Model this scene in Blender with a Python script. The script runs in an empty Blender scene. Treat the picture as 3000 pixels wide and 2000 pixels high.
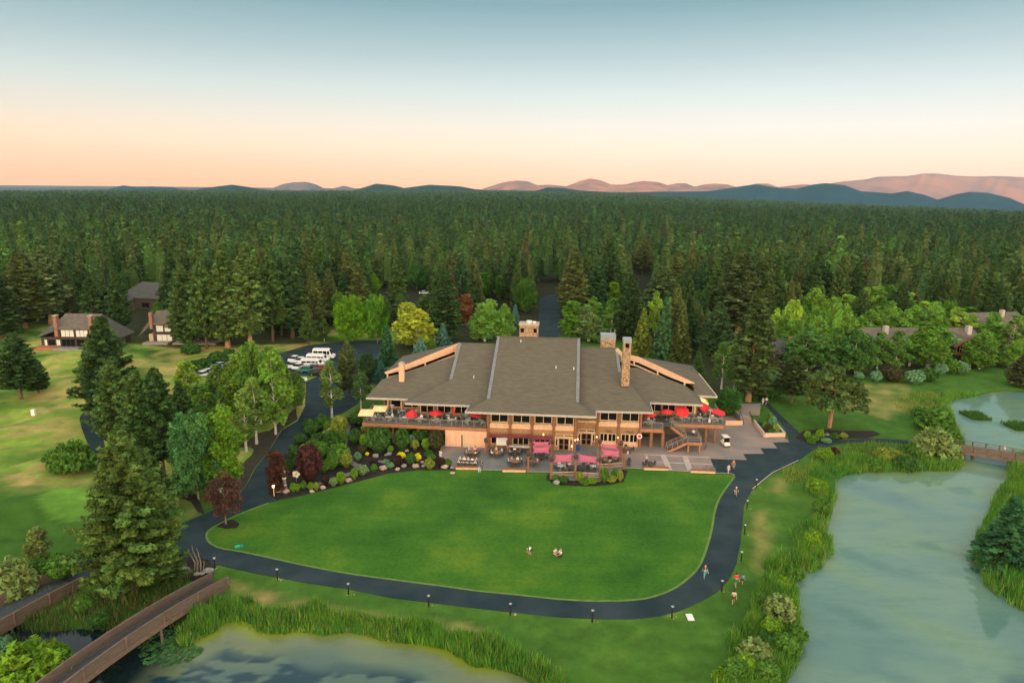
import bpy, math, random
import numpy as np
from mathutils import Vector, Matrix
random.seed(7); RNG = np.random.default_rng(11)
SC = bpy.context.scene; COL = SC.collection

# ------------------------------------------------------------------ camera
CAM_H = 44.0; PITCH = math.radians(12.63); ROLL = math.radians(1.0); FPX = 2000.0
_f = np.array([0, math.cos(PITCH), -math.sin(PITCH)]); _r0 = np.array([1., 0, 0]); _u0 = np.array([0, math.sin(PITCH), math.cos(PITCH)])
_r = math.cos(ROLL)*_r0 + math.sin(ROLL)*_u0; _u = -math.sin(ROLL)*_r0 + math.cos(ROLL)*_u0
CPOS = np.array([0, 0, CAM_H])
cd = bpy.data.cameras.new('camera'); cam = bpy.data.objects.new('camera', cd); COL.objects.link(cam)
cd.lens = 24.0; cd.sensor_width = 36.0; cd.clip_start = 0.5; cd.clip_end = 60000
_m = Matrix(((_r[0], _u[0], -_f[0], 0), (_r[1], _u[1], -_f[1], 0), (_r[2], _u[2], -_f[2], CAM_H), (0, 0, 0, 1)))
cam.matrix_world = _m; SC.camera = cam

# ------------------------------------------------------------------ sky: dusk, afterglow behind the camera
SUN_EL = math.radians(2.0); SUN_AZ = math.radians(200)      # direction the sun stands in, clockwise from +Y
W = bpy.data.worlds.new('World'); SC.world = W; W.use_nodes = True
nt = W.node_tree; nt.nodes.clear(); N = nt.nodes.new; LK = nt.links.new
tc = N('ShaderNodeTexCoord'); sep = N('ShaderNodeSeparateXYZ'); LK(tc.outputs['Generated'], sep.inputs[0])
def srgb(r, g, b, s=1.0):
    f = lambda c: (c/255/12.92 if c <= 10.3 else ((c/255+0.055)/1.055)**2.4)
    return (f(r)*s, f(g)*s, f(b)*s, 1)
def ramp(tree, stops, interp='LINEAR'):
    n = tree.nodes.new('ShaderNodeValToRGB'); e = n.color_ramp.elements; n.color_ramp.interpolation = interp
    while len(e) < len(stops): e.new(0.5)
    for k, (p, c) in enumerate(stops): e[k].position = p; e[k].color = c
    return n
mr = N('ShaderNodeMapRange'); mr.inputs['From Min'].default_value = -0.05; mr.inputs['From Max'].default_value = 0.95
LK(sep.outputs['Z'], mr.inputs['Value'])
def zp(z): return (z+0.05)/1.0
_hi = [(zp(0.235), srgb(122,159,171)), (zp(0.34), srgb(172,180,182,1.35)), (zp(0.6), srgb(204,208,202,1.65)), (1.0, srgb(204,208,204,1.65))]
rl = ramp(nt, [(0.0, srgb(255,168,98,1.42)), (zp(0.0), srgb(255,170,100,1.42)), (zp(0.022), srgb(255,184,122,1.3)), (zp(0.05), srgb(252,211,176,1.17)), (zp(0.085), srgb(234,218,202,1.08)), (zp(0.125), srgb(206,213,210,1.06)), (zp(0.175), srgb(168,190,195))] + _hi)
rr = ramp(nt, [(0.0, srgb(255,182,136,1.45)), (zp(0.0), srgb(255,186,142,1.45)), (zp(0.022), srgb(255,202,166,1.34)), (zp(0.05), srgb(254,222,202,1.2)), (zp(0.085), srgb(240,230,224,1.1)), (zp(0.125), srgb(216,222,223,1.07)), (zp(0.175), srgb(180,199,205))] + _hi)
LK(mr.outputs[0], rl.inputs[0]); LK(mr.outputs[0], rr.inputs[0])
mx = N('ShaderNodeMapRange'); mx.inputs['From Min'].default_value = -0.6; mx.inputs['From Max'].default_value = 0.35; LK(sep.outputs['X'], mx.inputs['Value'])
mix = N('ShaderNodeMixRGB'); LK(mx.outputs[0], mix.inputs[0]); LK(rl.outputs[0], mix.inputs[1]); LK(rr.outputs[0], mix.inputs[2])
# warm afterglow over the western horizon, behind the camera
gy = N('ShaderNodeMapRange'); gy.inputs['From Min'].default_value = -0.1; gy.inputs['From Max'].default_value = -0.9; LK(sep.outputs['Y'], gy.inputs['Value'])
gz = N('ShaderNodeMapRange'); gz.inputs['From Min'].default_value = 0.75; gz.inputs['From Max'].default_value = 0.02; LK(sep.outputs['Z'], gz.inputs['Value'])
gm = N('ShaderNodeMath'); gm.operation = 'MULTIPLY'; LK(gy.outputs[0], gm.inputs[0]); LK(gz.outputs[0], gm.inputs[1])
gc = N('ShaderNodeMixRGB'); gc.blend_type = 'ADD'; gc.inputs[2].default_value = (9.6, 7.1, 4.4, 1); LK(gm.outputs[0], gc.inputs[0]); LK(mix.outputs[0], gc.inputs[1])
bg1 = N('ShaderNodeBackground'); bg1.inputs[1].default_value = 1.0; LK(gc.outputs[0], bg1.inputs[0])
sky = N('ShaderNodeTexSky'); sky.sky_type = 'NISHITA'; sky.sun_disc = False; sky.sun_elevation = SUN_EL; sky.sun_rotation = SUN_AZ; sky.altitude = 1200
bg2 = N('ShaderNodeBackground'); bg2.inputs[1].default_value = 0.05; LK(sky.outputs[0], bg2.inputs[0])
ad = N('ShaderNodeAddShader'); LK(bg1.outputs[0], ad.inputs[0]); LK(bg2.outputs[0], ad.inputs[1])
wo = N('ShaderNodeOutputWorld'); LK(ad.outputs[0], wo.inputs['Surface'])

# ------------------------------------------------------------------ sun: kept off the valley by an added unseen ridge, still on the far peaks
sd = bpy.data.lights.new('sun', 'SUN'); sun = bpy.data.objects.new('sun', sd); COL.objects.link(sun)
sd.energy = 3.8; sd.angle = math.radians(0.5); sd.color = (1.0, 0.56, 0.40)
_sv = Vector((math.sin(SUN_AZ)*math.cos(SUN_EL), math.cos(SUN_AZ)*math.cos(SUN_EL), math.sin(SUN_EL)))
sun.rotation_euler = _sv.to_track_quat('Z', 'Y').to_euler()

SC.view_settings.view_transform = 'Standard'; SC.view_settings.look = 'None'; SC.view_settings.exposure = 0.0; SC.view_settings.gamma = 1.0
SC.cycles.use_denoising = True; SC.cycles.max_bounces = 4; SC.cycles.diffuse_bounces = 2; SC.cycles.glossy_bounces = 2
SC.cycles.transmission_bounces = 2; SC.cycles.volume_bounces = 0; SC.cycles.transparent_max_bounces = 4
SC.cycles.sample_clamp_indirect = 4.0

# ------------------------------------------------------------------ helpers
def ray(px, py): return _f + (px-1500)/FPX*_r - (py-1000)/FPX*_u
def G(px, py, z=0.0):
    d = ray(px, py); t = (z-CAM_H)/d[2]; return CPOS + t*d
def g2(px, py, z=0.0): p = G(px, py, z); return (float(p[0]), float(p[1]))
def at_depth(px, py, Y):
    d = ray(px, py); return CPOS + (Y/d[1])*d
def tag(o, label=None, cat=None, group=None, kind=None):
    if label: o['label'] = label
    if cat: o['category'] = cat
    if group: o['group'] = group
    if kind: o['kind'] = kind
    return o
def empty(name, loc=(0,0,0), rz=0.0):
    o = bpy.data.objects.new(name, None); COL.objects.link(o); o.location = loc; o.rotation_euler = (0, 0, rz); o.empty_display_size = 0.2
    return o
def mesh_np(name, V, F, mat, parent=None, smooth=False, col=None, loc=None, colname='tone'):
    """V (n,3) float, F (m,k) int array (all faces of one size) or list of lists"""
    me = bpy.data.meshes.new(name)
    if isinstance(F, np.ndarray):
        V = np.asarray(V, dtype=np.float32); n, m, k = len(V), F.shape[0], F.shape[1]
        me.vertices.add(n); me.vertices.foreach_set('co', V.ravel())
        me.loops.add(m*k); me.loops.foreach_set('vertex_index', F.astype(np.int32).ravel())
        me.polygons.add(m); me.polygons.foreach_set('loop_start', np.arange(0, m*k, k, dtype=np.int32))
        me.polygons.foreach_set('loop_total', np.full(m, k, dtype=np.int32))
        me.update(calc_edges=True)
    else:
        me.from_pydata([tuple(map(float, v)) for v in V], [], F); me.update()
    if col is not None:
        a = me.color_attributes.new(name=colname, type='FLOAT_COLOR', domain='POINT')
        c = np.ones((len(V), 4), dtype=np.float32); c[:, :3] = col; a.data.foreach_set('color', c.ravel())
    me.polygons.foreach_set('use_smooth', np.full(len(me.polygons), smooth))
    if mat: me.materials.append(mat)
    o = bpy.data.objects.new(name, me); COL.objects.link(o)
    if parent: o.parent = parent
    if loc is not None: o.location = loc
    return o
class MB:
    """collects simple shapes into one mesh"""
    def __init__(s): s.V = []; s.F = []
    def add(s, vs, fs):
        b = len(s.V); s.V += [tuple(map(float, v)) for v in vs]; s.F += [[b+i for i in f] for f in fs]; return s
    def box(s, x0, x1, y0, y1, z0, z1):
        return s.add([(x0,y0,z0),(x1,y0,z0),(x1,y1,z0),(x0,y1,z0),(x0,y0,z1),(x1,y0,z1),(x1,y1,z1),(x0,y1,z1)],
                     [[0,3,2,1],[4,5,6,7],[0,1,5,4],[1,2,6,5],[2,3,7,6],[3,0,4,7]])
    def beam(s, a, b, w, h=None, up=(0,0,1)):
        """box section w x h along a-b"""
        h = h or w; a = Vector(a); b = Vector(b); d = (b-a).normalized(); upv = Vector(up)
        if abs(d.dot(upv)) > 0.98: upv = Vector((0,1,0))
        sx = d.cross(upv).normalized()*w/2; sz = sx.cross(d).normalized()*h/2
        vs = [p+i*sx+j*sz for p in (a, b) for i, j in ((-1,-1),(1,-1),(1,1),(-1,1))]
        return s.add(vs, [[0,3,2,1],[4,5,6,7],[0,1,5,4],[1,2,6,5],[2,3,7,6],[3,0,4,7]])
    def tube(s, pts, rad, n=6, cap=True):
        pts = [Vector(p) for p in pts]
        if not hasattr(rad, '__len__'): rad = [rad]*len(pts)
        vs = []; fs = []
        for i, p in enumerate(pts):
            d = (pts[min(i+1, len(pts)-1)] - pts[max(i-1, 0)]).normalized()
            up = Vector((0,0,1)) if abs(d.z) < 0.95 else Vector((1,0,0))
            x = d.cross(up).normalized(); y = x.cross(d).normalized()
            for k in range(n):
                a = 2*math.pi*k/n; vs.append(p + x*math.cos(a)*rad[i] + y*math.sin(a)*rad[i])
        for i in range(len(pts)-1):
            for k in range(n):
                fs.append([i*n+k, i*n+(k+1)%n, (i+1)*n+(k+1)%n, (i+1)*n+k])
        if cap: fs.append(list(range(n))[::-1]); fs.append([(len(pts)-1)*n+k for k in range(n)])
        return s.add(vs, fs)
    def lathe(s, prof, n=12, c=(0,0,0)):
        vs = []; fs = []
        for r, z in prof:
            for k in range(n): a = 2*math.pi*k/n; vs.append((c[0]+r*math.cos(a), c[1]+r*math.sin(a), c[2]+z))
        for i in range(len(prof)-1):
            for k in range(n): fs.append([i*n+k, i*n+(k+1)%n, (i+1)*n+(k+1)%n, (i+1)*n+k])
        fs.append(list(range(n))[::-1]); fs.append([(len(prof)-1)*n+k for k in range(n)])
        return s.add(vs, fs)
    def prism(s, poly, z0, z1):
        n = len(poly); vs = [(p[0], p[1], z0) for p in poly] + [(p[0], p[1], z1) for p in poly]
        return s.add(vs, [list(range(n))[::-1], [n+i for i in range(n)]] + [[i, (i+1)%n, n+(i+1)%n, n+i] for i in range(n)])
    def slab(s, poly, t):
        """poly: 3-D points (roughly planar, upward); thickness t downwards"""
        n = len(poly); vs = [tuple(p) for p in poly] + [(p[0], p[1], p[2]-t) for p in poly]
        return s.add(vs, [list(range(n)), [n+i for i in range(n)][::-1]] + [[(i+1)%n, i, n+i, n+(i+1)%n] for i in range(n)])
    def build(s, name, mat, parent=None, smooth=False, loc=None, bevel=0):
        o = mesh_np(name, s.V, s.F, mat, parent, smooth, loc=loc)
        if bevel:
            b = o.modifiers.new('bevel', 'BEVEL'); b.width = bevel; b.segments = 1; b.limit_method = 'ANGLE'
        return o

# ------------------------------------------------------------------ materials
MATS = {}
def mat(name, c1, c2=None, scale=2.0, rough=0.8, detail=4, bump=0.0, spec=0.3, metal=0.0, coords='Object', stretch=(1,1,1), obcol=False, emit=None):
    if name in MATS: return MATS[name]
    m = bpy.data.materials.new(name); m.use_nodes = True; t = m.node_tree; b = t.nodes['Principled BSDF']
    b.inputs['Roughness'].default_value = rough; b.inputs['Specular IOR Level'].default_value = spec; b.inputs['Metallic'].default_value = metal
    co = t.nodes.new('ShaderNodeTexCoord'); mp = t.nodes.new('ShaderNodeMapping'); mp.inputs['Scale'].default_value = stretch
    t.links.new(co.outputs[coords], mp.inputs[0])
    nz = t.nodes.new('ShaderNodeTexNoise'); nz.inputs['Scale'].default_value = scale; nz.inputs['Detail'].default_value = detail
    t.links.new(mp.outputs[0], nz.inputs['Vector'])
    c2 = c2 or tuple(x*0.8 for x in c1[:3])
    r = ramp(t, [(0.35, (*c1[:3], 1)), (0.65, (*c2[:3], 1))]); t.links.new(nz.outputs['Fac'], r.inputs[0]); out = r.outputs[0]
    if obcol:
        oi = t.nodes.new('ShaderNodeObjectInfo'); mm = t.nodes.new('ShaderNodeMixRGB'); mm.blend_type = 'MULTIPLY'; mm.inputs[0].default_value = 1
        t.links.new(out, mm.inputs[1]); t.links.new(oi.outputs['Color'], mm.inputs[2]); out = mm.outputs[0]
    t.links.new(out, b.inputs['Base Color'])
    if bump:
        bp = t.nodes.new('ShaderNodeBump'); bp.inputs['Strength'].default_value = bump; bp.inputs['Distance'].default_value = 0.05
        t.links.new(nz.outputs['Fac'], bp.inputs['Height']); t.links.new(bp.outputs[0], b.inputs['Normal'])
    if emit:
        b.inputs['Emission Color'].default_value = (*emit[:3], 1); b.inputs['Emission Strength'].default_value = emit[3]
    MATS[name] = m; return m
def leafmat(name, rough=0.7, trans=0.25):
    """foliage: object colour x per-clump tone stored in the mesh"""
    m = bpy.data.materials.new(name); m.use_nodes = True; t = m.node_tree; b = t.nodes['Principled BSDF']
    at = t.nodes.new('ShaderNodeAttribute'); at.attribute_name = 'tone'
    oi = t.nodes.new('ShaderNodeObjectInfo'); mm = t.nodes.new('ShaderNodeMixRGB'); mm.blend_type = 'MULTIPLY'; mm.inputs[0].default_value = 1
    t.links.new(at.outputs['Color'], mm.inputs[1]); t.links.new(oi.outputs['Color'], mm.inputs[2])
    t.links.new(mm.outputs[0], b.inputs['Base Color']); b.inputs['Roughness'].default_value = rough; b.inputs['Specular IOR Level'].default_value = 0.15
    tr = t.nodes.new('ShaderNodeBsdfTranslucent'); t.links.new(mm.outputs[0], tr.inputs[0])
    ms = t.nodes.new('ShaderNodeMixShader'); ms.inputs[0].default_value = trans
    t.links.new(b.outputs[0], ms.inputs[1]); t.links.new(tr.outputs[0], ms.inputs[2]); t.links.new(ms.outputs[0], t.nodes['Material Output'].inputs['Surface'])
    MATS[name] = m; return m
LEAF = leafmat('foliage'); 
def paint(name, c, rough=0.5, metal=0.0): return mat(name, c, tuple(x*0.9 for x in c), scale=6, rough=rough, metal=metal)
OBC = mat('cloth', (1,1,1), (0.86,0.86,0.86), scale=9, rough=0.9, obcol=True)
OBP = mat('car_paint', (1,1,1), (0.93,0.93,0.93), scale=1.5, rough=0.3, spec=0.5, obcol=True)
ORD = ['first','second','third','fourth','fifth','sixth','seventh','eighth','ninth','tenth','eleventh','twelfth','thirteenth','fourteenth','fifteenth','sixteenth','seventeenth','eighteenth','nineteenth','twentieth','twenty-first','twenty-second','twenty-third','twenty-fourth','twenty-fifth','twenty-sixth','twenty-seventh','twenty-eighth','twenty-ninth','thirtieth','thirty-first','thirty-second','thirty-third','thirty-fourth','thirty-fifth','thirty-sixth','thirty-seventh','thirty-eighth','thirty-ninth','fortieth']
# ------------------------------------------------------------------ outlines on the ground, read off in photo pixels and laid out in metres
def PG(pts, z=0.0): return np.array([g2(x, y, z) for x, y in pts])
WZ = -0.45                                                     # water level
POND_E = PG([(2761,1187),(2796,1169),(2859,1160),(2903,1149),(2948,1146),(3000,1149),(3180,1165),(3230,1300),(3060,1330),(2962,1342),(2958,1408),(2922,1456),(2908,1499),(2875,1561),(2860,1620),(2865,1647),(2884,1666),(2908,1719),(2961,1762),(3000,1786),(3150,1860),(3150,2120),(2240,2120),(2270,2040),(2291,2000),(2310,1967),(2339,1910),(2342,1880),(2330,1838),(2330,1776),(2325,1728),(2308,1695),(2325,1670),(2368,1671),(2396,1656),(2420,1623),(2411,1556),(2425,1518),(2435,1475),(2442,1451),(2435,1413),(2463,1393),(2530,1381),(2650,1381),(2722,1379),(2793,1377),(2815,1362),(2819,1294),(2814,1280),(2792,1249),(2787,1218),(2770,1195)], WZ)
POND_W = PG([(-260,1740),(-60,1800),(60,1838),(130,1850),(223,1842),(300,1843),(410,1858),(470,1820),(505,1812),(530,1850),(549,1880),(610,1850),(650,1815),(700,1813),(776,1845),(901,1840),(950,1849),(1035,1840),(1124,1865),(1236,1876),(1325,1894),(1360,1920),(1396,1938),(1500,1955),(1553,1978),(1600,2010),(1650,2150),(240,2150),(232,2000),(200,1955),(150,1905),(90,1885),(0,1875),(-260,1840)], WZ)
LAWN = PG([(811,1465),(853,1456),(950,1434),(1057,1407),(1137,1385),(1227,1375),(1334,1377),(1471,1379),(1560,1383.5),(1700,1380),(1828,1371),(1885,1374),(2022,1382),(2095,1385),(2140,1385),(2154,1394),(2146,1404),(2112,1450),(2095,1488),(2085,1553),(2068,1614),(2047,1664),(2012,1698),(1974,1725),(1928,1744),(1878,1756),(1783,1761),(1668,1758),(1553,1746),(1499,1740),(1400,1731),(1325,1720),(1146,1697),(1012,1679),(878,1653),(767,1628),(700,1614),(643,1606),(612,1590),(603,1568),(612,1552),(647,1532),(714,1500)])
ASPH = PG([(811,1465),(786,1445),(784,1400),(790,1353),(844,1327),(888,1274),(900,1238),(928,1225),(985,1222),(1045,1185),(1090,1120),(1130,1085),(1150,1020),(1120,995),(1000,1000),(900,1012),(800,1040),(700,1085),(560,1135),(520,1165),(600,1175),(760,1140),(880,1100),(935,1099),(896,1118),(896,1143),(893,1191),(872,1233),(826,1259),(788,1322),(750,1368),(722,1420),(690,1462),(594,1508),(531,1534),(440,1560),(300,1612),(200,1640),(150,1672),(60,1712),(110,1745),(237,1700),(330,1665),(450,1625),(527,1600),(527,1650),(575,1668),(638,1655),(745,1679),(878,1704),(1012,1724),(1146,1751),(1325,1773),(1499,1793),(1630,1807),(1744,1813),(1859,1813),(1936,1804),(1989,1790),(2050,1763),(2108,1729),(2139,1691),(2158,1649),(2169,1591),(2175,1526),(2181,1476),(2204,1434),(2242,1400),(2263,1386),(2339,1350),(2377,1320),(2457,1299),(2560,1294),(2700,1302),(2815,1318),(2815,1308),(2700,1292),(2560,1284),(2488,1288),(2410,1294),(2368,1294),(2350,1276),(2300,1228),(2252,1182),(2238,1164),(2200,1120),(2170,1080),(2150,1080),(2180,1128),(2198,1155),(2247,1191),(2300,1255),(2312,1290),(2150,1290),(2070,1335),(2060,1390),(2095,1387),(2140,1389),(2156,1394),(2146,1404),(2112,1450),(2095,1488),(2085,1553),(2068,1614),(2047,1664),(2012,1698),(1974,1725),(1928,1744),(1878,1756),(1783,1761),(1668,1758),(1553,1746),(1499,1740),(1400,1731),(1325,1720),(1146,1697),(1012,1679),(878,1653),(767,1628),(700,1614),(643,1606),(612,1590),(603,1568),(612,1552),(647,1532),(714,1500)])
CARTPATH = PG([(250,1207),(238,1214),(232,1226),(241,1262),(268,1325),(286,1372),(310,1440),(330,1440),(312,1350),(308,1298),(280,1235),(262,1210)])
BACKROAD = PG([(1572,1000),(1578,930),(1582,872),(1700,840),(1700,852),(1646,872),(1640,930),(1636,1000)])
BED = PG([(811,1465),(786,1447),(784,1400),(790,1353),(844,1327),(888,1274),(900,1238),(928,1225),(1060,1222),(1070,1262),(1306,1310),(1306,1345),(1336,1378),(1227,1377),(1137,1387),(1057,1409),(950,1436),(853,1458)])
PLAZA = PG([(1290,1312),(1306,1300),(1440,1300),(1440,1280),(1900,1280),(2000,1230),(2150,1215),(2260,1255),(2312.6,1295),(2263,1296),(2276,1313),(2226.5,1313),(2238,1329.5),(2176,1329.5),(2187.5,1347.5),(2080,1344),(2099,1385),(2022,1381),(1885,1373),(1828,1371),(1757,1412),(1612,1405),(1610,1384),(1560,1383),(1471,1377),(1334,1375),(1288,1345)])
def sdist(P, poly):
    """signed distance (negative inside) of points P (n,2) to closed polygon"""
    d = np.full(len(P), 1e9); ins = np.zeros(len(P), bool); n = len(poly)
    for i in range(n):
        a, b = poly[i], poly[(i+1) % n]; e = b-a; w = P-a
        t = np.clip((w@e)/max(e@e, 1e-9), 0, 1); d = np.minimum(d, np.hypot(w[:,0]-t*e[0], w[:,1]-t*e[1]))
        c = (a[1] > P[:,1]) != (b[1] > P[:,1])
        with np.errstate(divide='ignore', invalid='ignore'):
            xi = (b[0]-a[0])*(P[:,1]-a[1])/(b[1]-a[1]) + a[0]
        ins ^= c & (P[:,0] < xi)
    return np.where(ins, -d, d)
def inside(P, poly): return sdist(np.asarray(P, float).reshape(-1,2), poly) < 0
_ph = RNG.uniform(0, 6.28, (6, 12)); _kk = RNG.normal(0, 1, (6, 12, 2))
def wob(P, s, k=0):
    """smooth pseudo-noise, about -1..1, wavelength ~ s metres"""
    v = 0
    for i in range(12): v = v + np.sin((P[:,0]*_kk[k,i,0] + P[:,1]*_kk[k,i,1])*2.2/s + _ph[k,i])
    return v/4.2
# heights of the land: flat at the lodge, ponds dug in, plain falling away far off
_hx = np.array([-800, 0, 400, 800, 1100, 1500, 1800, 2000, 2400, 3000, 3800]); _hy = np.array([546, 551, 553, 556, 557, 558, 562, 575, 590, 609, 622])
def far_drop(P):
    d = np.hypot(P[:,0], P[:,1]); Y = np.maximum(P[:,1], 1); px = 1500 + FPX*P[:,0]/Y*math.cos(PITCH)
    py = np.interp(px, _hx, _hy)
    hz = 552 + (px-1500)*math.tan(ROLL)
    zt = 44 - (py-hz)/FPX*4200 - 24
    s = np.clip((d-500)/3700, 0, 2.2)
    zt = np.where(P[:,1] > 0, np.minimum(zt, 6), 0)
    return zt*s**1.3
GRASS_TINT = None
def land_z(P):
    P = np.asarray(P, float).reshape(-1,2); z = far_drop(P)
    near = np.hypot(P[:,0], P[:,1]-100) < 330
    if near.any():
        Q = P[near]; dd = np.minimum(sdist(Q, POND_E), sdist(Q, POND_W))
        zz = np.where(dd < 0, np.maximum(-1.4, WZ + dd*0.5), np.minimum(0, WZ + dd*0.45))
        z[near] = z[near] + zz
    lf = (P[:,0] < -36) & (P[:,1] > 78) & (P[:,1] < 190)
    if lf.any():
        Q = P[lf]; dd = np.minimum(np.abs(sdist(Q, ASPH)), np.minimum(np.abs(sdist(Q, CARTPATH)), sdist(Q, POND_W))); k = np.clip((dd-2.0)/6, 0, 1)*np.clip((180-Q[:,1])/12, 0, 1)*(~inside(Q, ASPH))
        z[lf] += k*(0.75*wob(Q, 11, 5) + 0.35*wob(Q, 4.5, 2))
    return z
def lz(x, y): return float(land_z([(x, y)])[0])
def landmat():
    m = bpy.data.materials.new('grassland'); m.use_nodes = True; t = m.node_tree; b = t.nodes['Principled BSDF']; L = t.links.new
    b.inputs['Roughness'].default_value = 0.95; b.inputs['Specular IOR Level'].default_value = 0.1
    at = t.nodes.new('ShaderNodeAttribute'); at.attribute_name = 'tone'
    co = t.nodes.new('ShaderNodeTexCoord')
    n1 = t.nodes.new('ShaderNodeTexNoise'); n1.inputs['Scale'].default_value = 0.35; n1.inputs['Detail'].default_value = 8; n1.inputs['Roughness'].default_value = 0.7; L(co.outputs['Object'], n1.inputs['Vector'])
    r1 = ramp(t, [(0.3, (0.62,0.66,0.6,1)), (0.7, (1.3,1.25,1.2,1))]); L(n1.outputs['Fac'], r1.inputs[0])
    mm = t.nodes.new('ShaderNodeMixRGB'); mm.blend_type = 'MULTIPLY'; mm.inputs[0].default_value = 1; L(at.outputs['Color'], mm.inputs[1]); L(r1.outputs[0], mm.inputs[2])
    L(mm.outputs[0], b.inputs['Base Color'])
    bp = t.nodes.new('ShaderNodeBump'); bp.inputs['Strength'].default_value = 0.6; bp.inputs['Distance'].default_value = 0.15; L(n1.outputs['Fac'], bp.inputs['Height']); L(bp.outputs[0], b.inputs['Normal'])
    return m
LAND = landmat()
C_GREEN = np.array([0.056,0.138,0.020]); C_DARKG = np.array([0.035,0.095,0.014]); C_LUSH = np.array([0.045,0.125,0.018]); C_LIME = np.array([0.25,0.36,0.055])
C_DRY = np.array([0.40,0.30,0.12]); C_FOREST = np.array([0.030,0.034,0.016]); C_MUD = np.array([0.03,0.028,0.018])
def land_colour(P):
    n = len(P); c = np.tile(C_GREEN, (n, 1)); Y = P[:,1]; X = P[:,0]
    w1 = wob(P, 9, 0); w2 = wob(P, 3.5, 1); w3 = wob(P, 22, 2)
    def mixin(mask, col):
        nonlocal c; mask = np.clip(mask, 0, 1)[:,None]; c = c*(1-mask) + col*mask
    # golf rough on the left: lime and straw patches
    left = np.clip((-(X) - 30)/8, 0, 1)*np.clip((Y-88)/12, 0, 1)*np.clip((260-Y)/20, 0, 1)
    mixin(left*(0.55+0.35*w1), C_LIME); mixin(left*np.clip(w2*0.6+w1*0.5+.12, 0, 0.75), C_DRY); mixin(left*np.clip(-w1*0.9-0.3, 0, 0.7), C_DARKG)
    gr = PG([(110,1480),(150,1440),(260,1425),(300,1470),(290,1520),(190,1525),(130,1505)]); mixin(np.clip(-sdist(P, gr)*2+0.5, 0, 1), np.array([0.17,0.36,0.05]))
    # dry strips beside the path
    for poly, k in (([(670,1700),(760,1725),(900,1760),(1050,1790),(1200,1815),(1340,1820),(1420,1850),(1300,1868),(1150,1852),(980,1822),(820,1787),(690,1745)], 1.15),
                    ([(2210,1500),(2245,1490),(2265,1560),(2250,1640),(2225,1690),(2195,1640),(2195,1560)], 0.55), ([(2260,1390),(2310,1400),(2300,1450),(2250,1440)], 0.5),
                    ([(0,1385),(100,1400),(160,1430),(90,1445),(0,1420)], 0.9), ([(530,1440),(590,1470),(590,1510),(540,1530),(520,1480)], 0.8),
                    ([(440,1040),(560,1000),(680,1000),(690,1040),(560,1080),(470,1100)], 0.6), ([(160,1160),(225,1130),(220,1150),(165,1180)], 0.8),
                    ([(2420,1130),(2660,1120),(2690,1190),(2600,1230),(2440,1190)], 0.5)):
        sd_ = sdist(P, PG(poly)); mixin(np.clip(-sd_/1.6+0.35, 0, 1)*k*np.clip(0.75+0.5*w2, 0, 1), C_DRY)
    # mown bank on the right with diagonal mower lines
    bank = np.clip((X-2)/4, 0, 1)*np.clip((100-Y)/6, 0, 1); mixin(bank*0.22*np.clip(w3+.3*w2, 0, 1), C_LIME*0.8); mixin(bank*0.28*np.clip(np.sin((X*0.8+Y*0.6)*1.25+.8*w3)+.35*w2, 0, 1), C_DARKG*.9); mixin(bank*.22*np.clip(w2*w1+.1, 0, 1), C_LIME); mixin(bank*np.clip(w1*0.5, 0, 0.6), C_DARKG)
    # pond margins
    d = np.minimum(sdist(P, POND_E), sdist(P, POND_W)); mixin(np.clip((2.4-d)/1.5, 0, 1)*0.8, C_LUSH); mixin(np.clip((0.3-d)/0.4, 0, 1), C_MUD)
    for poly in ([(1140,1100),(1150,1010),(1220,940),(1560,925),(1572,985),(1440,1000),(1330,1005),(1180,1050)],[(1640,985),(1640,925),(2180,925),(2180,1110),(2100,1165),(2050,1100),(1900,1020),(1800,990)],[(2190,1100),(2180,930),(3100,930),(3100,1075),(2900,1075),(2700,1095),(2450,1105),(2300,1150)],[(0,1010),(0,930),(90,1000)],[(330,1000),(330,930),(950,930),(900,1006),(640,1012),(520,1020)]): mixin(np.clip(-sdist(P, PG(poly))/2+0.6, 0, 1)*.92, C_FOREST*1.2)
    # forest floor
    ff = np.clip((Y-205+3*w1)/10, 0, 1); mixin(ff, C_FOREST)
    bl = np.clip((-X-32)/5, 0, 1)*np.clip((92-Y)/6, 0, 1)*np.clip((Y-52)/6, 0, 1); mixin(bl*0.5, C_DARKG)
    return c
def build_land():
    def grid(xs, ys, cut=None):
        X, Yg = np.meshgrid(xs, ys); P = np.stack([X.ravel(), Yg.ravel()], 1); z = land_z(P); nx, ny = len(xs), len(ys)
        i = np.arange(nx-1)[None,:] + np.arange(ny-1)[:,None]*nx
        F = np.stack([i, i+1, i+nx+1, i+nx], -1).reshape(-1, 4)
        return np.column_stack([P, z]), F, P
    xs1 = np.concatenate([[-14000,-9000,-6000,-4500,-3400,-2600,-2000,-1600,-1200,-900,-700,-520,-400,-300,-240,-200,-170,-150], np.arange(-140,-100,2), np.arange(-100, 120, 0.8), np.arange(120,180,2), [190,210,240,300,400,520,700,900,1200,1600,2000,2600,3400,4500,6000,9000,14000]])
    ys1 = np.concatenate([[-9000,-6000,-3000,-1000,-300,-100,0,20,30], np.arange(36, 240, 0.8), np.arange(240,320,3), [330,350,380,420,470,530,600,700,820,960,1120,1300,1500,1750,2000,2300,2600,3000,3400,3800,4200,4700,5400,6500,8000,11000,16000]])
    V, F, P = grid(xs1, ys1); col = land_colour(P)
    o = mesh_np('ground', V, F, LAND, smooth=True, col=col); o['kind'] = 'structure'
build_land()
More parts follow.
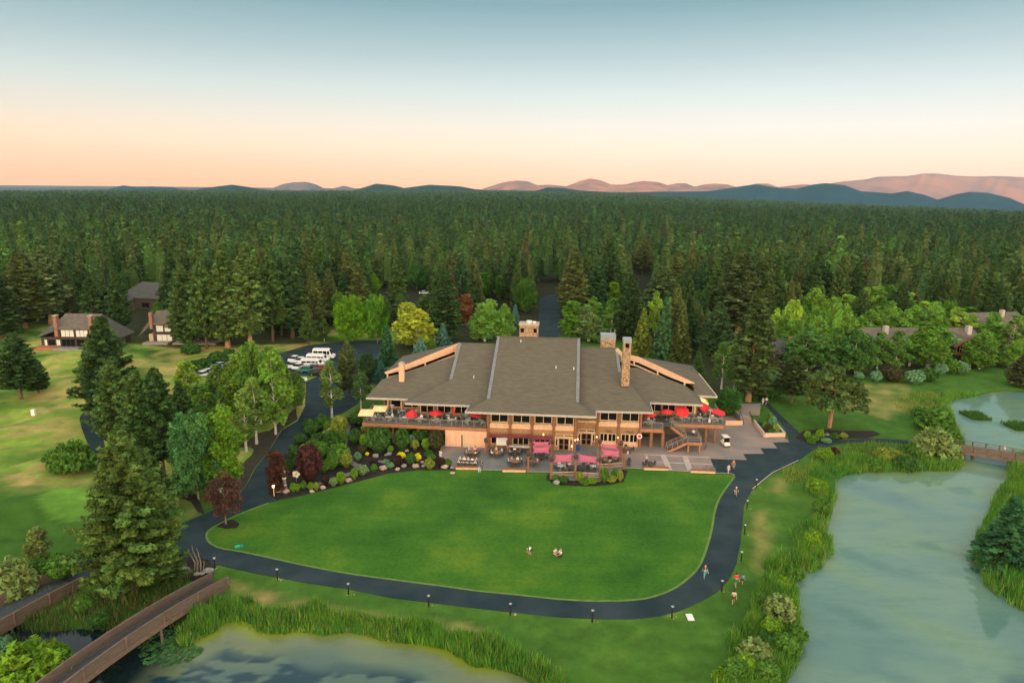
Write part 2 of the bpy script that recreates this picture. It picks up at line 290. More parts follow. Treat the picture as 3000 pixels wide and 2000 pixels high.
# flat sheets laid over the land, a few mm to cm apart
def tri_sheet(name, poly, z, m, skirt=0.12, kind='structure'):
    from mathutils.geometry import tessellate_polygon
    n = len(poly); v3 = [Vector((p[0], p[1], 0)) for p in poly]; tris = [list(t) for t in tessellate_polygon([v3])]
    vs = [(p[0], p[1], z) for p in poly] + [(p[0], p[1], z-skirt) for p in poly]; fs = []
    for t in tris:
        a, b, c = (v3[i] for i in t); fs.append(t if (b-a).cross(c-a).z > 0 else t[::-1])
    area = sum(v3[i].x*v3[(i+1)%n].y - v3[(i+1)%n].x*v3[i].y for i in range(n))
    for i in range(n):
        f = [i, n+i, n+(i+1)%n, (i+1)%n]; fs.append(f if area > 0 else f[::-1])
    o = mesh_np(name, vs, fs, m); 
    if kind: o['kind'] = kind
    return o
def smooth_poly(poly, it=1):
    for _ in range(it):
        q = np.empty((len(poly)*2, 2)); nx = np.roll(poly, -1, 0); q[0::2] = poly*0.75+nx*0.25; q[1::2] = poly*0.25+nx*0.75; poly = q
    return poly
def lawnmat():
    m = bpy.data.materials.new('mown_lawn'); m.use_nodes = True; t = m.node_tree; b = t.nodes['Principled BSDF']; L = t.links.new
    b.inputs['Roughness'].default_value = 0.9; b.inputs['Specular IOR Level'].default_value = 0.1
    co = t.nodes.new('ShaderNodeTexCoord')
    mp = t.nodes.new('ShaderNodeMapping'); mp.inputs['Rotation'].default_value = (0,0,math.radians(-38)); mp.inputs['Scale'].default_value = (0.05,0.75,1); L(co.outputs['Object'], mp.inputs[0])
    n0 = t.nodes.new('ShaderNodeTexNoise'); n0.inputs['Scale'].default_value = 0.9; n0.inputs['Detail'].default_value = 3; L(mp.outputs[0], n0.inputs['Vector'])
    n1 = t.nodes.new('ShaderNodeTexNoise'); n1.inputs['Scale'].default_value = 0.09; n1.inputs['Detail'].default_value = 6; n1.inputs['Roughness'].default_value = 0.62; L(co.outputs['Object'], n1.inputs['Vector'])
    n2 = t.nodes.new('ShaderNodeTexNoise'); n2.inputs['Scale'].default_value = 2.2; n2.inputs['Detail'].default_value = 6; L(co.outputs['Object'], n2.inputs['Vector'])
    r1 = ramp(t, [(0.3, (0.026,0.092,0.012,1)), (0.5, (0.044,0.132,0.014,1)), (0.7, (0.100,0.180,0.018,1))]); L(n1.outputs['Fac'], r1.inputs[0])
    r0 = ramp(t, [(0.4, (0.95,0.96,0.94,1)), (0.62, (1.06,1.05,1.03,1))]); L(n0.outputs['Fac'], r0.inputs[0])
    r2 = ramp(t, [(0.3, (0.82,0.84,0.82,1)), (0.7, (1.16,1.14,1.1,1))]); L(n2.outputs['Fac'], r2.inputs[0])
    a = t.nodes.new('ShaderNodeMixRGB'); a.blend_type = 'MULTIPLY'; a.inputs[0].default_value = 1; L(r1.outputs[0], a.inputs[1]); L(r0.outputs[0], a.inputs[2])
    c = t.nodes.new('ShaderNodeMixRGB'); c.blend_type = 'MULTIPLY'; c.inputs[0].default_value = 1; L(a.outputs[0], c.inputs[1]); L(r2.outputs[0], c.inputs[2])
    L(c.outputs[0], b.inputs['Base Color'])
    bp = t.nodes.new('ShaderNodeBump'); bp.inputs['Strength'].default_value = 0.5; bp.inputs['Distance'].default_value = 0.06; L(n2.outputs['Fac'], bp.inputs['Height']); L(bp.outputs[0], b.inputs['Normal'])
    return m
M_ASPH = mat('asphalt', (0.016,0.031,0.039), (0.032,0.050,0.057), scale=0.22, rough=0.85, detail=8, spec=0.12)
M_PLAZA = mat('plaza_stone', (0.27,0.20,0.17), (0.18,0.165,0.155), scale=0.28, rough=0.85, detail=9)
M_BEDS = mat('bark_mulch', (0.012,0.010,0.010), (0.030,0.022,0.018), scale=2.5, rough=0.95, detail=8, bump=0.8)
tri_sheet('lawn', smooth_poly(LAWN), 0.030, lawnmat())
tri_sheet('asphalt_path', ASPH, 0.045, M_ASPH)
tri_sheet('cart_path', smooth_poly(CARTPATH), 0.04, M_ASPH)
tri_sheet('back_road', BACKROAD, 0.04, M_ASPH)
tri_sheet('grove_mulch_shade', PG([(700,1262),(790,1262),(866,1195),(872,1228),(824,1258),(786,1322),(748,1368),(720,1420),(686,1462),(630,1488),(600,1440),(640,1330)]), 0.035, mat('leaf_litter', (0.030,0.026,0.016), (0.055,0.045,0.028), scale=1.5, rough=0.95, detail=8))  # brown mulch, with the shade under the trees also put into its dark colour
tri_sheet('garden_bed', BED, 0.055, M_BEDS)
tri_sheet('plaza', PLAZA, 0.10, M_PLAZA)
# pale grass rim where the mower misses, along the lawn's edge
def strip(name, pts, w, z, m, kind='structure', t=0.02):
    mb = MB(); n = len(pts); L_, R_ = [], []
    for i in range(n):
        a = np.array(pts[max(i-1,0)]); b = np.array(pts[min(i+1,n-1)]); d = (b-a)/max(np.hypot(*(b-a)),1e-6); nn = np.array([-d[1], d[0]])*w/2; p = np.array(pts[i])
        L_.append(p+nn); R_.append(p-nn)
    vs = [(*p, z) for p in L_] + [(*p, z) for p in R_] + [(*p, z-t) for p in L_] + [(*p, z-t) for p in R_]
    fs = []
    for i in range(n-1): fs += [[i, n+i, n+i+1, i+1], [2*n+i, 2*n+i+1, i+1, i][::-1], [n+i, n+i+1, 3*n+i+1, 3*n+i][::-1]]
    o = mesh_np(name, vs, fs, m)
    if kind: o['kind'] = kind
    return o
M_RIM = mat('rim_grass', (0.13,0.21,0.05), (0.08,0.17,0.03), scale=1.2, rough=0.95, detail=8)
lp = smooth_poly(LAWN)
strip('lawn_rim', [tuple(p) for p in lp[30:86]], 0.30, 0.062, M_RIM)
# ponds
def watermat():
    m = bpy.data.materials.new('pond_water'); m.use_nodes = True; t = m.node_tree; b = t.nodes['Principled BSDF']; L = t.links.new
    at = t.nodes.new('ShaderNodeAttribute'); at.attribute_name = 'tone'
    co = t.nodes.new('ShaderNodeTexCoord'); n1 = t.nodes.new('ShaderNodeTexNoise'); n1.inputs['Scale'].default_value = 0.5; n1.inputs['Detail'].default_value = 9; n1.inputs['Roughness'].default_value = 0.7
    mp = t.nodes.new('ShaderNodeMapping'); mp.inputs['Scale'].default_value = (0.35,1.0,1); L(co.outputs['Object'], mp.inputs[0]); L(mp.outputs[0], n1.inputs['Vector'])
    r1 = ramp(t, [(0.3, (0.80,0.87,0.84,1)), (0.5, (1,1,1,1)), (0.7, (1.12,1.08,1.0,1))]); L(n1.outputs['Fac'], r1.inputs[0])
    mm = t.nodes.new('ShaderNodeMixRGB'); mm.blend_type = 'MULTIPLY'; mm.inputs[0].default_value = 1; L(at.outputs['Color'], mm.inputs[1]); L(r1.outputs[0], mm.inputs[2]); L(mm.outputs[0], b.inputs['Base Color'])
    b.inputs['Roughness'].default_value = 0.05; b.inputs['IOR'].default_value = 1.33; b.inputs['Specular IOR Level'].default_value = 0.5
    n2 = t.nodes.new('ShaderNodeTexNoise'); n2.inputs['Scale'].default_value = 3.0; n2.inputs['Detail'].default_value = 5; L(mp.outputs[0], n2.inputs['Vector'])
    bp = t.nodes.new('ShaderNodeBump'); bp.inputs['Strength'].default_value = 0.12; bp.inputs['Distance'].default_value = 0.03; L(n2.outputs['Fac'], bp.inputs['Height']); L(bp.outputs[0], b.inputs['Normal'])
    return m
WATER = watermat()
def pond(name, poly, x0, x1, y0, y1, step, west):
    xs = np.arange(x0, x1, step); ys = np.arange(y0, y1, step); X, Yg = np.meshgrid(xs, ys); P = np.stack([X.ravel(), Yg.ravel()], 1)
    d = sdist(P, poly); nx, ny = len(xs), len(ys); i = (np.arange(nx-1)[None,:] + np.arange(ny-1)[:,None]*nx).ravel()
    F = np.stack([i, i+1, i+nx+1, i+nx], 1); keep = (d[F] < 1.6).any(1); F = F[keep]
    milky = np.array([0.085,0.145,0.105]) if west else np.array([0.145,0.240,0.180]); c = np.tile(milky, (len(P),1))
    w1 = wob(P, 7, 3); w2 = wob(P, 2.2, 4); w3 = wob(P, 16, 5)
    def mx_(mask, col):
        nonlocal c; mask = np.clip(mask,0,1)[:,None]; c = c*(1-mask)+np.array(col)*mask
    mx_(0.45+0.45*w3, (0.070,0.125,0.110) if west else (0.105,0.195,0.170))
    if west:
        mx_(np.clip((d+7+2*w1)/5, 0, 1)*.8, (0.150,0.175,0.085)); mx_(np.clip((d+1.9+w1)/1.8, 0, 1)*0.9, (0.19,0.24,0.012)); Q2 = P*np.array([.55,1.25]); w5 = wob(Q2, 1.3, 0)*.55+wob(Q2, .7, 1)*.45+wob(Q2, 2.8, 2)*.9
        deep = np.clip((-d-3.2+1.2*w1)/1.5, 0, 1)*np.clip((w5+.35)*2.2, 0, 1); mx_(deep*0.92, (0.006,0.036,0.060))
        dk = np.clip((-35-P[:,0]+0.10*P[:,1]-1.0)/4, 0, 1); mx_(dk, (0.008,0.018,0.020))
    else:
        mx_(np.clip((d+2.4+w1*0.8)/2.4, 0, 1)*0.6, (0.13,0.16,0.05))
        mx_(np.clip(w1*1.2+w2*.5, 0, 1)*.35, (0.155,0.255,0.110)); mx_(np.clip(-w1*1.1+w2*.4-.2, 0, 1)*.4, (0.070,0.165,0.170)); deep = np.clip((60.5-P[:,1])/3, 0, 1)*np.clip(w2+w1+0.1, 0, 1); mx_(deep*0.8, (0.02,0.08,0.11)); mx_(np.clip(w2*w1*1.1-0.45, 0, 0.6), (0.06,0.15,0.13))
    V = np.column_stack([P, np.full(len(P), WZ)]); o = mesh_np(name, V, F, WATER, smooth=True, col=c); o['kind'] = 'structure'
pond('pond_water', POND_E, 25, 170, 42, 165, 0.7, False)
pond('pond_water', POND_W, -75, 12, 42, 82, 0.25, True)

# ------------------------------------------------------------------ far hills, built as real ridges with depth
def hillmat(name, c1, c2, sc):
    return mat(name, c1, c2, scale=sc, rough=1.0, detail=10, spec=0.0)
def ridge(name, pts, D, depth, m, label=None, base=-140, rough=0.10):
    pts = np.array(pts, float); xs = np.linspace(pts[0,0], pts[-1,0], int((pts[-1,0]-pts[0,0])/3)+2); ys = np.interp(xs, pts[:,0], pts[:,1])
    k = np.array([1,2,1])/4.; ys2 = np.convolve(np.pad(ys, 1, 'edge'), k, 'valid'); nr = 41; V = []; 
    for j in range(nr):
        s = j/(nr-1)*2-1                                    # -1 near foot, +1 far foot
        for i, (x, y) in enumerate(zip(xs, ys2)):
            top = at_depth(x, y, D); dirx = top[0]/D; Yd = D + s*depth
            prof = (math.cos(s*math.pi/2))**1.3
            fold = rough*(1-abs(s))*abs(s)*2.2*(math.sin(x*0.045+s*7+2*math.sin(x*0.017+s*3)) + .6*math.sin(x*0.10-s*9+2*math.sin(x*.03)))*(top[2]-base)*prof
            h = base + (top[2]-base)*prof + fold*(0.5)
            V.append((dirx*Yd, Yd, h))
    nx = len(xs); i = (np.arange(nx-1)[None,:] + np.arange(nr-1)[:,None]*nx).ravel(); F = np.stack([i, i+1, i+nx+1, i+nx], 1)
    o = mesh_np(name, np.array(V), F, m, smooth=True); o['kind'] = 'structure'; return o
M_HB = hillmat('hill_haze_blue', (0.006,0.040,0.066), (0.012,0.055,0.072), 0.004)  # forested hills, with the blue of distance haze put into their colour
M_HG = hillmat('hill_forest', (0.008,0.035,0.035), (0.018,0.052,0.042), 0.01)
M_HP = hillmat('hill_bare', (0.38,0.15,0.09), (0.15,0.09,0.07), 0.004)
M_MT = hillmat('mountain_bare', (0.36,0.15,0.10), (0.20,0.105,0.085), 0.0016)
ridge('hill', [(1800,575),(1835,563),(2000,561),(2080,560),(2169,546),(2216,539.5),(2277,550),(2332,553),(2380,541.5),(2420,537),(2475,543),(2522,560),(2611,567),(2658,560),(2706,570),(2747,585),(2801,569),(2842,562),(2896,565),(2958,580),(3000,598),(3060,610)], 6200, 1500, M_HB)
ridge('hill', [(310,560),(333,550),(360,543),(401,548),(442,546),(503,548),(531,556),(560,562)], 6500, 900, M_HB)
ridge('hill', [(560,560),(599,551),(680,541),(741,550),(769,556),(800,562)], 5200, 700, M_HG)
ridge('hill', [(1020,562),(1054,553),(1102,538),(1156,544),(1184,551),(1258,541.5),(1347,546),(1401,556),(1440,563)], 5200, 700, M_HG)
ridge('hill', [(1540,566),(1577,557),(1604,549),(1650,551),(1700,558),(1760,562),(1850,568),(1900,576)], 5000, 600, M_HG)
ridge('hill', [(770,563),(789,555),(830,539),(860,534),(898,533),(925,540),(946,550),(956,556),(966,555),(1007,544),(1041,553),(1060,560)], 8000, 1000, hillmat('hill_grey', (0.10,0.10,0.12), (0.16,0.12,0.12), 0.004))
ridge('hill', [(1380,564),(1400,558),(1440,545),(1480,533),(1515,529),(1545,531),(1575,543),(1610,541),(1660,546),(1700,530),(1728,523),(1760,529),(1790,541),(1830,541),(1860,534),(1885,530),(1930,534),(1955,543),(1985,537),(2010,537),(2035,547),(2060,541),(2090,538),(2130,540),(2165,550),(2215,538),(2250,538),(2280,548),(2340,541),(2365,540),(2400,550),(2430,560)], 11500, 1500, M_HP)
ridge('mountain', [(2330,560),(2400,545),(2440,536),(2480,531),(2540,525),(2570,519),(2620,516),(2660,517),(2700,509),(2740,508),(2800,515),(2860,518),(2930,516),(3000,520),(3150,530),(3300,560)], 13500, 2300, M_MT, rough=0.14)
# added ridge out of view, placed to block the low sun from the valley
def sun_block_ridge():
    xs = np.linspace(-14000, 9000, 90); V = []; nr = 9
    for j in range(nr):
        s = j/(nr-1)*2-1
        for x in xs:
            V.append((x, -6500 + s*1400, -60 + (584+12*math.sin(x*0.002)+8*math.sin(x*0.0057))*math.cos(s*math.pi/2)))
    nx = len(xs); i = (np.arange(nx-1)[None,:] + np.arange(nr-1)[:,None]*nx).ravel(); F = np.stack([i, i+1, i+nx+1, i+nx], 1)
    o = mesh_np('hill', np.array(V), F, M_HG, smooth=True); o['kind'] = 'structure'  # unseen sun blocker, not one of the far hills
sun_block_ridge()
# evening haze
hz = MB().box(-15000, 15000, -9500, 17500, -320, 620); 
def hazemat():
    m = bpy.data.materials.new('evening_haze'); m.use_nodes = True; t = m.node_tree; t.nodes.clear()
    pv = t.nodes.new('ShaderNodeVolumePrincipled'); pv.inputs['Color'].default_value = (0.50,0.74,0.98,1); pv.inputs['Density'].default_value = 0.00003; pv.inputs['Anisotropy'].default_value = 0.0
    o = t.nodes.new('ShaderNodeOutputMaterial'); t.links.new(pv.outputs[0], o.inputs['Volume']); return m
hzo = hz.build('haze', hazemat()); hzo['kind'] = 'stuff'; hzo['label'] = 'thin blue evening haze over the forest'; hzo['category'] = 'haze'
# ------------------------------------------------------------------ the lodge, in its own frame: u along the front, v into the depth
YAW = math.radians(-3.670); OX, OY = 9.2816, 110.8779
_ax = np.array([math.cos(YAW), math.sin(YAW), 0]); _ay = np.array([-math.sin(YAW), math.cos(YAW), 0]); _O = np.array([OX, OY, 0.])
def loc_(p): q = p-_O; return (float(q@_ax), float(q@_ay), float(p[2]))
def PV(px, py, v):                      # point at lodge depth v
    d = ray(px, py); t = (v-(CPOS-_O)@_ay)/(d@_ay); return loc_(CPOS+t*d)
def PZ(px, py, z): return loc_(G(px, py, z))
def PR(px, py, v0, z0=6.8, k=0.44):     # point on a roof plane z = z0 + k (v - v0)
    d = ray(px, py); c = CPOS-_O; a = d[2]-k*(d@_ay); b = z0 + k*((c@_ay)-v0) - CPOS[2]; t = b/a; return loc_(CPOS+t*d)
def LW(u, v, z=0.0): p = _O + u*_ax + v*_ay; return (float(p[0]), float(p[1]), z)
M_ROOF = mat('roof_shingle', (0.122,0.106,0.078), (0.090,0.079,0.061), scale=1.1, rough=0.92, detail=10, stretch=(0.6,3.0,1.0), bump=0.3)
M_FASC = mat('fascia_trim', (0.46,0.40,0.35), (0.36,0.33,0.31), scale=1.5, rough=0.6)
M_FLASH = mat('ridge_flashing', (0.19,0.20,0.21), (0.14,0.15,0.17), scale=1.5, rough=0.5)
M_PEACH = mat('peach_siding', (0.72,0.43,0.29), (0.62,0.36,0.23), scale=0.7, rough=0.85, detail=7, stretch=(6,6,0.8))
M_OCHRE = mat('ochre_siding', (0.33,0.185,0.095), (0.25,0.14,0.07), scale=1.0, rough=0.85, detail=7, stretch=(6,6,0.8))  # ochre boards, darkened to put the facade's shade into the colour
M_CEDAR = mat('cedar_beam', (0.26,0.115,0.062), (0.18,0.08,0.042), scale=2.0, rough=0.8, detail=7, stretch=(1,1,4))
M_CEDL = mat('cedar_fascia', (0.38,0.17,0.09), (0.28,0.125,0.065), scale=1.2, rough=0.8, detail=7, stretch=(1,1,5))
M_FRAME = mat('window_frame', (0.62,0.44,0.28), (0.52,0.36,0.23), scale=3, rough=0.7)
M_DECK = mat('deck_boards', (0.085,0.085,0.080), (0.055,0.058,0.058), scale=1.5, rough=0.85, stretch=(1,8,1), detail=6)
M_GLASS = mat('dark_glass', (0.006,0.007,0.009), (0.010,0.010,0.012), scale=0.4, rough=0.12, spec=0.22)
M_RAIL = mat('rail_metal', (0.30,0.25,0.22), (0.24,0.20,0.18), scale=3, rough=0.5)
M_WHITE = mat('white_paint', (0.74,0.73,0.71), (0.66,0.65,0.64), scale=3, rough=0.6)
M_METAL = mat('grey_metal', (0.42,0.44,0.45), (0.32,0.34,0.36), scale=2, rough=0.35, metal=0.6)
def stonemat(name, c):
    m = bpy.data.materials.new(name); m.use_nodes = True; t = m.node_tree; b = t.nodes['Principled BSDF']; L = t.links.new
    co = t.nodes.new('ShaderNodeTexCoord'); v = t.nodes.new('ShaderNodeTexVoronoi'); v.inputs['Scale'].default_value = 2.6; L(co.outputs['Object'], v.inputs['Vector'])
    r = ramp(t, [(0.0, (c[0]*.55,c[1]*.5,c[2]*.45,1)), (0.45, (*c,1)), (0.8, (c[0]*1.25,c[1]*1.15,c[2]*1.0,1)), (1.0, (c[0]*.8,c[1]*.85,c[2]*.95,1))]); L(v.outputs['Color'], r.inputs[0])
    e = t.nodes.new('ShaderNodeTexVoronoi'); e.feature = 'DISTANCE_TO_EDGE'; e.inputs['Scale'].default_value = 2.6; L(co.outputs['Object'], e.inputs['Vector'])
    re = ramp(t, [(0.0, (0.25,0.25,0.25,1)), (0.08, (1,1,1,1))]); L(e.outputs['Distance'], re.inputs[0])
    mm = t.nodes.new('ShaderNodeMixRGB'); mm.blend_type = 'MULTIPLY'; mm.inputs[0].default_value = 1; L(r.outputs[0], mm.inputs[1]); L(re.outputs[0], mm.inputs[2]); L(mm.outputs[0], b.inputs['Base Color'])
    bp = t.nodes.new('ShaderNodeBump'); bp.inputs['Strength'].default_value = 0.7; L(e.outputs['Distance'], bp.inputs['Height']); L(bp.outputs[0], b.inputs['Normal']); b.inputs['Roughness'].default_value = 0.9
    return m
M_STONE = stonemat('fieldstone', (0.36,0.24,0.15))
lodge = empty('lodge', (OX, OY, 0), YAW); tag(lodge, 'large two-storey lodge with broad brown shingle roofs, peach walls and stone chimneys', 'lodge')
RT = 0.30
def roofpart(name, poly, t=RT, m=None): return MB().slab([Vector(p) for p in poly], t).build(name, m or M_ROOF, lodge)
def dz(p, z): return (p[0], p[1], z)
def dn(p, d): return (p[0], p[1], p[2]-d)
V1, V2, V3 = -1.1, 2.3, 4.7; R2, R3, R4 = 2.2, 8.0, 13.4
rf = lambda x, y, v0: PR(x, y, v0)
# main roof (front), its hips, the two stepped side roofs
mTL, mTR = rf(1461,986,V1), rf(1695.5,991.7,V1); mBL, mBR = rf(1431,1167,V1), rf(1692,1178,V1); mEL, mER = PZ(1363,1205,6.8), PZ(1746.5,1219.6,6.8)
roofpart('roof', [mEL, mER, mBR, mTR, mTL, mBL])
e2a, e2b = PZ(1186,1180,6.8), PZ(1376,1187,6.8); t2l, t2r = rf(1348,1005,V2), rf(1462,1009,V2); b2l = rf(1321,1111,V2)
def onp(p, v0, z0=6.8, k=0.44): return (p[0], p[1], z0+k*(p[1]-v0))
m_under = onp(mBL, V2)
t2r = (mTL[0]+0.3, t2l[1], t2l[2])
roofpart('roof', [e2a, e2b, (mBL[0]+0.3, e2b[1], onp(e2b,V2)[2]), (mTL[0]+0.3, t2r[1], t2r[2]), t2l, b2l])
roofpart('roof', [mEL, mBL, (mBL[0], mBL[1]-0.1, onp(mBL,V2)[2]), e2b], 0.15)        # small hip faces
e3a, e3b = PZ(1072.6,1164,6.8), PZ(1196,1168,6.8); c3l = rf(1120,1111,V3); c3t = rf(1334,1042,V3)
roofpart('roof', [e3a, e3b, (b2l[0]+1, e3b[1]+2.6, onp((0,e3b[1]+2.6),V3)[2]), (t2l[0]+0.6, c3t[1]+0.6, onp((0,c3t[1]+0.6),V3)[2]), c3t, c3l])
roofpart('roof', [e2a, b2l, (b2l[0], b2l[1]-0.1, onp(b2l,V3)[2]), e3b], 0.15)
g2a, g2b = PZ(1746.5,1203,6.8), PZ(1913,1207,6.8); s2l, s2r = rf(1697,1019,R2), rf(1806,1020,R2); s2m = rf(1815,1090,R2)
roofpart('roof', [(mBR[0]-0.3, g2a[1], onp(g2a,R2)[2]), g2a, g2b, s2m, s2r, (mTR[0]-0.3, s2l[1], s2l[2])])
roofpart('roof', [mER, g2a, (mBR[0], mBR[1]-0.1, onp(mBR,R2)[2]), mBR], 0.15)
g3a, g3b = PZ(1904,1178,6.8), PZ(2059,1185,6.8); s3 = rf(2003,1127,R3); s3b = rf(1925,1098,R3); s3c = rf(1866,1077,R3)
roofpart('roof', [g3a, g3b, s3, s3b, s3c, (s2m[0]-1.0, s3c[1], s3c[2]), (s2m[0]-1.0, g3a[1]+0.5, onp((0,g3a[1]+0.5),R3)[2])])
roofpart('roof', [g2b, g3a, (s2m[0], s2m[1]-0.1, onp(s2m,R3)[2]), s2m], 0.15)
roofpart('roof', [g3b, (g3b[0]+0.4, g3b[1]+5.2, g3b[2]), (s3[0]+0.5, s3[1]+0.3, s3[2]-0.3), s3], 0.15)
# rear wings seen above the clerestory bands
q4a, q4b = PZ(2036,1157,6.9), PZ(2101,1161,6.9); q4t = PR(2047,1093,R4,6.9,0.42); q4l = PR(1856,1042,R4,6.9,0.42); q4m = PR(2030,1124,R4,6.9,0.42); q4n = PR(1870,1055,R4,6.9,0.42)
roofpart('roof', [q4a, q4b, q4t, q4l, q4n, q4m])
l4a, l4b = PV(1344,1006,20), PV(1126,1092,14.5); l4c, l4d = PV(1176,1047,23), PV(1332,1007,27)
roofpart('roof', [l4b, l4a, l4d, l4c])
# rear slopes and ridge line
zr = mTL[2]; vr = mTL[1]
for (u0, u1, zt, vt) in ((mTL[0], mTR[0], zr, vr), (t2l[0], mTL[0], t2l[2], t2l[1]), (mTR[0], s2r[0], s2r[2], s2r[1])):
    vb = vt+(zt-6.8)/0.5; roofpart('rear_roof', [(u0,vt,zt), (u1,vt,zt), (u1+1.5,vb,6.8), (u0-1.5,vb,6.8)])
roofpart('rear_roof', [l4d, (t2l[0],t2l[1]+14,6.8), (-36,36,6.8), l4c]); roofpart('rear_roof', [q4l, q4t, (q4t[0]+2,36,6.8), (10,36,6.8)])
# side walls that show between the stepped roofs (grey flashing strips)
def sidewall(a, b, v0, w=0.55):
    mb = MB(); A, B = Vector(a), Vector(b); A2, B2 = Vector(onp(a, v0))-Vector((0,0,.2)), Vector(onp(b, v0))-Vector((0,0,.2)); up = Vector((0,0,0.12)); o = Vector((w/2,0,0))
    vs = [A-o+up, B-o+up, B+o+up, A+o+up, A2-o, B2-o, B2+o, A2+o]; mb.add(vs, [[0,3,2,1],[4,5,6,7],[0,1,5,4],[1,2,6,5],[2,3,7,6],[3,0,4,7]]); mb.build('side_flashing', M_FLASH, lodge)
sidewall(mTL, mBL, V2); sidewall(mTR, mBR, R2); sidewall(t2l, b2l, V3); sidewall(s2r, s2m, R3)
# eave fascias
def fascia(a, b, h=0.34, out=0.10): 
    mb = MB(); a = Vector(a); b = Vector(b); mb.beam(a+Vector((0,-out,-h/2+.05)), b+Vector((0,-out,-h/2+.05)), 0.14, h); mb.build('fascia', M_FASC, lodge)
for a, b in ((mEL,mER),(e2a,e2b),(e3a,e3b),(g2a,g2b),(g3a,g3b),(q4a,q4b),(mEL,e2b),(mER,g2a),(g2b,g3a),(q4b,q4t)): fascia(a, b)
mb = MB(); mb.beam(mTL, mTR, .35, .2); mb.beam(t2l, (mTL[0],t2l[1],t2l[2]), .3, .18); mb.beam((mTR[0],s2r[1],s2r[2]), s2r, .3, .18); mb.build('ridge_cap', M_ROOF, lodge)
# clerestory bands of the wings
def band(pt, pb, zbase, name='clerestory'):
    """pt/pb lists of (px,py,v) along the top and bottom edge of the peach fascia"""
    T = [Vector(PV(*p)) for p in pt]; Bm = [Vector(PV(*p)) for p in pb]; n = len(T); back = Vector((0,0.5,0)); vs = []; 
    for q in (T, Bm): vs += [tuple(p) for p in q]
    for q in (T, Bm): vs += [tuple(p+back) for p in q]
    fs = []
    for i in range(n-1):
        fs += [[i, i+1, n+i+1, n+i][::-1], [2*n+i, 3*n+i, 3*n+i+1, 2*n+i+1][::-1], [i, 2*n+i, 2*n+i+1, i+1][::-1], [n+i, n+i+1, 3*n+i+1, 3*n+i][::-1]]
    fs += [[0, n, 3*n, 2*n], [n-1, 3*n-1, 4*n-1, 2*n-1]]
    b = MB().add(vs, fs).build(name, M_PEACH, lodge)
    mb = MB(); g = MB()
    for i in range(n-1):
        a, c = Bm[i]+Vector((0,0.25,-0.1)), Bm[i+1]+Vector((0,0.25,-0.1)); d = zbase
        g.add([a, c, c-Vector((0,0,d)), a-Vector((0,0,d)), a+back, c+back, c+back-Vector((0,0,d)), a+back-Vector((0,0,d))], [[0,1,2,3],[4,7,6,5],[0,4,5,1],[3,2,6,7],[0,3,7,4],[1,5,6,2]])
        mb.beam(a+Vector((0,-.22,-.62)), c+Vector((0,-.22,-.62)), 0.14, 0.26)
    for s in (0.02, 0.33, 0.66, 0.98):
        i = min(int(s*(n-1)), n-2); f = s*(n-1)-i; p = Bm[i].lerp(Bm[i+1], f); mb.box(p.x-.14, p.x+.14, p.y+0.02, p.y+.22, p.z-.7, p.z)
    g.build('clerestory_glass', M_GLASS, lodge); mb.build('clerestory_frame', M_FRAME, lodge)
band([(1126,1091,13.0),(1200,1064,15.0),(1344,1005,19.2)], [(1132,1096,13.0),(1200,1080,15.0),(1340,1027,19.2)], 1.6)
band([(1818,1031,19.3),(1853,1043,18.5),(1870,1046,18.0),(1960,1087,15.5),(2036,1123,13.2)], [(1818,1046,19.3),(1853,1057,18.5),(1870,1062,18.0),(1960,1103,15.5),(2010,1122,13.6)], 1.6)
MB().beam(PV(1806,1022,13.5), PV(1826,1042,13), .5, .5).build('clerestory', M_PEACH, lodge)
# chimneys
def stack(name, x0, x1, yt, yb, v, depth, zdrop, m, cap=None):
    a, b = PV(x0, yt, v), PV(x1, yt, v); zb = PV(x0, yb, v)[2]; mb = MB().box(a[0], b[0], v, v+depth, zb-zdrop, a[2]); o = mb.build(name, m, lodge); return o, (a[0], b[0], v, v+depth, a[2], zb)
c1, k = stack('chimney', 1522, 1577, 953, 989, vr+0.6, 3.2, 2.0, M_STONE)
mb = MB().box(k[0]-.15,k[1]+.15,k[2]-.15,k[3]+.15,k[4],k[4]+.22); mb.build('chimney_cap', mat('pale_stone',(0.45,0.36,0.27),(0.36,0.29,0.22)), c1)
uc = (k[0]+k[1])/2
for s in (-1, 1): MB().box(uc+s*1.25-.32, uc+s*1.25+.32, k[2]-.06, k[2]+.3, k[4]-1.35, k[4]-.55).build('flue_opening', M_GLASS, c1)
MB().lathe([(.5,0),(.5,.25),(.3,.3),(.62,.42),(.6,.5),(.1,.6)], 12, (uc,k[2]+1.5,k[4]+.2)).lathe([(.3,0),(.3,.3),(.45,.36),(.1,.45)], 10, (uc+1.0,k[2]+1.5,k[4]+.2)).build('chimney_cowl', M_WHITE, c1)
MB().box(k[0]-.5,k[1]+.5,k[2]-.35,k[2],k[5]-.15,k[5]+.12).build('flashing', M_FASC, c1)
c2, k = stack('chimney', 1761, 1803, 996, 1019, s2r[1]+0.8, 2.4, 2.0, M_STONE)
MB().box(k[0]-.08,k[1]+.08,k[2]-.08,k[3]+.08,k[4],k[4]+1.05).build('chimney_cap', M_METAL, c2)
for q_ in (.9,.1): MB().tube([(k[1]-q_,k[2]+1,k[4]+1),(k[1]-q_,k[2]+1,k[4]+2.1)],.06).build('vent_pipe', M_METAL, c2)
c3, k = stack('chimney', 1827, 1850, 1004, 1112, 8.0, 1.6, 1.2, M_STONE)
MB().box(k[0]-.06,k[1]+.06,k[2]-.06,k[3]+.06,k[4],k[4]+.75).build('chimney_cap', M_METAL, c3)
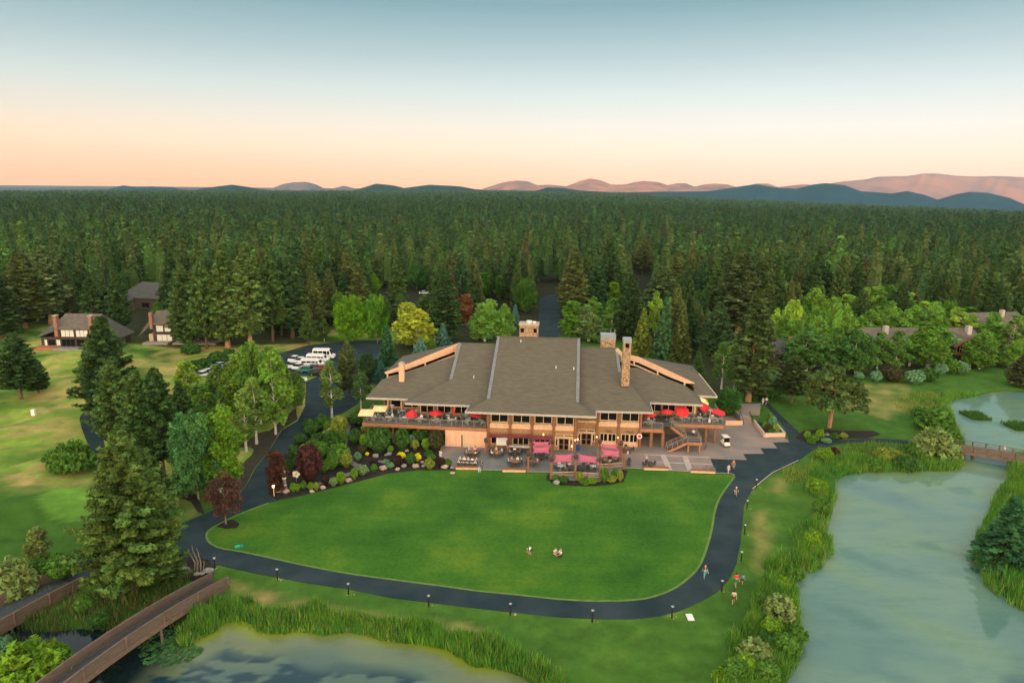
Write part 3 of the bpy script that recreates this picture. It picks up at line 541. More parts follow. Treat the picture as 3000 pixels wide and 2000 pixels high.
MB().box((k[0]+k[1])/2-.3,(k[0]+k[1])/2+.3,k[2]-.09,k[2]+.2,k[4]-.9,k[4]-.1).build('flue_opening', M_GLASS, c3)
c4, k = stack('chimney', 1168, 1182.5, 1067, 1107, 9.0, .9, 1.5, M_PEACH)
MB().box(k[0]-.1,k[1]+.1,k[2]-.1,k[3]+.1,k[4],k[4]+.14).box(k[0]+.15,k[1]-.15,k[2]+.1,k[3]-.1,k[4]+.14,k[4]+.35).build('chimney_cap', M_FASC, c4)
for x, y, v0 in ((1388,1107,V2),(1629,1079,V1),(1681,1082,V1),(1526,1002,V1)):
    p = rf(x, y, v0); MB().tube([(p[0],p[1],p[2]-.2),(p[0],p[1],p[2]+.45)],.09).build('roof_vent', M_WHITE, lodge)
# walls -----------------------------------------------------------
FU = [PV(x, 1250, 0)[0] for x in (1430.5,1494.5,1558.5,1622.5,1686)]
RU = [PV(x, 1250, 2.95)[0] for x in (1686,1749,1812,1876)]
UL, UR = FU[0], FU[4]
mb = MB(); mb.box(UL, UR, 0.0, 0.3, 0.1, 6.95); mb.box(UR, RU[3], 2.95, 3.25, 0.1, 6.9); mb.box(UR-.3, UR, .3, 2.95, .1, 7.0); mb.build('wall', M_OCHRE, lodge)
MB().box(UL+.1,26,36,36.3,0,6.9).box(-28,UL,34,34.3,0,6.9).box(-34,-33.7,10,34,3.8,6.5).box(RU[3]-.3,RU[3],3.25,34,0,6.9).box(25,25.3,16,34,0,6.7).build('rear_wall', M_OCHRE, lodge)
def window(u0, u1, v, z0, z1, mull=1, cross=False, parent=lodge):
    f = MB(); w = .11
    f.box(u0-w,u1+w,v-.10,v,z1,z1+w); f.box(u0-w,u1+w,v-.12,v,z0-w,z0); f.box(u0-w,u0,v-.10,v,z0,z1); f.box(u1,u1+w,v-.10,v,z0,z1)
    for i in range(mull): 
        um = u0+(u1-u0)*(i+1)/(mull+1); f.box(um-.05,um+.05,v-.09,v-.01,z0,z1)
    fo = f.build('window', M_FRAME, parent); MB().box(u0,u1,v-.045,v+.04,z0,z1).build('pane', M_GLASS, fo); return fo
def flowers(name, u0, u1, v, z, n=60, cols=((0.75,0.7,0.6),(0.5,0.05,0.06),(0.05,0.16,0.03),(0.7,0.55,0.1)), h=.3, parent=lodge):
    V = []; C = []
    for i in range(n):
        x = random.uniform(u0,u1); y = v+random.uniform(-.22,.12); zz = z+random.uniform(-.25,h); s = random.uniform(.06,.13); c = random.choice(cols) if random.random() < .65 else cols[2]
        for k in range(2):
            for j in range(3): V.append((x+random.uniform(-s,s), y+random.uniform(-s,s), zz+random.uniform(-s,s))); C.append(c)
    V = np.array(V); o = mesh_np(name, V, np.arange(len(V)).reshape(-1,3), LEAF, parent, col=np.array(C)); o['kind'] = 'stuff'; return o
def bay(u0, u1, v):
    window(u0+.55, u1-.45, v, 4.92, 6.42, 1)
    MB().box(u0+.25,u1-.15,v-.14,v,3.72,4.40).build('spandrel_panel', M_PEACH, lodge)
    MB().box(u0+.25,u1-.15,v-.09,v,2.85,3.66).build('lower_panel', M_OCHRE, lodge)
    pb = MB().box(u0+.4,u1-.3,v-.45,v-.14,4.42,4.72).build('flower_box', M_FRAME, lodge); flowers('flowers', u0+.4, u1-.3, v-.3, 4.75, parent=pb)
for i in range(4): bay(FU[i], FU[i+1], 0.0)
for i in (1, 2): bay(RU[i], RU[i+1], 2.95)
# recessed bay 5
window(RU[0]+.5, RU[1]-.4, 2.95, 5.4, 6.3, 1); MB().box(RU[0]+.2,RU[1]-.2,2.8,2.95,3.7,4.9).build('spandrel_panel', M_OCHRE, lodge)
pb = MB().box(RU[0]+.3,RU[1]-.2,2.5,2.85,4.4,4.75).build('flower_box', M_FRAME, lodge); flowers('flowers', RU[0]+.3, RU[1]-.2, 2.55, 4.85, 90, cols=((0.10,0.2,0.04),(0.4,0.35,0.05),(0.05,0.16,0.03)), parent=pb)
# posts between bays
for u, v in [(x, 0.0) for x in FU] + [(x, 2.95) for x in RU[1:]]:
    MB().box(u-.16,u+.16,v-.42,v-.14,0.1,6.75).box(u-.26,u+.26,v-.14,v,0.1,6.6).build('post', M_CEDAR, lodge)
# ground floor: doors and windows
def doors(u, v, w=1.75):
    f = MB(); f.box(u-w/2-.12,u-w/2,v-.14,v,.1,2.3); f.box(u+w/2,u+w/2+.12,v-.14,v,.1,2.3); f.box(u-w/2-.75,u+w/2+.75,v-.16,v,2.3,2.52); f.box(u-w/2-.75,u-w/2-.6,v-.12,v,.1,2.3); f.box(u+w/2+.6,u+w/2+.75,v-.12,v,.1,2.3)
    fr = f.build('door_frame', M_FRAME, lodge)
    for s in (-1, 1):
        d = MB().box(u+min(0,s*w/2)+.02,u+max(0,s*w/2)-.02,v-.1,v-.02,.12,2.28).build('door', M_CEDAR, lodge)
        MB().box(u+s*w/4-.3,u+s*w/4+.3,v-.115,v-.09,1.25,2.15).box(u+s*w/4-.3,u+s*w/4+.3,v-.115,v-.09,.35,1.1).build('pane', M_GLASS, d)
        MB().tube([(u+s*.1,v-.18,.95),(u+s*.1,v-.18,1.25)],.02).build('handle', M_METAL, d)
        window(u+s*(w/2+.36)-.13, u+s*(w/2+.36)+.13, v, .95, 2.1, 0)
    for s in (-1,1): window(u+s*.72-.62, u+s*.72+.62, v, 2.68, 2.9, 0)
doors((FU[3]+FU[4])/2-.05, 0.0); doors((RU[0]+RU[1])/2+.1, 2.95)
for i in (1, 2):
    c = (RU[i]+RU[i+1])/2+.1
    for s in (-1, 1): window(c+s*.72-.6, c+s*.72+.6, 2.95, 1.05, 2.35, 1)
    for s in (0.25,): flowers('hanging_plant', c-.6, c+.6, 2.6, 2.95, 40, cols=((0.05,0.12,0.03),(0.08,0.14,0.04),(0.04,0.1,0.03)))
    MB().box(c-1.55,c+1.55,2.87,2.95,.12,.88).build('lower_panel', M_PEACH, lodge)
for i in (0, 1, 2):
    c = (FU[i]+FU[i+1])/2; window(c-1.3, c+1.3, 0.0, .9, 2.3, 2)
# wall lamps (lit)
M_LAMP = mat('lamp_glow', (0.9,0.7,0.45), (0.9,0.66,0.4), emit=(1.0,0.62,0.30,4.0))
for x, y in ((1592,1272),(1685,1288),(1692,1286),(1748,1279),(1810,1281),(1675,1306)):
    p = PV(x, y, -0.3 if x < 1700 else 2.6); lf = MB().box(p[0]-.1,p[0]+.1,p[1]-.02,p[1]+.2,p[2]-.2,p[2]+.2).build('wall_lamp', M_FRAME, lodge)
    MB().lathe([(.05,-.12),(.11,-.05),(.11,.08),(.04,.14)], 8, (p[0],p[1]-.1,p[2])).build('bulb', M_LAMP, lf)
# upper storey behind the left terrace, with windows under the stepped eaves
W2, W3 = 4.6, 7.4
mb = MB(); mb.box(e2a[0]+1.8, UL, W2, W2+.25, 3.8, 7.4); mb.box(e3a[0]+3.5, e2a[0]+1.8, W3, W3+.25, 3.8, 7.3); mb.box(UL-.3, UL, 0, W2, 3.8, 7.3); mb.build('wall', M_OCHRE, lodge)
u = e2a[0]+2.2
for k in range(4):
    window(u+.2, u+2.5, W2, 4.5, 6.4, 1); MB().box(u+2.72,u+3.02,W2-.3,W2-.1,3.8,6.9).build('post', M_CEDAR, lodge); u += 3.1
window(e3a[0]+3.9, e3a[0]+5.6, W3, 4.4, 6.3, 0); MB().box(e3a[0]+6.0, e3a[0]+9.5, W3-.1, W3, 5.3, 6.4).build('wall_panel', mat('tan_panel',(0.42,0.33,0.2),(0.36,0.28,0.17)), lodge)
window(e3a[0]+6.2, e3a[0]+9.3, W3, 4.4, 5.1, 1)
for uu in (e3a[0]+3.3, e3a[0]+5.85): MB().box(uu-.15,uu+.15,W3-.35,W3-.05,3.8,6.6).build('post', M_FRAME, lodge)
# right side upper storey
X2, X3 = 9.9, 15.2
mb = MB(); mb.box(RU[3]-.3, 24.3, X2, X2+.25, 3.8, 7.3); mb.box(RU[3]-.3, RU[3], 3.2, X2, 3.8, 6.85); mb.box(24.3,27.2,X3,X3+.25,3.8,7.2); mb.box(24.1,24.3,X2,X3,3.8,7.2); mb.build('wall', M_OCHRE, lodge)
for a, b in ((15.4,17.6),(17.9,20.1),(20.9,23.3)): window(a, b, X2, 4.6, 6.4, 1)
for uu in (14.9,17.75,20.5,23.7): MB().box(uu-.17,uu+.17,X2-.35,X2-.1,3.8,6.9).build('post', M_FRAME if uu>20 else M_CEDAR, lodge)
# garden-level peach store under the left terrace
ba, bb = -20.6, UL-.25
mb = MB(); mb.box(ba, bb, -0.35, 4.4, 0.1, 3.35); mb.build('lower_wall', M_PEACH, lodge)
MB().box(ba+2.85,ba+3.05,-.42,-.3,.1,2.3).build('door_recess', M_GLASS, lodge); MB().box(ba+3.05,ba+3.9,-.41,-.3,.1,2.25).build('door', M_FRAME, lodge)
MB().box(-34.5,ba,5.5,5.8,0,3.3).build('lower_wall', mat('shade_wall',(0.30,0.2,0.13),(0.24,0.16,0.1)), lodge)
# left terrace
def deck(name, poly, z, th=.6):
    d = MB().prism(poly, z-.12, z).build(name, M_DECK, lodge)
    f = MB(); n = len(poly)
    for i in range(n):
        a, b = poly[i], poly[(i+1)%n]; f.beam((a[0],a[1],z-.12-th/2), (b[0],b[1],z-.12-th/2), .16, th)
    f.build('deck_fascia', M_CEDL, lodge); return d
def rail(pts, z, h=1.02, gap=1.9, m=None):
    mb = MB()
    for i in range(len(pts)-1):
        a = Vector((*pts[i][:2], pts[i][2] if len(pts[i])>2 else z)); b = Vector((*pts[i+1][:2], pts[i+1][2] if len(pts[i+1])>2 else z)); n = max(1, round((b-a).length/gap)); up = Vector((0,0,h))
        mb.beam(a+up, b+up, .09, .07); mb.beam(a+up*.12, b+up*.12, .05, .05)
        for j in range(n+1): p = a.lerp(b, j/n); mb.beam(p, p+up, .07)
        for q in (.34,.56,.78): mb.beam(a+up*q, b+up*q, .02)
    return mb.build('railing', m or M_RAIL, lodge)
DL = [(-35.2,-.05),(UL-.3,-.45),(UL-.3,W2),(-26,W2),(-26,W3),(-35.2,W3)]
deck('terrace_deck', DL, 3.8)
rail([(-35.1,W3-.3),(-35.1,.05),(UL-.5,-.35)], 3.8)
for u_ in (-34.5,-30,-25.5): 
    for v_ in (.6, 4.2): MB().box(u_-.16,u_+.16,v_,v_+.3,0,3.1).build('deck_post', M_CEDAR, lodge)
# right terrace: lower part by the facade, then stairs, then the far terrace
p1 = PZ(1943,1255,3.8); p2 = PZ(1988,1239,3.8); p3 = PZ(2120,1243,3.8)
DRa = [(RU[3],2.5),(p1[0],p1[1]),(p1[0]+.2,X2),(RU[3],X2)]; deck('terrace_deck', DRa, 3.8)
DRb = [(p1[0]+.2,p2[1]),(p3[0],p3[1]),(p3[0]+.6,X3),(24.3,X3),(24.3,X2),(p1[0]+.2,X2)]; deck('terrace_deck', DRb, 3.8)
rail([(RU[3]+.1,2.55),(p1[0]-.1,p1[1]+.05)], 3.8); rail([(p1[0]+2.0,p2[1]+.1),(p3[0]-.1,p3[1]+.1),(p3[0]+.4,X3-.2)], 3.8)
for x, y in ((1940,1312),(1906,1311)):
    q = PZ(x, y, 0); MB().box(q[0]-.25,q[0]+.25,q[1],q[1]+.3,0,3.1).build('deck_post', M_CEDAR, lodge)
for uu, vv in ((27.0,6.6),(25.4,6.6),(27.3,12.5),(22.5,10.5)): MB().box(uu-.2,uu+.2,vv,vv+.35,0,3.1).build('deck_post', M_CEDAR, lodge)
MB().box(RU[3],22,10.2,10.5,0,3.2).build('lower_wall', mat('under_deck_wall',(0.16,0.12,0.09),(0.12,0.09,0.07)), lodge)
# outside stair in two flights
st = empty('staircase', (0,0,0)); st.parent = lodge
def flight(a, b, w=1.6, n=10):
    """a top, b bottom (u,v,z centre lines)"""
    a = Vector(a); b = Vector(b); mb = MB(); d = Vector((b.x-a.x,b.y-a.y,0)).normalized(); s = Vector((-d.y,d.x,0))*w/2
    for i in range(n):
        p = a.lerp(b, (i+.5)/n); mb.beam(p-s, p+s, .34, .06)
    mb.build('tread', M_DECK, st); mb = MB()
    for k in (-1, 1): mb.beam(a+s*k-Vector((0,0,.2)), b+s*k-Vector((0,0,.2)), .12, .42)
    mb.build('stringer', M_CEDL, st); mb = MB()
    for k in (-1, 1):
        A, B_ = a+s*k*.95, b+s*k*.95
        for h in (1.0,.72,.44): mb.beam(A+Vector((0,0,h)), B_+Vector((0,0,h)), .06 if h==1. else .03)
        for i in range(5): p = A.lerp(B_, i/4); mb.beam(p, p+Vector((0,0,1.)), .06)
    mb.build('railing', M_RAIL, st)
top = Vector((p1[0]+1.0, 5.0, 3.8)); L1c = Vector((PV(2024,1268,5.0)[0], 5.0, 2.55)); L2u0, L2u1 = PV(2012,1305,2.0)[0], PV(2050,1305,2.0)[0]
MB().box(p1[0]+.1,p1[0]+2.1,4.1,p2[1],3.68,3.8).build('landing', M_DECK, st)
flight(top+Vector((.6,0,0)), (L2u0, 5.0, 2.0)); MB().box(L2u0,L2u1+.1,1.4,5.9,1.88,2.0).build('landing', M_DECK, st)
MB().box(L2u0,L2u1+.1,1.28,1.4,1.45,1.98).box(L2u1+.1,L2u1+.22,1.3,5.9,1.45,1.98).build('landing_fascia', M_CEDL, st)
mb = MB()
for u_ in (L2u0+.2, L2u1-.1):
    for v_ in (1.5, 5.4): mb.box(u_-.13,u_+.13,v_,v_+.26,.1,1.9)
mb.build('stair_post', M_CEDL, st); mb = MB()
for h in (1.,.7,.4): mb.beam((L2u0,1.4,2+h),(L2u1,1.4,2+h),.05); mb.beam((L2u1,1.4,2+h),(L2u1,5.8,2+h),.05); mb.beam((L2u1,5.8,2+h),(L2u0,5.8,2+h),.05)
for q in ((L2u0,1.4),(L2u1,1.4),(L2u1,3.6),(L2u1,5.8),(L2u0,5.8)): mb.beam((*q,2.),(*q,3.),.08)
mb.build('railing', M_RAIL, st)
bq = PZ(1958,1330,.1); flight((L2u0, 2.2, 2.0), (bq[0], 2.2, .15))
# snake-branch rail post at the landing
HOUSES_XY = []
# ------------------------------------------------------------------ neighbouring houses
M_DARKR = mat('dark_shingle', (0.085,0.085,0.080), (0.060,0.062,0.062), scale=1.2, rough=.95, detail=8); M_BRNR = mat('brown_shingle', (0.14,0.115,0.095), (0.10,0.085,0.075), scale=1.2, rough=.95, detail=8)
M_PALER = mat('pale_shingle', (0.26,0.27,0.28), (0.19,0.20,0.21), scale=1.2, rough=.9, detail=8)
M_BROWN = mat('brown_siding', (0.075,0.055,0.045), (0.05,0.04,0.035), scale=1, rough=.9, stretch=(5,5,1)); M_REDW = mat('redwood_trim', (0.34,0.10,0.055), (0.24,0.07,0.04), scale=2, rough=.8)
M_CURT = mat('white_curtain', (0.72,0.70,0.64), (0.55,0.54,0.50), scale=3, rough=.8, stretch=(8,8,.3)); M_BRICK = mat('brick', (0.30,0.15,0.10), (0.22,0.11,0.08), scale=5, rough=.9)
def hbox(name, b, m, parent): return MB().box(*b).build(name, m, parent)
def gable(name, x0, x1, y0, y1, ze, zr, m, parent, hip=0.0, ov=.5, t=.22):
    """ridge runs along x; hip > 0 pulls the ridge ends in"""
    x0-=ov;x1+=ov;y0-=ov;y1+=ov; ym=(y0+y1)/2; a,b=(x0+hip,ym,zr),(x1-hip,ym,zr); mb=MB()
    mb.slab([Vector(p) for p in ((x0,y0,ze),(x1,y0,ze),b,a)],t); mb.slab([Vector(p) for p in ((x1,y1,ze),(x0,y1,ze),a,b)],t)
    if hip>0: mb.slab([Vector(p) for p in ((x0,y1,ze),(x0,y0,ze),a)],t); mb.slab([Vector(p) for p in ((x1,y0,ze),(x1,y1,ze),b)],t)
    o = mb.build(name, m, parent)
    if hip<=0:
        for x in (x0+ov+.02, x1-ov-.02): MB().add([(x-.05,y0+ov,ze-.1),(x-.05,y1-ov,ze-.1),(x-.05,ym,zr-.3),(x+.05,y0+ov,ze-.1),(x+.05,y1-ov,ze-.1),(x+.05,ym,zr-.3)],[[0,2,1],[3,4,5],[0,1,4,3],[1,2,5,4],[2,0,3,5]]).build('gable_wall', M_BROWN, parent)
    return o
def hwin(x0,x1,z0,z1,y,parent,m,mull=1,fm=None):
    f=MB(); w=.1; f.box(x0-w,x1+w,y-.12,y,z1,z1+w); f.box(x0-w,x1+w,y-.12,y,z0-w,z0); f.box(x0-w,x0,y-.12,y,z0,z1); f.box(x1,x1+w,y-.12,y,z0,z1)
    for i in range(mull): c=x0+(x1-x0)*(i+1)/(mull+1); f.box(c-.04,c+.04,y-.11,y-.01,z0,z1)
    fo=f.build('window', fm or M_BROWN, parent); MB().box(x0,x1,y-.06,y+.03,z0,z1).build('pane', m, fo)
def hroot(px, py, rz, name, label, r=14, cat='house'):
    p=G(px,py,0); o=empty(name,(p[0],p[1],lz(p[0],p[1])),rz); tag(o,label,cat); HOUSES_XY.append((p[0],p[1]+6,r)); return o
# left golf house: two-storey middle with brick chimneys, long sloping side roofs
h=hroot(212,1024,math.radians(2),'golf_house','brown house with two brick chimneys and white upper curtains beyond the golf rough',10.5)
hbox('wall',(-4.2,4.2,2.0,12,0,5.4),M_BROWN,h); hbox('side_wall',(-9.8,-4.2,3,11,0,2.8),M_BROWN,h); hbox('side_wall',(4.2,9.8,3,11,0,2.8),M_BROWN,h)
MB().slab([Vector(p) for p in ((-5,1.3,5.5),(5,1.3,5.5),(5,7,8.6),(-5,7,8.6))],.25).slab([Vector(p) for p in ((5,12.7,5.5),(-5,12.7,5.5),(-5,7,8.6),(5,7,8.6))],.25).build('roof',M_BRNR,h)
for s in (-1,1):
    P_=[(s*5,2.0,5.0),(s*5,7,8.3),(s*5,12.0,5.0),(s*11,11.6,2.6),(s*11,2.4,2.6)]; v=[Vector(p) for p in (P_ if s<0 else P_[::-1])]
    MB().slab([v[0],v[1],v[-2] if s<0 else v[-1],v[-1] if s<0 else v[-2]][:4],.2) if False else None
    a,b,c,d,e=[Vector(p) for p in P_]; mb=MB(); mb.slab([e,a,b] if s<0 else [a,e,b],.2); mb.slab([e,b,d] if s<0 else [b,e,d],.2); mb.slab([d,b,c] if s<0 else [b,d,c],.2); mb.build('roof',M_DARKR,h)
    c_=MB().box(s*4.6-.45,s*4.6+.45,1.4,2.6,3.2,8.9).build('chimney',M_BRICK,h); MB().box(s*4.6-.55,s*4.6+.55,1.3,2.7,8.9,9.05).build('chimney_cap',M_FASC,c_)
hwin(-3.6,-.3,3.1,5.0,2.0,h,M_CURT,2); hwin(.3,3.4,3.1,5.0,2.0,h,M_CURT,2); hwin(-3.7,-.3,.4,2.4,2.0,h,M_GLASS,2); hwin(.3,3.7,.4,2.4,2.0,h,M_GLASS,2)
hwin(-8.9,-8.2,.4,2.1,3,h,M_CURT,0); hwin(-5.8,-4.7,.4,2.1,3,h,M_CURT,0); hwin(-7.9,-6.1,.4,2.1,3,h,M_GLASS,0)
hbox('balcony',(-4.1,4.1,.9,2.0,2.65,2.8),M_BROWN,h); MB().box(-4.1,4.1,.85,.92,3.3,3.4).box(-4.1,4.1,.85,.92,2.8,2.9).build('railing',M_BROWN,h)
hbox('deck',(-10.2,-4.4,-.6,2.9,0,.55),M_CEDL,h); hbox('deck',(-4.2,8.5,-1.4,1.9,0,.5),mat('grey_deck',(0.30,0.27,0.24),(0.22,0.2,0.18)),h)
h=hroot(462,1008,math.radians(3),'golf_house','second brown house half hidden by pines, one brick chimney and two curtained windows',9.5)
hbox('wall',(-1.8,4,2,11,0,5.4),M_BROWN,h); hbox('side_wall',(4,16,3,11,0,2.9),M_BROWN,h)
MB().slab([Vector(p) for p in ((-2.4,1.4,5.4),(5,1.4,5.4),(5,6.5,8.4),(-2.4,6.5,8.4))],.25).slab([Vector(p) for p in ((5,11.7,5.4),(-2.4,11.7,5.4),(-2.4,6.5,8.4),(5,6.5,8.4))],.25).build('roof',M_BRNR,h)
MB().slab([Vector(p) for p in ((-2.4,1.8,5.1),(-2.4,6.5,8.1),(-6.4,6.5,3.4),(-6.0,2.2,1.9))],.2).build('roof',M_BRNR,h); gable('roof',4,16,3,11,2.9,5.2,M_DARKR,h)
c_=hbox('chimney',(-2.3,-1.5,1.2,2.4,4.0,8.6),M_BRICK,h); hwin(-.9,1.0,3.2,4.9,2,h,M_CURT,0); hwin(1.4,3.2,3.2,4.9,2,h,M_CURT,0); hwin(-.9,3.2,.5,2.3,2,h,M_CURT,2)
hbox('side_wall',(-3.6,-2.4,3,10,0,2.2),M_FRAME,h); hbox('deck',(-3.8,3,-.8,1.9,0,.45),mat('grey_deck',(0.3,0.27,0.24)),h); hbox('deck',(4.2,16,-.5,2.9,0,.4),mat('grey_deck',(0.3,0.27,0.24)),h)
h=hroot(398,908,math.radians(-12),'barn_house','large dark-roofed house in the pines above the left golf houses',11)
hbox('wall',(-8,8,2,15,0,4.2),M_BROWN,h); gable('roof',-8,8,2,15,4.1,8.8,M_DARKR,h,hip=5); hbox('wing_wall',(-9,-2,-3,3,0,3.4),M_BRNR,h); gable('wing_roof',-9,-2,-3,3,3.4,5.4,M_DARKR,h,hip=2)
hwin(1,4,.8,2.4,2,h,M_GLASS,1); hwin(5,7,.8,2.4,2,h,M_GLASS,1)
for (px,py,rz,lab,w,d,zw,zr,rm) in ((372,800,5,'roof of a house deep in the pines at upper left, the smaller dark one',12,9,4,8.0,M_DARKR),(205,800,-8,'brown roofed house hidden in the pines at far left',10,8,4,7.4,M_BRNR),
    (966,815,10,'small gabled house with stone front in the pines left of the far car park',11,9,5,9.0,M_DARKR),(1092,832,-10,'long dark house behind pines at the far car park',18,10,4.6,9.5,M_DARKR),
    (1240,790,6,'dim gabled house deep in the wood above the blue spruce',12,9,4.5,8.5,M_BROWN),(1370,772,0,'faint slate roof deep in the wood behind the lodge',12,9,4,7.5,M_DARKR),
    (2282,1072,-20,'dark-roofed low house directly right of the tall bare-trunked pine',11,9,3.4,6.4,M_DARKR),(2912,850,8,'slate-roofed house in the upper right woods',14,10,4,7.5,M_DARKR),
    (2965,905,10,'pale grey-roofed building with white wall near the right edge',17,12,5,7.6,M_PALER),(2925,1015,12,'brown-roofed house with pale chimneys at the right edge, behind the birch',22,12,5,9.4,M_BRNR)):
    h=hroot(px,py,math.radians(rz),'forest_house',lab,w*.5+1); hbox('wall',(-w/2,w/2,0,d,0,zw+.1),M_BROWN if rm is not M_PALER else M_FRAME,h); gable('roof',-w/2,w/2,0,d,zw,zr,rm,h)
    for c in (-.28,.05,.32): hwin(w*c-.8,w*c+.8,.9,2.3,0,h,M_GLASS,1)
    ch=hbox('chimney',(w*.2-.5,w*.2+.5,d*.35,d*.35+1.1,zw,zr+.9),M_BRICK if rm is not M_BRNR else M_FASC,h)
# right-hand waterside lodges in a row
h=hroot(2716,1058,math.radians(4),'waterside_house','long brown-roofed house with red-trimmed gable behind the grove by the upper pond',12)
hbox('wall',(-16,16,1,12,0,4.7),M_BROWN,h); gable('roof',-16,16,1,12,4.6,8.0,M_BRNR,h)
for x in (9.5,): 
    hbox('gable_wall',(x-3.4,x+3.4,-1.5,1.2,0,4.9),M_BROWN,h); MB().slab([Vector(p) for p in ((x-4.2,-2.4,4.6),(x,-2.4,7.2),(x,5,7.2),(x-4.2,3,4.6))][::-1],.25).slab([Vector(p) for p in ((x+4.2,-2.4,4.6),(x+4.2,3,4.6),(x,5,7.2),(x,-2.4,7.2))][::-1],.25).build('gable_roof',M_BRNR,h)
    MB().beam((x-4.2,-2.5,4.45),(x,-2.5,7.05),.16,.4).beam((x,-2.5,7.05),(x+4.2,-2.5,4.45),.16,.5).build('gable_trim',M_REDW,h); hwin(x-2.7,x+2.7,2.9,4.7,-1.5,h,M_GLASS,6,M_FRAME)
    hbox('balcony',(x-3.4,x+3.4,-3.0,-1.5,2.35,2.5),M_REDW,h); MB().box(x-3.4,x+3.4,-3.05,-2.97,2.5,3.25).build('railing',M_REDW,h)
for x in (-12,-6,0): hwin(x-1.2,x+1.2,3.2,4.5,1,h,M_GLASS,1); hwin(x-1.2,x+1.2,.8,2.2,1,h,M_GLASS,1)
for x in (-9,3): hbox('balcony',(x-2,x+2,-.4,1,2.4,3.3),M_REDW,h)
for x in (-10,4.5,14): hbox('chimney',(x-.6,x+.6,4,5.2,6,8.9),M_FASC,h)
# ------------------------------------------------------------------ foliage generators (numpy): clumps of small leaf-sized faces
def leaves(cen, rad, nper, size, tone, rng, up=0.5, flat=1.0, elong=1.0):
    """cen (n,3), rad (n,) clump radius -> triangles"""
    n = len(cen); c = np.repeat(cen, nper, 0); R = np.repeat(rad, nper)
    d = rng.normal(0, 1, (n*nper, 3)); d /= np.linalg.norm(d, axis=1)[:,None]+1e-9; d[:,2] *= flat
    p = c + d*(R*rng.uniform(0.35, 1.0, n*nper))[:,None]
    nrm = d*0.9 + np.array([0,0,up]) + rng.normal(0, .55, (n*nper,3)); nrm /= np.linalg.norm(nrm, axis=1)[:,None]+1e-9
    a = np.cross(nrm, rng.normal(0,1,(n*nper,3))); a /= np.linalg.norm(a, axis=1)[:,None]+1e-9; b = np.cross(nrm, a)
    s = (size*rng.uniform(0.6, 1.35, n*nper))[:,None]
    V = np.stack([p + a*s*elong, p - a*s*0.5*elong + b*s*0.85, p - a*s*0.5*elong - b*s*0.85], 1).reshape(-1,3)
    t = np.repeat(np.repeat(tone, nper, 0)*rng.uniform(0.82,1.18,(n*nper,1)), 3, 0)
    return V, t
def tones(n, rng, lo=0.6, hi=1.45, warm=0.12):
    v = rng.uniform(lo, hi, n); w = rng.uniform(-warm, warm, n); return np.stack([v*(1+w*1.2), v, v*(1-w)], 1)
def trunk_mb(h, r0, rng, bend=0.02, top=0.05, n=7):
    mb = MB(); pts = [(0,0,-.3)]; rad = [r0*1.25]
    for i in range(1, 7): t = i/6; pts.append((rng.normal(0,bend)*h*t, rng.normal(0,bend)*h*t, h*t)); rad.append(max(top, r0*(1-t*0.93)))
    mb.tube(pts, rad, n); return mb, pts
def conifer(h, R, seed, kind='pine', nbr=130, ncl=4, nper=14, size=.32, bare=.12):
    rng = np.random.default_rng(seed); mb, _ = trunk_mb(h*.97, h*.013+.04, rng, .004); C = []; Rd = []; T = []
    lean = rng.normal(0,.02,2)*h
    sect = rng.uniform(.75,1.2,7)
    for i in range(nbr):
        t = bare + (1-bare)*(i+.5)/nbr; z = h*t; s = (t-bare)/(1-bare)
        if kind == 'spruce': prof = (1-s)**.9*1.0 + .03
        elif kind == 'tall': prof = min(1, (s+.3)*1.6)*(1-s**1.25)**.9 + .03
        else: prof = min(1, .55+s*2.2)*(1-s)**.72 + .03
        a = i*2.399 + rng.uniform(-.4,.4); sec = sect[int(a/(2*math.pi)*7) % 7]; Lb = R*prof*rng.uniform(.72,1.12)*(sec if kind != 'spruce' else 1)
        droop = {'spruce': -.28, 'pine': .12+.25*s, 'tall': .05+.15*s}[kind]
        dx, dy = math.cos(a), math.sin(a); tn = tones(1, rng, .55, 1.35)[0]
        if kind != 'spruce' and i % 3 == 0 and Lb > .8: mb.tube([(0,0,z-.2),(dx*Lb*.8,dy*Lb*.8,z+droop*Lb*.7)], [h*.0035+.02,.015], 4, False)
        k = max(1, int(round(ncl*min(1,(.35+prof)))))
        for j in range(k):
            f = (1.0 if k == 1 else .30+.70*(j+.7)/k); x = dx*Lb*f; y = dy*Lb*f; zz = z + droop*Lb*f + (.18*Lb*f*f if kind != 'spruce' else -.05*Lb*f)
            C.append((x + rng.normal(0,.12)*Lb*.3, y + rng.normal(0,.12)*Lb*.3, zz)); Rd.append((.30+.13*h/10 if kind != 'spruce' else .24+.1*h/10)*rng.uniform(.7,1.2)*(.55+.5*prof)); T.append(tn*rng.uniform(.85,1.15)*(.9+.2*f))
    C.append((0,0,h*.985)); Rd.append(.22); T.append((1.2,1.2,1.1))
    V, t = leaves(np.array(C), np.array(Rd), nper, size, np.array(T), rng, up=.6, flat=.55 if kind != 'spruce' else .4, elong=1.25)
    return mb, V, t
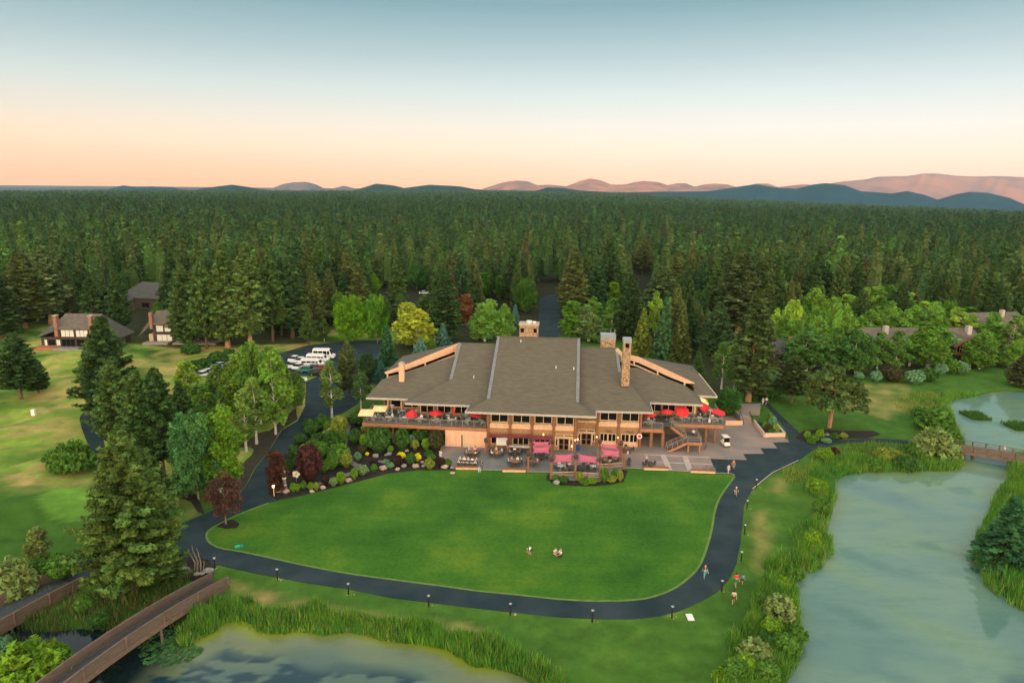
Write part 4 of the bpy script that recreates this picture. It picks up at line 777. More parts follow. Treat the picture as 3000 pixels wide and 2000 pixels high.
def broadleaf(h, R, seed, kind='round', nl=9, ncl=34, nper=16, size=.26, bare=.18, stems=1):
    rng = np.random.default_rng(seed); mb = MB(); C = []; Rd = []; T = []; lobes = []
    for s_ in range(stems):
        off = (0,0) if stems == 1 else (math.cos(s_*2.1)*R*.28, math.sin(s_*2.1)*R*.28); hh = h*(1-.12*s_) ; 
        m2, pts = trunk_mb(hh*.93, h*.009+.03, rng, .008, .03)
        mb.add([(v[0]+off[0]*min(1,max(0,v[2])/h*2), v[1]+off[1]*min(1,max(0,v[2])/h*2), v[2]) for v in m2.V], m2.F)
        for i in range(nl):
            s = (i+.5)/nl
            if kind == 'aspen': prof = math.sin(math.pi*min(1,(s*.86+.14)))**.7*(1-.35*s); 
            elif kind == 'column': prof = .8*(1-s**3)**.5
            else: prof = math.sin(math.pi*(s*.80+.15))**.75
            m = 3 if kind in ('round','bush') else 2
            for j in range(m):
                a = i*2.4+j*2*math.pi/m+rng.uniform(-.4,.4); rr = R*prof*(.58 if kind != 'column' else .3)*rng.uniform(.75,1.15); z = hh*(bare+(1-bare)*(s*.88+.04))
                lr = R*(.42 if kind=='round' else .36)*rng.uniform(.75,1.15)*(.55+.5*prof); lobes.append((off[0]+rr*math.cos(a), off[1]+rr*math.sin(a), z, lr))
                if j < 2: mb.tube([(off[0],off[1],max(.2,z-rr*1.0)), (off[0]+rr*math.cos(a)*.6, off[1]+rr*math.sin(a)*.6, z-rr*.25), (off[0]+rr*math.cos(a), off[1]+rr*math.sin(a), z+lr*.3)], [h*.0035+.015, h*.0025+.01, .01], 4, False)
    for (x,y,z,lr) in lobes:
        n = max(6, int(ncl)); d = rng.normal(0,1,(n,3)); d /= np.linalg.norm(d,axis=1)[:,None]; tn = tones(1, rng, .7, 1.3, .1)[0]
        for q in d*rng.uniform(.45,1.0,(n,1)): C.append((x+q[0]*lr, y+q[1]*lr, z+q[2]*lr*1.15)); Rd.append(lr*.30); T.append(tn*rng.uniform(.72,1.3))
    V, t = leaves(np.array(C), np.array(Rd), nper, size, np.array(T), rng, up=.45)
    return mb, V, t
def flatpine(h, R, seed, size=.3):
    """open, umbrella-like pine on two leaning orange trunks"""
    rng = np.random.default_rng(seed); mb = MB(); C=[];Rd=[];T=[]
    for s in (-1, 1):
        mb.tube([(s*.1,0,-.2),(s*.7,0,h*.3),(s*1.5,.3*s,h*.6),(s*1.9,.5*s,h*.9)],[.34,.28,.2,.08],8)
    for i in range(95):
        a = rng.uniform(0,6.28); t = rng.uniform(0,1); rr = R*math.sqrt(rng.uniform(.02,1)); z = h*(.40+.58*(1-(rr/R)**2)*rng.uniform(.25,1.0))
        x, y = rr*math.cos(a), rr*math.sin(a); bx = 1.3*np.sign(x); mb.tube([(bx,0,h*.42+z*.25),(x*.7,y*.7,z-.3),(x,y,z)],[.09,.05,.02],4,False); tn = tones(1,rng,.6,1.35)[0]
        for j in range(11): C.append((x+rng.normal(0,.6),y+rng.normal(0,.6),z+rng.normal(0,.22))); Rd.append(.45); T.append(tn*rng.uniform(.8,1.2))
    V, t = leaves(np.array(C), np.array(Rd), 16, size, np.array(T), rng, up=.7, flat=.5, elong=1.2); return mb, V, t
BARK = {'pine': mat('pine_bark', (0.16,0.10,0.065), (0.09,0.06,0.045), scale=3, rough=.95, stretch=(1,1,.3)), 'orange': mat('orange_bark', (0.42,0.24,0.13), (0.28,0.16,0.10), scale=3, rough=.95, stretch=(1,1,.3)),
        'white': mat('white_bark', (0.62,0.60,0.54), (0.40,0.39,0.35), scale=4, rough=.9, stretch=(1,1,2)), 'grey': mat('grey_bark', (0.22,0.20,0.16), (0.13,0.12,0.10), scale=3, rough=.95)}
TPL = {}
def tpl(key, gen, bark, h):
    mb, V, t = gen
    tm = mesh_np('trunk', mb.V, mb.F, BARK[bark]).data; cm = mesh_np('crown', V, np.arange(len(V)).reshape(-1,3), LEAF, col=t).data
    for nme in ('trunk', 'crown'):
        for o in [o for o in COL.objects if o.name.split('.')[0] == nme and o.parent is None]: bpy.data.objects.remove(o)
    w = np.percentile(np.hypot(V[:,0], V[:,1]), 97)
    TPL[key] = (tm, cm, h, float(w))
tpl('bigpine', conifer(20, 6.0, 3, 'pine', 330, 9, 26, .19, .06), 'pine', 20)
for i in range(4): tpl('pine%d' % i, conifer(18, 4.2, 20+i, 'pine', 170, 6, 20, .24, .10+.03*i), 'pine', 18)
for i in range(4): tpl('tall%d' % i, conifer(24, 3.6, 30+i, 'tall', 210, 5, 17, .27, .05+.03*i), 'orange' if i % 2 else 'pine', 24)
for i in range(2): tpl('spruce%d' % i, conifer(15, 3.1, 40+i, 'spruce', 220, 6, 12, .24, .03), 'pine', 15)
for i in range(2): tpl('round%d' % i, broadleaf(12, 4.6, 50+i, 'round', 7, 40, 28, .155, .12), 'grey', 12)
for i in range(4): tpl('aspen%d' % i, broadleaf(13, 2.9, 60+i, 'aspen', 10, 34, 26, .135, .12, 1 + (i % 2)*2), 'white', 13)
tpl('column', broadleaf(10, 1.8, 70, 'column', 9, 28, 20, .16, .06), 'grey', 10)
tpl('birch', broadleaf(14, 2.2, 75, 'aspen', 10, 24, 15, .15, .22, 1), 'white', 14)
tpl('paleaspen', broadleaf(12, 3.2, 77, 'aspen', 10, 24, 17, .16, .10, 3), 'white', 12)
tpl('plumtree', broadleaf(7, 2.6, 72, 'round', 6, 20, 14, .13, .25), 'grey', 7)
tpl('flatpine', flatpine(13, 6.2, 80), 'orange', 13)
for i in range(3): tpl('bush%d' % i, broadleaf(3.0, 1.7, 90+i, 'bush', 4, 24, 12, .17, .02), 'grey', 3.0)
TREES = []
TINT = (1.18, 1.22, 0.98)
def crown_px(px, yb, yt, wpx, z0=None):
    """ground point, height and crown width in metres of a tree seen from px, yb (foot) up to yt, wpx wide"""
    z = 0.0 if z0 is None else z0
    p = G(px, yb, z)
    if z0 is None: z = lz(p[0], p[1]); p = G(px, yb, z)
    top = at_depth(px, yt, p[1]); Dp = (p-CPOS)@_f
    return p, top[2]-p[2], wpx/FPX*Dp
def place(key, loc, h, w, col, name, label, cat='tree', group=None, rz=None, parts=('trunk','crown')):
    tm, cm, hh, ww = TPL[key]; sz = h/hh; sx = (w/2)/ww
    r = empty(name, loc, random.uniform(0, 6.28) if rz is None else rz); r.scale = (sx, sx, sz)
    a = bpy.data.objects.new(parts[0], tm); b = bpy.data.objects.new(parts[1], cm)
    for o in (a, b): COL.objects.link(o); o.parent = r
    cool = (.84, 1.0, 1.12) if cat == 'tree' and name in ('pine_tree', 'spruce_tree') else ((1.12, 1.14, 1.0) if cat == 'tree' else (1.08, 1.08, 1))
    b.color = (*[min(.9,c*TINT[k_]*cool[k_]) for k_,c in enumerate(col)], 1); tag(r, label, cat, group); return r
D_PINE=(0.048,0.080,0.024); M_PINE=(0.078,0.118,0.030); O_PINE=(0.105,0.112,0.034); Y_SPR=(0.17,0.19,0.03); B_SPR=(0.10,0.19,0.17); G_SPR=(0.05,0.12,0.055)
A_GREEN=(0.135,0.26,0.055); A_YEL=(0.30,0.34,0.05); A_DARK=(0.075,0.16,0.045); MAPLE=(0.105,0.225,0.010); PLUM=(0.060,0.022,0.028); RUST=(0.17,0.07,0.035); WILLOW=(0.17,0.23,0.09); LIME=(0.13,0.24,0.02)
# (kind, foot px, foot py, top py, crown width px, colour, name, label)
NT = [
 ('bigpine',397,1733,1272,276,(0.094,0.132,0.030),'pine_tree','largest bushy olive-green pine, standing between the two left footbridges'),
 ('pine1',478,1712,1600,110,(0.064,0.100,0.024),'pine_tree','small bushy pine at the right foot of the biggest left pine'),
 ('pine2',62,1168,978,118,D_PINE,'pine_tree','lone dark green pine on the golf rough at the left edge'),
 ('pine0',112,1152,1050,72,D_PINE,'pine_tree','shorter dark pine touching the lone pine on the golf rough'),
 ('pine0',330,1245,930,150,D_PINE,'pine_tree','tall dark pine at the head of the clump beside the left cart path'),
 ('pine3',290,1212,995,92,M_PINE,'pine_tree','slim pine leaning over the left cart path from the clump'),
 ('pine1',350,1318,1058,118,M_PINE,'pine_tree','mid-green pine with a bare pale stem in the left clump'),
 ('pine2',392,1210,1080,90,G_SPR,'pine_tree','bluish dark pine hidden behind the left clump'),
 ('pine0',424,1395,1088,135,M_PINE,'pine_tree','dense green pine with reddish stem left of the pair of round aspens'),
 ('pine3',482,1408,1082,135,(0.045,0.082,0.022),'pine_tree','second pine directly left of the pair of round aspens'),
 ('pine2',440,1500,1330,120,(0.050,0.085,0.022),'pine_tree','short pine showing above the right shoulder of the biggest left pine'),
 ('round1',582,1462,1212,150,(0.060,0.147,0.055),'aspen_tree','dense bluish-green aspen beside the road bend, left one of a touching pair'),
 ('aspen1',648,1440,1172,125,(0.112,0.217,0.024),'aspen_tree','yellow-topped aspen beside the road bend, right one of a touching pair'),
 ('aspen3',694,1195,1035,92,(0.10,0.17,0.04),'aspen_tree','light green aspen screening the car park entrance from the left'),('aspen0',826,1222,1040,84,(0.11,0.19,0.04),'aspen_tree','white-stemmed aspen at the kerb directly left of the parked vans'),('aspen2',640,1160,1062,60,(0.12,0.19,0.04),'aspen_tree','small aspen between the diagonal car row and the pines'),
 ('birch',722,1322,1128,74,(0.135,0.210,0.055),'birch_tree','slender birch with bare white stem, left one of two beside the road'),
 ('birch',752,1300,1092,78,(0.150,0.224,0.055),'birch_tree','slender birch with bare white stem, right one of two beside the road'),
 ('aspen0',808,1272,998,100,(0.128,0.231,0.039),'birch_tree','tall white-stemmed birch at the kerb of the left road'),
 ('aspen3',765,1240,985,105,(0.090,0.175,0.033),'aspen_tree','broad aspen in the group between golf rough and road, right one'),
 ('aspen1',712,1230,1000,110,(0.120,0.203,0.031),'aspen_tree','broad aspen in the group between golf rough and road, left one'),
 ('round0',862,1200,1088,70,(0.090,0.168,0.039),'aspen_tree','dark round tree crowding the parked cars on the left'),
 ('aspen2',552,1175,1050,75,(0.210,0.308,0.044),'aspen_tree','yellow-green young aspen left of the row of parked cars'),
 ('aspen2',610,1270,1110,80,(0.090,0.182,0.033),'aspen_tree','dark aspen behind the two round aspens'),
 ('pine1',540,1300,1120,85,D_PINE,'pine_tree','dark pine between the pine clump and the parked cars'),
 ('birch',973,1228,1045,66,(0.105,0.168,0.050),'birch_tree','crooked thin birch with white stem at the garden corner'),
 ('birch',1058,1196,1085,58,(0.06,0.125,0.035),'birch_tree','thin white-stemmed birch beside the tan parasols'),
 ('pine1',1022,1165,1000,74,(0.085,0.10,0.035),'pine_tree','sparse brownish pine between the car park and the lodge'),
 ('round0',1076,1115,1035,62,(0.035,0.07,0.03),'oak_tree','dark round tree close to the left wing of the lodge'),
 ('round0',1034,1000,868,108,MAPLE,'maple_tree','bright lime-green maple, left one of two by the car park'),
 ('round1',1106,1003,864,74,(0.075,0.18,0.014),'maple_tree','bright lime-green maple, right one of two by the car park'),
 ('paleaspen',1216,1018,880,118,A_YEL,'aspen_tree','wide pale yellow aspen just left of the lodge roof'),
 ('tall0',1308,998,792,92,(0.045,0.080,0.022),'pine_tree','tall pine rising behind the left ridge of the lodge'),
 ('column',1364,952,856,48,RUST,'plum_tree','rusty red-leaved tree behind the left ridge of the lodge'),
 ('spruce0',1136,1068,955,60,G_SPR,'spruce_tree','dark spruce at the outer end of the left wing'),
 ('spruce1',1232,1034,988,42,(0.16,0.28,0.25),'spruce_tree','small silver-blue spruce against the left clerestory roof'),
 ('spruce0',1298,1020,948,52,B_SPR,'spruce_tree','blue spruce behind the left ridge end'),
 ('spruce1',1264,1028,982,30,(0.13,0.19,0.04),'spruce_tree','narrow yellowish spruce between two blue spruces'),
 ('spruce0',1118,1122,1055,52,(0.07,0.15,0.12),'spruce_tree','blue-grey spruce beside the tip of the left wing'),
 ('aspen1',1420,1000,868,92,A_GREEN,'aspen_tree','leafy aspen behind the main ridge, left one of a touching pair'),
 ('aspen3',1476,1000,882,64,(0.12,0.24,0.045),'aspen_tree','leafy aspen behind the main ridge, right one of a touching pair'),
 ('spruce1',1509,950,890,30,B_SPR,'spruce_tree','small blue spruce left of the largest stone chimney'),
 ('round1',1540,915,818,72,(0.055,0.125,0.02),'maple_tree','dark green maple at the left mouth of the back road'),
 ('column',1417,872,792,42,(0.055,0.15,0.015),'maple_tree','upright bright green tree in the dark wood left of the back road, farther left one'),
 ('column',1465,876,802,34,(0.065,0.15,0.02),'maple_tree','upright bright green tree in the dark wood left of the back road, nearer the road'),
 ('round0',1094,866,802,40,MAPLE,'maple_tree','small bright maple among dark pines above the lime maples'),
 ('round0',1220,848,774,58,(0.045,0.12,0.03),'maple_tree','green broadleaf tree behind the far car park'),
 ('column',1675,996,874,66,(0.075,0.165,0.02),'poplar_tree','yellow-tipped rounded poplar at the right mouth of the back road'),
 ('paleaspen',1724,1000,896,92,(0.115,0.185,0.075),'aspen_tree','pale aspen with many bare white stems behind the right ridge'),
 ('aspen0',1737,962,864,60,A_GREEN,'aspen_tree','aspen peeking over the many-stemmed pale aspen'),
 ('column',1796,905,820,38,LIME,'maple_tree','small vivid green maple in the dark wood right of the back road'),
 ('aspen2',1790,965,866,56,(0.075,0.17,0.03),'aspen_tree','bright aspen beside the dark pine right of the back road'),
 ('tall1',1678,945,725,88,O_PINE,'pine_tree','tall brownish pine with dead upper twigs, right of the back road'),
 ('pine0',1836,1000,802,88,(0.040,0.066,0.020),'pine_tree','dark pointed pine behind the stone chimney with metal cap'),
 ('tall2',1930,965,770,96,(0.075,0.105,0.035),'pine_tree','large olive pine rising above the three spruces'),
 ('spruce0',1880,1040,902,66,Y_SPR,'spruce_tree','golden-yellow spruce, leftmost of three in a row behind the right wing'),
 ('spruce1',1943,1050,868,62,(0.065,0.13,0.055),'spruce_tree','green spruce, middle of three in a row behind the right wing'),
 ('spruce0',1992,1055,888,68,(0.105,0.115,0.03),'spruce_tree','brown-green spruce, rightmost of three in a row behind the right wing'),
 ('pine1',2095,1068,885,100,(0.052,0.085,0.034),'pine_tree','grey-green pine behind the right end of the lodge'),
 ('spruce1',2042,1110,1022,44,(0.07,0.12,0.035),'spruce_tree','small spruce tucked against the right rear roof'),
 ('tall3',2160,985,738,120,(0.072,0.085,0.030),'pine_tree','very tall rounded pine, left one of the tallest pair on the right'),
 ('tall0',2226,985,742,78,(0.066,0.088,0.026),'pine_tree','very tall pine, right one of the tallest pair on the right'),
 ('tall1',2192,1175,848,120,(0.068,0.090,0.028),'pine_tree','big pine on a bare tan trunk beside the right-hand path'),
 ('birch',2113,1140,992,60,(0.09,0.18,0.04),'birch_tree','white-stemmed birch right of the lodge, left one of two'),
 ('birch',2150,1150,978,66,(0.10,0.19,0.04),'birch_tree','white-stemmed birch right of the lodge, right one of two'),
 ('round1',2132,1212,1138,78,(0.04,0.11,0.025),'maple_tree','low round tree between the red parasols and the upper steps'),
 ('flatpine',2430,1252,1058,188,(0.085,0.115,0.030),'pine_tree','spreading open pine on two forked orange trunks right of the path'),
 ('pine2',2318,1178,1040,100,(0.06,0.08,0.024),'pine_tree','brown-green pine left of the spreading forked pine'),
 ('aspen1',2360,1085,960,112,A_DARK,'aspen_tree',None),('aspen0',2444,1080,952,62,(0.095,0.195,0.044),'aspen_tree',None),('aspen3',2506,1095,954,80,(0.061,0.143,0.039),'aspen_tree',None),
 ('aspen2',2569,1080,966,50,(0.081,0.169,0.039),'aspen_tree',None),('aspen0',2622,1085,962,70,(0.101,0.195,0.044),'aspen_tree',None),('aspen3',2716,1080,918,92,(0.095,0.195,0.033),'aspen_tree',None),
 ('birch',2758,1060,968,48,(0.108,0.182,0.055),'birch_tree',None),('aspen1',2868,1080,962,70,(0.095,0.195,0.033),'aspen_tree',None),('column',2904,1045,942,44,(0.068,0.169,0.022),'aspen_tree',None),
 ('birch',2957,1052,912,60,(0.121,0.195,0.050),'birch_tree',None),('round0',2770,975,882,48,(0.081,0.195,0.022),'aspen_tree',None),('column',2837,972,893,44,(0.074,0.182,0.028),'aspen_tree',None),
 ('aspen2',2301,1000,900,62,A_GREEN,'aspen_tree',None),('aspen0',2345,985,890,54,A_GREEN,'aspen_tree',None),('aspen3',2388,985,836,76,(0.121,0.234,0.033),'aspen_tree',None),('aspen1',2386,1025,915,60,A_GREEN,'aspen_tree',None),
 ('aspen2',2439,980,864,48,A_GREEN,'aspen_tree',None),('aspen0',2488,1010,912,50,(0.108,0.208,0.033),'aspen_tree',None),('aspen3',2537,1010,900,80,(0.115,0.227,0.033),'aspen_tree',None),('pine0',2513,975,850,66,M_PINE,'pine_tree','olive pine standing up among the right-hand aspens'),
 ('aspen2',2613,990,894,54,A_GREEN,'aspen_tree',None),('aspen1',2671,990,890,72,(0.121,0.247,0.033),'aspen_tree',None),('aspen0',2320,1060,930,60,(0.095,0.195,0.033),'aspen_tree',None),('aspen2',2290,1040,925,56,(0.108,0.208,0.033),'aspen_tree',None),
 ('pine3',2990,1150,1040,80,(0.075,0.075,0.03),'pine_tree','brownish pine at the right edge by the upper pond'),
 ('spruce0',2940,1655,1455,158,(0.045,0.115,0.050),'spruce_tree','broad dark spruce on the far bank of the right pond'),
 ('plumtree',662,1535,1392,100,(0.085,0.038,0.040),'plum_tree','dark red plum tree in a mulch circle at the lawn corner'),
 ('column',812,1442,1312,58,(0.062,0.026,0.024),'plum_tree','dark red columnar plum at the corner of the garden bed'),
 ('birch',125,1665,1535,74,(0.12,0.15,0.05),'birch_tree','small pale birch behind the far-left footbridge'),
 ('aspen0',950,1000,930,36,(0.06,0.11,0.03),'aspen_tree','thin young tree left of the lime maples'),('pine2',905,1010,915,50,M_PINE,'pine_tree','small pine left of the lime maples'),
 ('tall0',548,1012,775,84,M_PINE,'pine_tree','tall green pine right of the second golf house, leftmost of the tall clump'),('pine1',606,1022,758,92,M_PINE,'pine_tree','tall green pine, second from left in the tall clump behind the diagonal car row'),('tall1',668,1018,716,100,(0.11,0.15,0.04),'pine_tree','tall broad pine, third from left in the tall clump behind the diagonal car row'),('tall3',735,1022,712,96,(0.11,0.15,0.04),'pine_tree','tallest pine, fourth from left in the clump behind the diagonal car row'),('pine3',800,1000,745,92,M_PINE,'pine_tree','tall pine, fifth from left in the clump behind the diagonal car row'),('tall2',858,990,735,80,(0.06,0.10,0.035),'pine_tree','dark tall pine at the right end of the clump behind the diagonal car row'),('pine1',925,985,800,88,O_PINE,'pine_tree','brown-tinged pine just left of the lime maples'),('birch',690,850,758,60,(0.24,0.26,0.11),'birch_tree','pale bare-topped birch among the tall left pines'),('tall1',75,960,745,100,O_PINE,'pine_tree','big olive pine behind the left golf house, left one'),('tall3',150,950,722,90,(0.12,0.15,0.06),'pine_tree','pale-topped tall pine behind the left golf house'),('tall0',10,985,800,110,D_PINE,'pine_tree','heavy dark pine cut by the left edge of the picture'),('round1',352,882,800,44,(0.05,0.13,0.035),'broadleaf_tree','round green tree in front of the large dark house in the left woods'),('spruce0',265,915,872,44,(0.07,0.14,0.09),'spruce_tree','small blue-green spruce above the left golf house roof'),('pine3',310,1080,955,105,M_PINE,'pine_tree','round-topped pine hiding the right side of the left golf house'),
 ('pine0',1880,800,700,60,O_PINE,'pine_tree','olive pine deeper in the wood above the yellow spruce'),
]
rf0 = np.random.default_rng(21)
FILL = []
for row, (x0, x1, st, yb, ht, kinds) in enumerate(((2255,2780,44,955,105,('aspen0','aspen1','aspen2','column')),(2270,2980,52,1010,112,('aspen1','aspen3','aspen0','round0')),(1790,2080,60,985,120,('aspen0','pine1','aspen2')),(2610,2990,58,1066,104,('aspen3','aspen1','birch')),(700,800,46,1160,110,('aspen1','aspen0','aspen2')),(1130,1280,52,950,90,('pine0','pine2')),(530,620,50,1230,100,('aspen2','pine1')))):
    for k, x in enumerate(np.arange(x0, x1, st)):
        xx = x+rf0.uniform(-12,12); y_ = yb+rf0.uniform(-14,14); kd = kinds[rf0.integers(len(kinds))]; pine = kd.startswith('pine')
        FILL.append((kd, xx, y_, y_-ht*rf0.uniform(.85,1.25), 58*rf0.uniform(.85,1.3), (0.085,0.125,0.035) if pine else [(0.14,0.27,0.055),(0.13,0.25,0.045),(0.22,0.34,0.055),(0.10,0.20,0.04)][rf0.integers(4)], 'pine_tree' if pine else 'aspen_tree', None, row))
ROWN = ['back row of the right-hand grove','middle row of the right-hand grove','row behind the three spruces','front row by the upper pond','row right of the left grove','row behind the left ridge of the lodge','row behind the left grove']
anon = sorted([r for r in NT if r[7] is None], key=lambda r: (r[6], r[1]+r[2]*0.001)); cnt = {}
tot = {'aspen_tree': sum(r[6]=='aspen_tree' for r in anon), 'birch_tree': sum(r[6]=='birch_tree' for r in anon)}
for r in NT:
    key, px, yb, yt, w, col, nm, lab = r
    if lab is None:
        k = cnt.get(nm, 0); rank = [q for q in anon if q[6] == nm].index(r); kind = 'aspen' if nm == 'aspen_tree' else 'birch'
        lab = 'aspen before the right-hand houses, %s from the left of those there' % ORD[rank] if kind == 'aspen' else 'white-stemmed birch before the right-hand houses, %s from the left' % ORD[rank]
        grp = 'trees in the right-hand grove'
    else: grp = None
    p, h, wm = crown_px(px, yb, yt, w*(1.22 if grp else 1.0))
    place(key, (p[0], p[1], p[2]), h, wm, col, nm, lab, 'tree', grp)
    TREES.append((p[0], p[1], wm/2, h))

for row in range(7):
    fr = [f for f in FILL if f[8] == row]
    for k, (kd, px, yb, yt, w, col, nm, _, _) in enumerate(fr):
        p, h, wm = crown_px(px, yb, yt, w)
        if any(math.hypot(p[0]-x, p[1]-y) < 3.0 for (x, y, r, h2) in TREES) or any(math.hypot(p[0]-hx, p[1]-hy) < 9 for hx, hy, hr in HOUSES_XY): continue
        place(kd, (p[0], p[1], p[2]), h, wm, col, nm, 'light green tree, %s in the %s' % (ORD[k]+' from left', ROWN[row]) if nm == 'aspen_tree' else 'pine, %s in the %s' % (ORD[k]+' from left', ROWN[row]), 'tree', 'trees of the ' + ROWN[row]); TREES.append((p[0], p[1], wm/2, h))

# ------------------------------------------------------------------ the forest
CLEAR = [PG([(1566,1010),(1574,905),(1578,868),(1700,838),(1706,856),(1652,876),(1646,1010)]),               # back road
         PG([(560,1150),(690,1060),(820,1012),(1150,1000),(1160,1130),(900,1180)]), PG([(1070,850),(1265,850),(1272,915),(1110,925),(1070,880)]),
         PG([(-300,1040),(-300,1022),(80,1022),(320,1020),(640,1012),(700,1030),(560,1150),(300,1100)]), PG([(300,890),(560,870),(560,920),(460,960),(280,960)])]
def forest_points():
    out = []
    Y = 178.0
    while Y < 5200:
        s = 6.2 if Y < 330 else (7.0 if Y < 650 else (7.5 if Y < 1300 else (13 if Y < 2500 else 24)))
        X = np.arange(-0.82*Y-20, 0.82*Y+20, s); X = X + RNG.uniform(-.48, .48, len(X))*s; out.append(np.column_stack([X, np.full(len(X), Y) + RNG.uniform(-.45,.45,len(X))*s, np.full(len(X), s)])); Y += s*.95
    P = np.concatenate(out); keep = np.ones(len(P), bool)
    XY = P[:,:2]
    front = 212 + 5*wob(XY, 25, 1); left = (XY[:,0] < -60); right = (XY[:,0] > 70)
    front = np.where((XY[:,0] > 26) & (XY[:,0] < 66), 178 + 4*wob(XY, 20, 3), front)
    front = np.where(left, 183 + 4*wob(XY, 25, 1), front); front = np.where(right, 200 + 4*wob(XY, 20, 2), front)
    keep &= XY[:,1] > front
    near = XY[:,1] < 420
    for poly in CLEAR:
        k = inside(XY[near], poly); idx = np.where(near)[0][k]; keep[idx] = False
    for (x, y, r, h) in TREES:
        keep &= ~((np.hypot(XY[:,0]-x, XY[:,1]-y) < r*1.0+1.2))
    pxs = 1500 + FPX*XY[:,0]/np.maximum(XY[:,1],1)/math.cos(PITCH)*.985       # keep sight lines to the specimen trees, the back road and the car parks
    for r in NT:
        if r[2] < 1062 and r[3] < 960 or r[0] == 'paleaspen':
            Yt = G(r[1], r[2])[1]; keep &= ~((np.abs(pxs-r[1]) < r[4]*.55+6) & (XY[:,1] < Yt+2))
    keep &= ~((pxs > 1560) & (pxs < 1652) & (XY[:,1] < 330))
    keep &= ~((pxs > 1232) & (pxs < 1272) & (XY[:,1] < 262))
    # little glades further back
    keep &= ~((XY[:,1] > 260) & (XY[:,1] < 1500) & (wob(XY, 30, 4) > 1.0))
    return P[keep]
FP = forest_points()

for (hx, hy, hr) in HOUSES_XY: FP = FP[np.hypot(FP[:,0]-hx, FP[:,1]-hy) > hr]
order = np.argsort(np.hypot(FP[:,0], FP[:,1])); FP = FP[order]
NIND = 262
FCOL = [D_PINE, D_PINE, M_PINE, O_PINE, (0.062,0.085,0.026), (0.088,0.092,0.034), (0.046,0.092,0.034), (0.072,0.10,0.028)]
FNAME = {D_PINE: 'dark green', M_PINE: 'mid-green', O_PINE: 'olive'}
def fheight(x, y, rng): return (rng.uniform(11, 23) if y < 290 else rng.uniform(12, 22)) * (1.15 if rng.uniform() < .12 else 1) + 1.5*math.sin(x*.03+y*.02)
rf_ = np.random.default_rng(5)
for i, (x, y, s) in enumerate(FP[:NIND]):
    h = fheight(x, y, rf_); c = FCOL[rf_.integers(len(FCOL))]; u = rf_.uniform(); key = 'tall%d' % rf_.integers(4) if u < .6 else 'pine%d' % rf_.integers(4)
    if u > .84: key = 'round%d' % rf_.integers(2); c = ((0.09,0.18,0.03),(0.06,0.14,0.03),(0.13,0.21,0.045))[rf_.integers(3)]; h *= .62
    elif u < .008: c = (0.12,0.065,0.035)
    pxx = 1500+FPX*x/y*.99; LM = [(350,'behind the left golf house'),(700,'behind the second golf house'),(1000,'above the left car park'),(1300,'behind the lime-green maples'),(1570,'behind the main ridge, left of the back road'),(1850,'right of the back road'),(2150,'behind the three spruces'),(2500,'behind the right-hand grove'),(2800,'behind the waterside houses'),(9999,'at the far right edge')]; zone = [t for p_,t in LM if pxx < p_][0]; rank = 'front-rank' if y < 205 else ('second-rank' if y < 240 else 'deeper-standing')
    side = 'left of the lodge' if x < -45 else ('right of the lodge' if x > 50 else 'behind the lodge')
    cn = 'red-brown dying' if c[0] > .11 and c[1] < .07 else ('dark green' if c[0] < .05 else ('olive-brown' if c[0] > .08 else 'mid-green'))
    if key.startswith('round'): nm, lab = 'broadleaf_tree', rank + ' green broadleaf tree among the pines ' + zone
    else: nm, lab = 'pine_tree', '%s %s %s pine %s' % (rank, 'slim' if key[0] == 't' else 'bushy', cn, zone)
    r = place(key, (x, y, lz(x, y)-.1), h, h*.33*rf_.uniform(.85,1.2)*(1.6 if key.startswith('round') else 1), c, nm, lab, 'tree', '%ss %s' % (nm.replace('_', ' '), zone))
# everything deeper is one wood
def far_template(h, R, seed, nb, nper, size, core):
    rng = np.random.default_rng(seed); C=[];Rd=[];T=[]
    for i in range(nb):
        s = (i+.5)/nb; t = .22+.78*s; prof = min(1,.6+s*2)*(1-s)**.85+.03; a = i*2.399+rng.uniform(-.4,.4); f = rng.uniform(.35,.9); C.append((math.cos(a)*R*prof*f, math.sin(a)*R*prof*f, h*t)); Rd.append(R*.42*(.4+.6*prof)); T.append(tones(1,rng,.6,1.4)[0])
    V, t = leaves(np.array(C), np.array(Rd), nper, size, np.array(T), rng, up=.7, flat=.7, elong=1.3)
    if core:
        cv = []; ct = []
        for k in range(5):
            a, b = 2*math.pi*k/5, 2*math.pi*(k+1)/5
            for (r0, z0, r1, z1) in ((R*.62, h*.2, R*.5, h*.55), ):
                cv += [(math.cos(a)*r0,math.sin(a)*r0,z0),(math.cos(b)*r0,math.sin(b)*r0,z0),(math.cos(b)*r1,math.sin(b)*r1,z1)]; cv += [(math.cos(a)*r0,math.sin(a)*r0,z0),(math.cos(b)*r1,math.sin(b)*r1,z1),(math.cos(a)*r1,math.sin(a)*r1,z1)]
            cv += [(math.cos(a)*R*.5,math.sin(a)*R*.5,h*.55),(math.cos(b)*R*.5,math.sin(b)*R*.5,h*.55),(0,0,h*1.03)]
        V = np.concatenate([V, np.array(cv)]); t = np.concatenate([t, np.full((len(cv),3), .8)])
    return V, t
TM = [far_template(18, 3.0, 100+k, 56, 8, .36, True) for k in range(5)]
TF = [far_template(18, 3.1, 200+k, 20, 4, .75, True) for k in range(4)]
TV = [far_template(18, 3.6, 300+k, 6, 2, 1.3, True) for k in range(3)]
